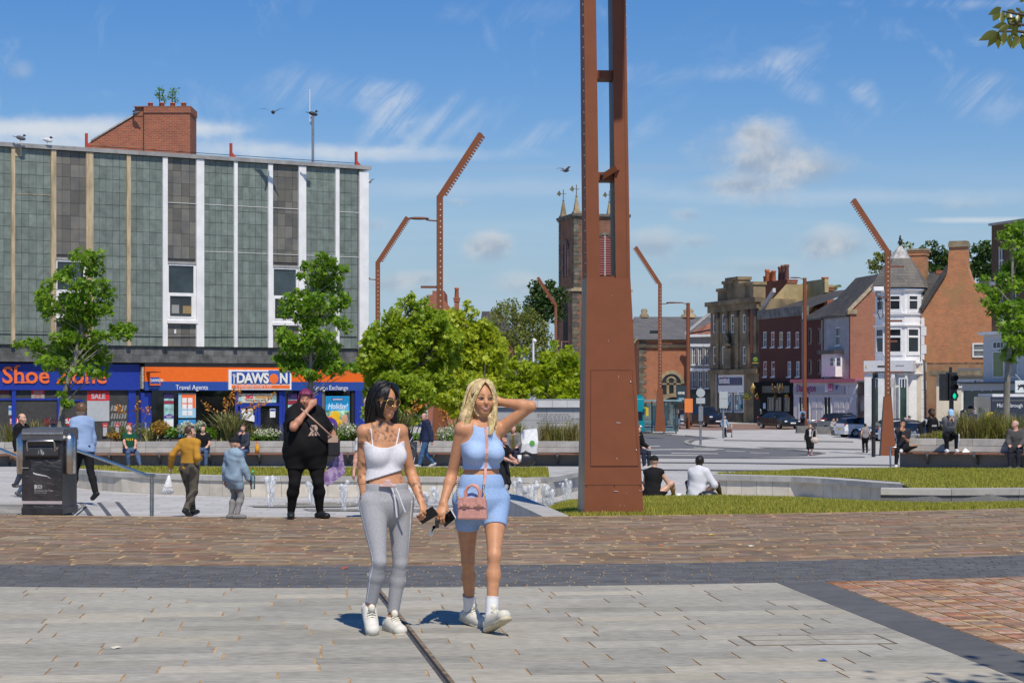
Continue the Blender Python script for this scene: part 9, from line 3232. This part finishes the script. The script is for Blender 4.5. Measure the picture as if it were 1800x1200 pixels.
strands(rb_,[[(H_(-.004,.050,.124),.006),(H_(-.050,.095,.085),.008),(H_(-.092,.045,.0),.014),(H_(-.090,.03,-.10),.018),(VA(-.125,-.07,1.37),.025)],[(H_(-.01,.0,.135),.015),(H_(-.11,.0,.11),.02),(H_(-.115,-.02,-.03),.02),(H_(-.12,-.02,-.12),.02),(VA(-.15,.0,1.40),.03)],[(H_(.004,.050,.124),.006),(H_(.050,.095,.085),.008),(H_(.090,.05,.0),.010),(H_(.080,.04,-.11),.014),(VA(.062,-.09,1.36),.016)],[(H_(.01,.0,.135),.015),(H_(.10,.0,.11),.015),(H_(.10,-.01,-.03),.015),(VA(.09,-.02,1.44),.02),(VA(.08,-.03,1.36),.02)]],(.72,.52,.26),150,6)
h=rb_.location+Vector(J['WR'][0]+VA(.035,-.045,-.105))
phone('white cased phone in the hand of the blonde woman',h,(.5,1.0,-.35),flat('white_case',(.7,.7,.7),.3))
ky=empty('keys',rb_.location+Vector(J['WR'][0]+VA(-.05,-.06,-.14)),0,'bunch of car keys dangling from the hand of the blonde woman','keys')
MB().box(-.006,.022,-.008,.008,-.03,.03).build('fob',BLACKP,ky,.004)
for a in(-.5,-.75,-.3):
 mb=MB()
 mb.x=Matrix.Translation((-.01,0,-.02))@Matrix.Rotation(-a,4,'Y')
 mb.box(-.006,.006,-.0015,.0015,-.075,0).disc((0,-.002,-.005),.012)
 mb.build('key',STEEL,ky)
hb=empty('handbag',rb_.location+Vector((-.055,-.21,.84)),math.radians(-6),'small pink crocodile pattern handbag hanging in front of the blue shorts','handbag')
MB().prism([(-.103,-.060),(.103,-.060),(.090,.085),(-.090,.085)],-.05,.045,'y').build('body',PINK,hb,.012)
MB().prism([(-.098,.020),(.098,.020),(.092,.092),(-.092,.092)],-.056,-.050,'y').build('flap',PINK,hb,.003)
for e in(-1,1):
 MB().box(e*.048-.034,e*.048+.034,-.064,-.057,.030,.046).build('clasp_strap',PINK,hb,.002)
 MB().box(e*.048-.012,e*.048+.012,-.068,-.0645,.028,.048).build('clasp',GOLDM,hb,.002)
 MB().box(e*.048-.016,e*.048+.016,-.062,-.056,.046,.095).build('handle_tab',PINK,hb)
for y in(-.045,.03):
 MB().tube([(-.048,y,.085),(-.050,y,.13),(-.030,y,.165),(0,y,.177),(.030,y,.165),(.050,y,.13),(.048,y,.085)],.0085,8).build('handle',PINK,hb)
sp=[tuple(p)for p in drape(kids(rb_,'top'),[(.028+.012*math.sin(t*3),1.40-.27*t)for t in np.linspace(0,1,9)],.006)]+[(.030,-.150,1.08),(.022,-.165,1.02)]
ch_=[(.022,-.165,1.02),(.015,-.18,.97),(.030,-.21,.925)]
o=rb_.location-hb.location
mb=MB()
mb.x=hb.matrix_basis.inverted()@Matrix.Translation(rb_.location)
for a,b in zip(sp,sp[1:]):
 mb.add([(a[0]-.009,a[1],a[2]),(a[0]+.009,a[1],a[2]),(b[0]+.009,b[1],b[2]),(b[0]-.009,b[1],b[2])],[(0,1,2,3)])
mb.tube([sp[0],(.02,-.02,1.445),(-.03,.06,1.40),(-.10,.12,1.25),(-.17,.10,1.12),(-.165,-.03,1.03)],.007,5)
mb.build('long_strap',PINK,hb)
mb=MB()
mb.x=hb.matrix_basis.inverted()@Matrix.Translation(rb_.location)
for line in(ch_,[(-.165,-.03,1.03),(-.165,-.12,.96),(-.155,-.20,.92)]):
 for a,b in zip(line,line[1:]):
  for i in range(5):
   t=(i+.5)/5
   mb.ell([a[j]+(b[j]-a[j])*t for j in range(3)],(.006,.006,.008),6,4)
mb.build('chain',mat('gold_wire',(.60,.40,.12),.3),hb)
# --- everyone else
def sit(dy=-.44,sx=.11,seat=.44):
 return dict(hip=seat+.115,feet={'L':VA(-sx,dy,0),'R':VA(sx,dy,0)},hands={'L':VA(-.15,-.36,seat+.24),'R':VA(.15,-.36,seat+.24)},palm={'L':VA(0,0,-1),'R':VA(0,0,-1)},kpole={'L':VA(-.05,-.6,1),'R':VA(.05,-.6,1)},lean=.08)
def walk(st=.28,sw=.15):
 return dict(feet={'L':VA(-.08,st,.05),'R':VA(.08,-st,0)},tipz=(-.5,.15),hands={'L':VA(-.25,-sw,.82),'R':VA(.25,sw,.82)})
def who(label,px,d,z,rz,H,top,bot,hair,shoes=(.05,.05,.05),pose=None,**k):
 q=dict(pose or{})
 q.update(k)
 v=min(.034,max(.011,d/F*1.76*.55))
 return person(label,(wx(px,d),d,z),rz,H=H,top=top,bot=bot,hair=hair,shoes=shoes,vox=v,wr=.006,**q)
def wrist(r,J,i,off=(0,0,0)):
 return r.location+Matrix.Rotation(r.rotation_euler.z,3,'Z')@Vector(J['WR'][i])+Vector(off)
DEN=(.075,.12,.21)
BLKC=(.012,.012,.013)
RS='people on the benches'
zb=-.77
rp3,J3=who('large woman with short purple hair in black t-shirt and leggings touching her face',537,26.2,0,.22,1.70,(BLKC,1,-.04,.02),((.010,.010,.011),1,.004),('spiky',(.22,.02,.09)),BLKC,g=1.50,belly=.035,bust=.10,hipw=.01,coat=.20,skin=(.50,.24,.15),hands={'L':VA(.03,-.22,1.46),'R':VA(.42,-.02,.86)},elbow={'L':VA(-.19,-.30,1.20),'R':VA(.36,.06,1.10)},palm={'L':VA(.2,.8,.2)},head=(-.25,.10,.06),feet={'L':VA(-.19,.02,0),'R':VA(.19,0,0)},footyaw=(-.1,.5))
for x,e in((.115,-1),(.035,1)):
 q=drape([o for o in rp3.children if o.name.startswith('top')][0],[(x+e*.04,1.14)],.012)
 if q:
  text('R',.20,flat('logo_beige',(.42,.29,.22),.6),rp3,q[0]-Vector((e*.045,0,.05)),(math.pi/2-.15,0,.1),.004,.003,sx=e*1.0)
b=empty('shoulder_bag',rp3.location,.22,'small black shoulder bag with a beige flap on the purple haired woman','bag')
MB().box(.27,.43,-.22,-.14,.82,1.05).build('body',BLACKP,b,.02)
MB().box(.268,.40,-.225,-.20,1.00,1.09).build('flap',flat('beige_leather',(.45,.30,.22),.5),b)
MB().tube([(.34,-.20,1.06),(.15,-.38,1.22),(.02,-.36,1.34),(-.08,-.2,1.44)],.011,5).build('strap',flat('beige_leather',(.45,.30,.22),.5),b)
PB=mat('purple_plastic',(.17,.10,.24),.4,.5,14,col2=(.40,.30,.45))
b=empty('carrier_bag',rp3.location+Vector((.42,.0,.84)),.4,'purple printed plastic bag in the hand of the purple haired woman','bag')
MB().add([(-.02,0,0),(.07,0,.02),(.10,-.03,-.25),(-.16,-.05,-.42),(-.20,.05,-.30),(.04,.06,-.12)],[(0,1,2,3),(0,3,4),(1,5,2),(2,5,4,3),(0,4,5,1)]).build('body',PB,b)
r4,J4=who('teenage boy in mustard jumper and grey camouflage trousers walking away',333,33.9,-.45,2.75,1.56,((.47,.235,.035),2,-.02,.014),((.105,.088,.068),1,.02),('short',(.085,.042,.02)),BLKC,pose=walk(.24,.1),hands={'L':VA(-.12,-.14,.98),'R':VA(.36,.02,.84)},head=(-.9,0,0),botcol=lambda V,c:np.where((pat(V,.32)>.5)[:,None],np.array((.045,.04,.034)),c))
b=empty('carrier_bag',wrist(r4,J4,1,(-.02,-.02,-.16)),.3,'full white carrier bag hanging from the hand of the boy in mustard','bag')
WB=mat('white_plastic',(.74,.74,.73),.4,.08,9,bump=.6,bscale=25)
mb=MB()
mb.add([(-.02,0,.06),(.02,0,.06),(.03,-.05,-.06),(-.05,-.06,-.06),(-.05,.06,-.06),(.03,.06,-.06),(.11,-.08,-.26),(-.16,-.10,-.28),(-.15,.10,-.28),(.11,.09,-.26),(.07,0,-.33),(-.10,0,-.33)],[(0,1,2,3),(1,0,4,5),(0,3,4),(1,5,2),(3,2,6,7),(5,4,8,9),(4,3,7,8),(2,5,9,6),(7,6,10,11),(9,8,11,10),(8,7,11),(6,9,10)])
mb.build('body',WB,b).modifiers.new('s','SUBSURF').levels=2
MB().tube([(-.10+.012*i,-.098,-.19+.022*math.sin(i*2.1))for i in range(14)],.004,4).build('print',flat('bag_print',(.30,.14,.06),.6),b)
r5,J5=who('small child in a pale blue tunic and dark cap holding a water bottle',411,26.15,0,2.45,1.05,((.27,.37,.46),2,.0,.022),((.26,.25,.24),1,.008),('cap',(.018,.018,.022)),(.20,.19,.18),child=1.0,coat=.17,hands={'L':VA(-.17,-.12,.50),'R':VA(.20,-.02,.42)},head=(-.5,.05,0),footyaw=(-.6,-.6),topcol=None)
b=empty('water_bottle',wrist(r5,J5,0,(.06,-.03,-.04)),0,'clear water bottle with green cap held by the child','bottle')
MB().lathe([(.001,-.10),(.032,-.10),(.033,.06),(.014,.10),(.014,.115)],(0,0,0),10).build('body',clear_glass('bottle_plastic',(.75,.88,.92)),b)
MB().lathe([(.017,.115),(.017,.145),(.001,.145)],(0,0,0),8).build('cap',flat('cap_green',(.06,.42,.14),.4),b)
who('curly haired man in a light blue shirt and black trousers striding away behind the bin',147,37.7,-.36,-2.5,1.83,((.27,.37,.56),2,-.03,.020),(BLKC,1,.012),('spiky',(.16,.085,.04)),BLKC,pose=walk(.36,.1),lean=.16,coat=.06)
who('bald man in glasses and black gilet over a striped shirt, left of the bin',38,45.3,-.56,1.2,1.76,(BLKC,2,-.05,.03),((.06,.07,.09),1,.015),('thin',(.12,.10,.09)),pose=walk(.1,.05))
who('child in an orange puffer coat and navy hat half hidden by the bin',40,41.0,-.50,1.9,1.12,((.36,.155,.055),2,.0,.035),((.05,.085,.14),1,.012),('cap',(.03,.045,.08)),(.08,.08,.08),child=1.0,coat=.10,pose=walk(.1,.03))
gy_=lambda V,c:np.where(((np.abs(V[:,2]-.90)<.035)&(np.abs(V[:,0])<.12)&(V[:,1]<0)&(np.sin(V[:,0]*90)>-.3))[:,None],np.array((.62,.42,.03)),c)
who('white haired man in a dark green rugby shirt sunbathing on the bench',228,65.1,zb,.25,1.74,((.010,.070,.040),1,.0,.016),(DEN,1,.014),('short',(.55,.53,.50)),(.07,.075,.09),pose=sit(-.46),head=(.5,-.5,0),lean=-.10,g=1.1,group=RS,feet={'L':VA(-.06,-.36,0),'R':VA(.30,-.58,0)},topcol=gy_,skin='pink')
who('man in black t-shirt and jeans on the bench behind the boy in mustard',357,65.2,zb,.1,1.74,(BLKC,1,.0,.012),(DEN,1,.014),('short',(.03,.022,.016)),pose=sit(),group=RS)
chk=lambda V,c:c*(1+.8*((np.sin(V[:,0]*70)>.4)|(np.sin(V[:,2]*70)>.4)))[:,None]
who('man in a dark check shirt with his hand at his mouth on the bench',428,65.2,zb,-.15,1.76,((.025,.03,.042),2,.0,.016),(DEN,1,.014),('short',(.16,.09,.05)),(.18,.15,.12),pose=sit(),hands={'L':VA(-.03,-.20,1.14),'R':VA(.12,-.36,.66)},skin='pink',group=RS,topcol=chk)
who('person in a white top mostly hidden behind the black haired woman',648,34.0,-.5,.2,1.66,((.66,.66,.70),1,.0,.014),((.05,.05,.06),1,.012),('short',(.10,.06,.04)),hands={'L':VA(-.27,-.05,.76),'R':VA(.2,0,.8)},skin='pink')
who('grey haired man in a navy padded coat and jeans walking left along the bench',749,63.2,-.72,-1.25,1.76,((.022,.030,.065),2,.0,.034),((.05,.11,.21),1,.016),('thin',(.30,.28,.26)),(.42,.40,.38),pose=walk(.26,.12),head=(0,.45,0),coat=.10,skin='pink')
who('dark haired man in black on the bench left of the walking man in navy',713,65.2,zb,.1,1.72,(BLKC,2,.0,.016),(BLKC,1,.012),('short',(.012,.01,.01)),pose=sit(),hands={'L':VA(.02,-.18,1.12),'R':VA(.14,-.36,.66)},skin='mid',group=RS)
who('old man in a grey jacket and olive jumper on the bench behind the blonde woman',903,64.9,zb,-.1,1.72,((.17,.165,.155),2,.0,.026),((.045,.04,.065),1,.012),('thin',(.4,.38,.36)),(.20,.14,.09),pose=sit(),skin='pink',group=RS,topcol=lambda V,c:np.where(((np.abs(V[:,0])<.05)&(V[:,1]<-.05))[:,None],np.array((.13,.11,.03)),c))
r16,J16=who('girl with a hair bun in black t-shirt and jeans holding a white cup',884,39.9,-.5,.9,1.30,(BLKC,1,.0,.012),((.020,.022,.026),1,.008),('bun',(.05,.022,.014)),BLKC,child=.5,hands={'L':VA(-.05,-.28,.78),'R':VA(.10,-.28,.80)},skin='pink')
b=empty('paper_cup',wrist(r16,J16,1,(.05,-.04,.04)),0,'white paper cup held by the girl with the bun','cup')
MB().lathe([(.001,-.07),(.034,-.07),(.044,.055),(.001,.055)],(0,0,0),10).build('cup',SWHITE,b)
MB().lathe([(.046,.055),(.046,.068),(.001,.07)],(0,0,0),10).build('lid',WHITE,b)
who('person in dark jeans sitting behind the right edge of the big column',1119,63.4,-.75,.75,1.74,(BLKC,2,.0,.014),((.025,.03,.05),1,.014),('short',(.05,.03,.02)),(.5,.46,.40),pose=sit(),group=RS)
gsit=dict(hip=.12,lean=.22,feet={'L':VA(-.28,-.50,-.02),'R':VA(.28,-.50,-.02)},kpole={'L':VA(-.8,-.5,1),'R':VA(.8,-.5,1)},hands={'L':VA(-.22,-.42,.36),'R':VA(.12,-.40,.36)})
who('young man in black vest and leather cap sitting on the grass edge, back turned',1146,39.6,-.52,2.7,1.74,((.014,.014,.015),0,-.02,.012),(BLKC,1,.012),('cap',(.016,.017,.014)),pose=gsit,head=(.5,.05,0),group='people sitting on the grass edge')
who('young man in a white hooded top sitting on the grass edge, back turned',1224,39.4,-.52,2.5,1.76,((.66,.66,.70),2,-.04,.03),((.05,.06,.08),1,.014),('short',(.02,.014,.010)),pose=gsit,head=(.75,.15,0),skin='brown',group='people sitting on the grass edge')
b=empty('picnic_things',(wx(1240,39.0),39.0,-.50),0,'black rucksack lying beside the man in the white hooded top','rucksack')
MB().ell((.05,0,.10),(.22,.15,.14),10,7).build('body',BLACKP,b)
MB().tube([(-.1,-.1,.2),(-.02,-.16,.1),(.1,-.14,.05)],.02,5).build('strap',BLACKP,b)
b=empty('blanket',(wx(1185,39.2),39.2,-.5),0,'grey checked blanket spread on the ground between the two seated men','blanket')
mb=MB()
for i in range(6):
 for j in range(3):
  f_=lambda a,c:(-.5+a*.2,-.3+c*.2,.02+.04*abs(math.sin(a*1.7+c)))
  mb.poly([f_(i,j),f_(i+1,j),f_(i+1,j+1),f_(i,j+1)])
mb.build('cloth',mat('blanket_grey',(.20,.22,.30),.9,.5,12),b)
b=empty('crisp_tube',(wx(1193,38.7),38.7,-.46),0,'small green and white snack tub on the blanket','snack tub')
MB().lathe([(.001,0),(.05,0),(.055,.16),(.001,.16)],(0,0,0),10).build('tub',SWHITE,b)
MB().lathe([(.054,.05),(.057,.11)],(0,0,0),10).build('label_band',flat('tub_green',(.10,.34,.05),.5),b)
r20,_=who('old lady in a pale blue coat pushing a small wheeled walker',1273,148,-1.65,.2,1.56,((.20,.30,.42),2,.0,.03),(BLKC,1,.02),('short',(.5,.48,.46)),hands={'L':VA(-.2,-.1,.8),'R':VA(.28,-.2,.85)},coat=.12,skin='pink',topcol=lambda V,c:np.where(((np.abs(V[:,0])<.06)&(V[:,1]<0))[:,None],np.array((.6,.6,.6)),c))
b=empty('walker',(wx(1281.5,147.6),147.6,-1.65),0,'small wheeled walker beside the old lady','walker')
mb=MB()
for x in(-.2,.2):
 mb.tube([(x,-.2,.06),(x,-.1,.5),(x,.1,.92)],.022,5).tube([(x,.25,.06),(x,-.1,.55)],.022,5)
mb.build('frame',STEEL,b)
MB().box(-.18,.18,-.2,.1,.35,.6).build('basket',flat('red_black',(.10,.03,.03),.7),b)
for x in(-.2,.2):
 for y in(-.2,.25):
  MB().lathe([(.001,-.02),(.07,-.02),(.07,.02),(.001,.02)],(0,0,0),8).build('wheel',BLACKP,b).matrix_local=Matrix.Translation((x,y,.07))@Matrix.Rotation(math.pi/2,4,'Y')
FR='people in the far street'
who('blonde woman in black top and jeans by the bus shelter',1192,172,-1.45,.3,1.62,(BLKC,0,.0,.014),((.10,.20,.36),1,.012),('long',(.5,.36,.2)),pose=walk(.15),group=FR)
r22,_=who('blonde woman in black jacket and skirt walking with a beige handbag',1424,103,gz(103),-.1,1.63,(BLKC,2,.0,.02),(BLKC,.62,.05),('bob',(.52,.32,.14)),(.5,.3,.25),pose=walk(.12,.1),coat=.08,group=FR,skin='pink',topcol=lambda V,c:np.where(((np.abs(V[:,0])<.05)&(V[:,1]<-.05)&(V[:,2]>1.0))[:,None],np.array((.6,.58,.62)),c))
b=empty('handbag',r22.location+Vector((.22,-.2,.80)),0,'beige shoulder bag of the woman in black','handbag')
MB().ell((0,0,0),(.24,.09,.17),10,6).build('body',flat('beige_bag',(.48,.40,.34),.6),b)
MB().tube([(-.15,0,.1),(-.1,0,.5),(.05,0,.55),(.15,0,.1)],.02,5).build('strap',flat('beige_bag',(.48,.40,.34),.6),b)
r23,_=who('man in a blue shirt and dark trousers seen from behind by the shop front',1411,168,-1.42,math.pi,1.76,((.20,.33,.52),1,-.02,.02),((.02,.022,.03),1,.016),('thin',(.3,.25,.2)),group=FR,skin='pink')
b=empty('backpack',r23.location+Vector((0,-.22,1.22)),0,'black backpack worn by the man in blue','backpack')
MB().ell((0,0,0),(.15,.12,.24),10,7).build('body',BLACKP,b)
MB().tube([(-.1,.05,.2),(-.12,.2,.26)],.02,5).tube([(.1,.05,.2),(.12,.2,.26)],.02,5).build('strap',BLACKP,b)
who('person in a white top standing by the dark pub doorway',1340,194,-1.36,.2,1.70,((.55,.54,.54),1,.0,.014),(BLKC,1,.014),('short',(.05,.03,.02)),hands={'L':VA(-.05,-.25,1.1)},group=FR)
who('woman in a grey top and black leggings walking away beside the black pole',1521,108,-1.6,math.pi,1.60,((.26,.25,.25),0,-.05,.018),(BLKC,1,.008),('bun',(.04,.02,.014)),pose=walk(.08,.05),group=FR,g=1.15,skin='pink')
stp_=lambda V,c:np.where((np.sin(V[:,2]*60+V[:,0]*8)>.2)[:,None],np.array((.55,.55,.55)),c)
who('blonde woman in a striped pale coat sitting on the stone block',1463,153.4,-1.65,.5,1.66,((.25,.25,.26),2,.0,.03),(BLKC,1,.012),('bob',(.5,.34,.18)),pose=sit(),coat=.1,group=FR,topcol=stp_,lean=.3)
who('person in black beside the woman in the striped coat',1470,154.2,-1.65,.9,1.70,(BLKC,2,.0,.02),(BLKC,1,.012),('short',(.08,.05,.03)),pose=sit(),group=FR)
zr=-.49
who('young man in black with crossed legs and white sliders, left end of the right bench',1587,57.0,zr,-.25,1.74,((.035,.035,.04),1,.0,.014),(BLKC,1,.006),('short',(.015,.012,.01)),(.62,.60,.58),pose=sit(),hands={'L':VA(-.02,-.20,1.15),'R':VA(.06,-.24,.86)},feet={'L':VA(-.16,-.46,0),'R':VA(-.02,-.38,.44)},kpole={'L':VA(-.05,-.6,1),'R':VA(.9,-.4,.3)},skin='mid',group=RS)
trk=lambda V,c:np.where(((np.abs(np.abs(V[:,0])-.26)<.012)|((np.abs(V[:,2]-1.2)<.03)&(np.abs(V[:,0])<.12)&(V[:,1]<0)))[:,None],np.array((.5,.5,.5)),c)
who('man in a black tracksuit perched on the back of the right planter',1638,60.6,-.55,.75,1.84,(BLKC,2,-.02,.022),(BLKC,1,.016),('short',(.012,.01,.009)),pose=sit(-.5,.15,.75),hands={'L':VA(-.45,.05,.95),'R':VA(.55,-.15,.92)},lean=-.05,skin='brown',group=RS,head=(.2,.1,0),topcol=trk)
who('person in pale blue cap bent over a phone, sitting up on the right planter',1668,56.6,zr,0,1.70,((.13,.13,.135),2,.0,.022),(BLKC,1,.014),('cap',(.32,.52,.72)),(.72,.72,.72),hip=.93,feet={'L':VA(-.14,-.32,.46),'R':VA(.14,-.32,.46)},hands={'L':VA(-.05,-.32,1.32),'R':VA(.05,-.32,1.32)},kpole={'L':VA(-.1,-.8,1),'R':VA(.1,-.8,1)},lean=.32,head=(0,.6,0),group=RS,botcol=lambda V,c:np.where((np.abs(V[:,0]-.20)<.03)[:,None],np.array((.6,.6,.6)),c))
who('man in a bright blue jacket and dark cap turned away behind the tall grass',1706,64.6,-.62,2.2,1.86,((.022,.09,.36),2,.0,.026),((.05,.05,.06),1,.012),('cap',(.03,.03,.035)),group=RS)
who('dark haired woman in black beside the man in the bright blue jacket',1692,64.2,-.62,-.9,1.72,(BLKC,2,.0,.02),(BLKC,1,.012),('bun',(.05,.025,.018)),group=RS)
who('old bald man in a dark jacket looking left on the right bench',1786,56.0,zr,-.35,1.76,((.085,.08,.078),2,.0,.028),((.022,.024,.032),1,.016),('thin',(.5,.48,.46)),(.06,.065,.08),pose=sit(),head=(-1.0,.1,0),skin='pink',group=RS,g=1.08)
who('woman in a pink top passing the white turret shop',1591,136,-1.63,1.2,1.60,((.50,.34,.36),1,.0,.014),((.3,.3,.32),1,.012),('short',(.5,.45,.4)),group=FR)
who('man in a mauve shirt and cap passing the white turret shop',1598,137,-1.63,1.4,1.72,((.22,.14,.20),1,.0,.016),((.05,.05,.06),1,.012),('cap',(.05,.05,.06)),group=FR)
who('bald man with a pale blue face mask passing the shoe shop',92,73.8,-.98,-1.2,1.74,((.03,.035,.05),2,.0,.02),(BLKC,1,.012),('thin',(.3,.28,.26)),skin='pink',group=FR,topcol=lambda V,c:np.where((V[:,1]<-.08)[:,None],np.array((.65,.65,.66)),c))
who('brown haired child in a white t-shirt seen over the planter',106,73.6,-.98,2.6,1.46,((.66,.66,.66),1,.0,.014),(DEN,1,.012),('short',(.12,.06,.03)),child=.4,group=FR)
who('person in a teal top near the sale posters of the shoe shop',118,74.4,-1.0,2.0,1.40,((.02,.20,.30),1,.0,.02),(BLKC,1,.012),('short',(.10,.05,.03)),group=FR)
for px,py,c,lb in((607,999,(.45,.06,.03),'red scrap of paper on the brown paving left of the drain'),(813,937,(.60,.33,.08),'orange dead leaf on the brown paving below the pink bag'),(1447,1161,(.06,.12,.55),'tiny blue scrap on the pale paving at lower right'),(1162,958,(.55,.16,.04),'orange leaf on the brown paving right of the big column'),(1320,960,(.60,.55,.40),'pale scrap on the brown paving right of centre'),(110,925,(.50,.20,.06),'brown leaf just in front of the litter bin'),(1250,940,(.60,.45,.05),'yellow scrap on the brown paving at right'),(205,1139,(.62,.58,.45),'cream scrap on the pale paving at lower left')):
 d=EYE*F/(py-HOR)
 r=empty('litter_scrap',(wx(px,d),d,.002),px,lb,'litter','scraps on the paving')
 MB().add([(-.03,-.02,0),(.03,-.025,.006),(.04,.02,.001),(-.02,.03,.012),(0,0,.016)],[(0,1,4),(1,2,4),(2,3,4),(3,0,4)]).build('scrap',flat('scrap_%d'%px,c,.7),r)
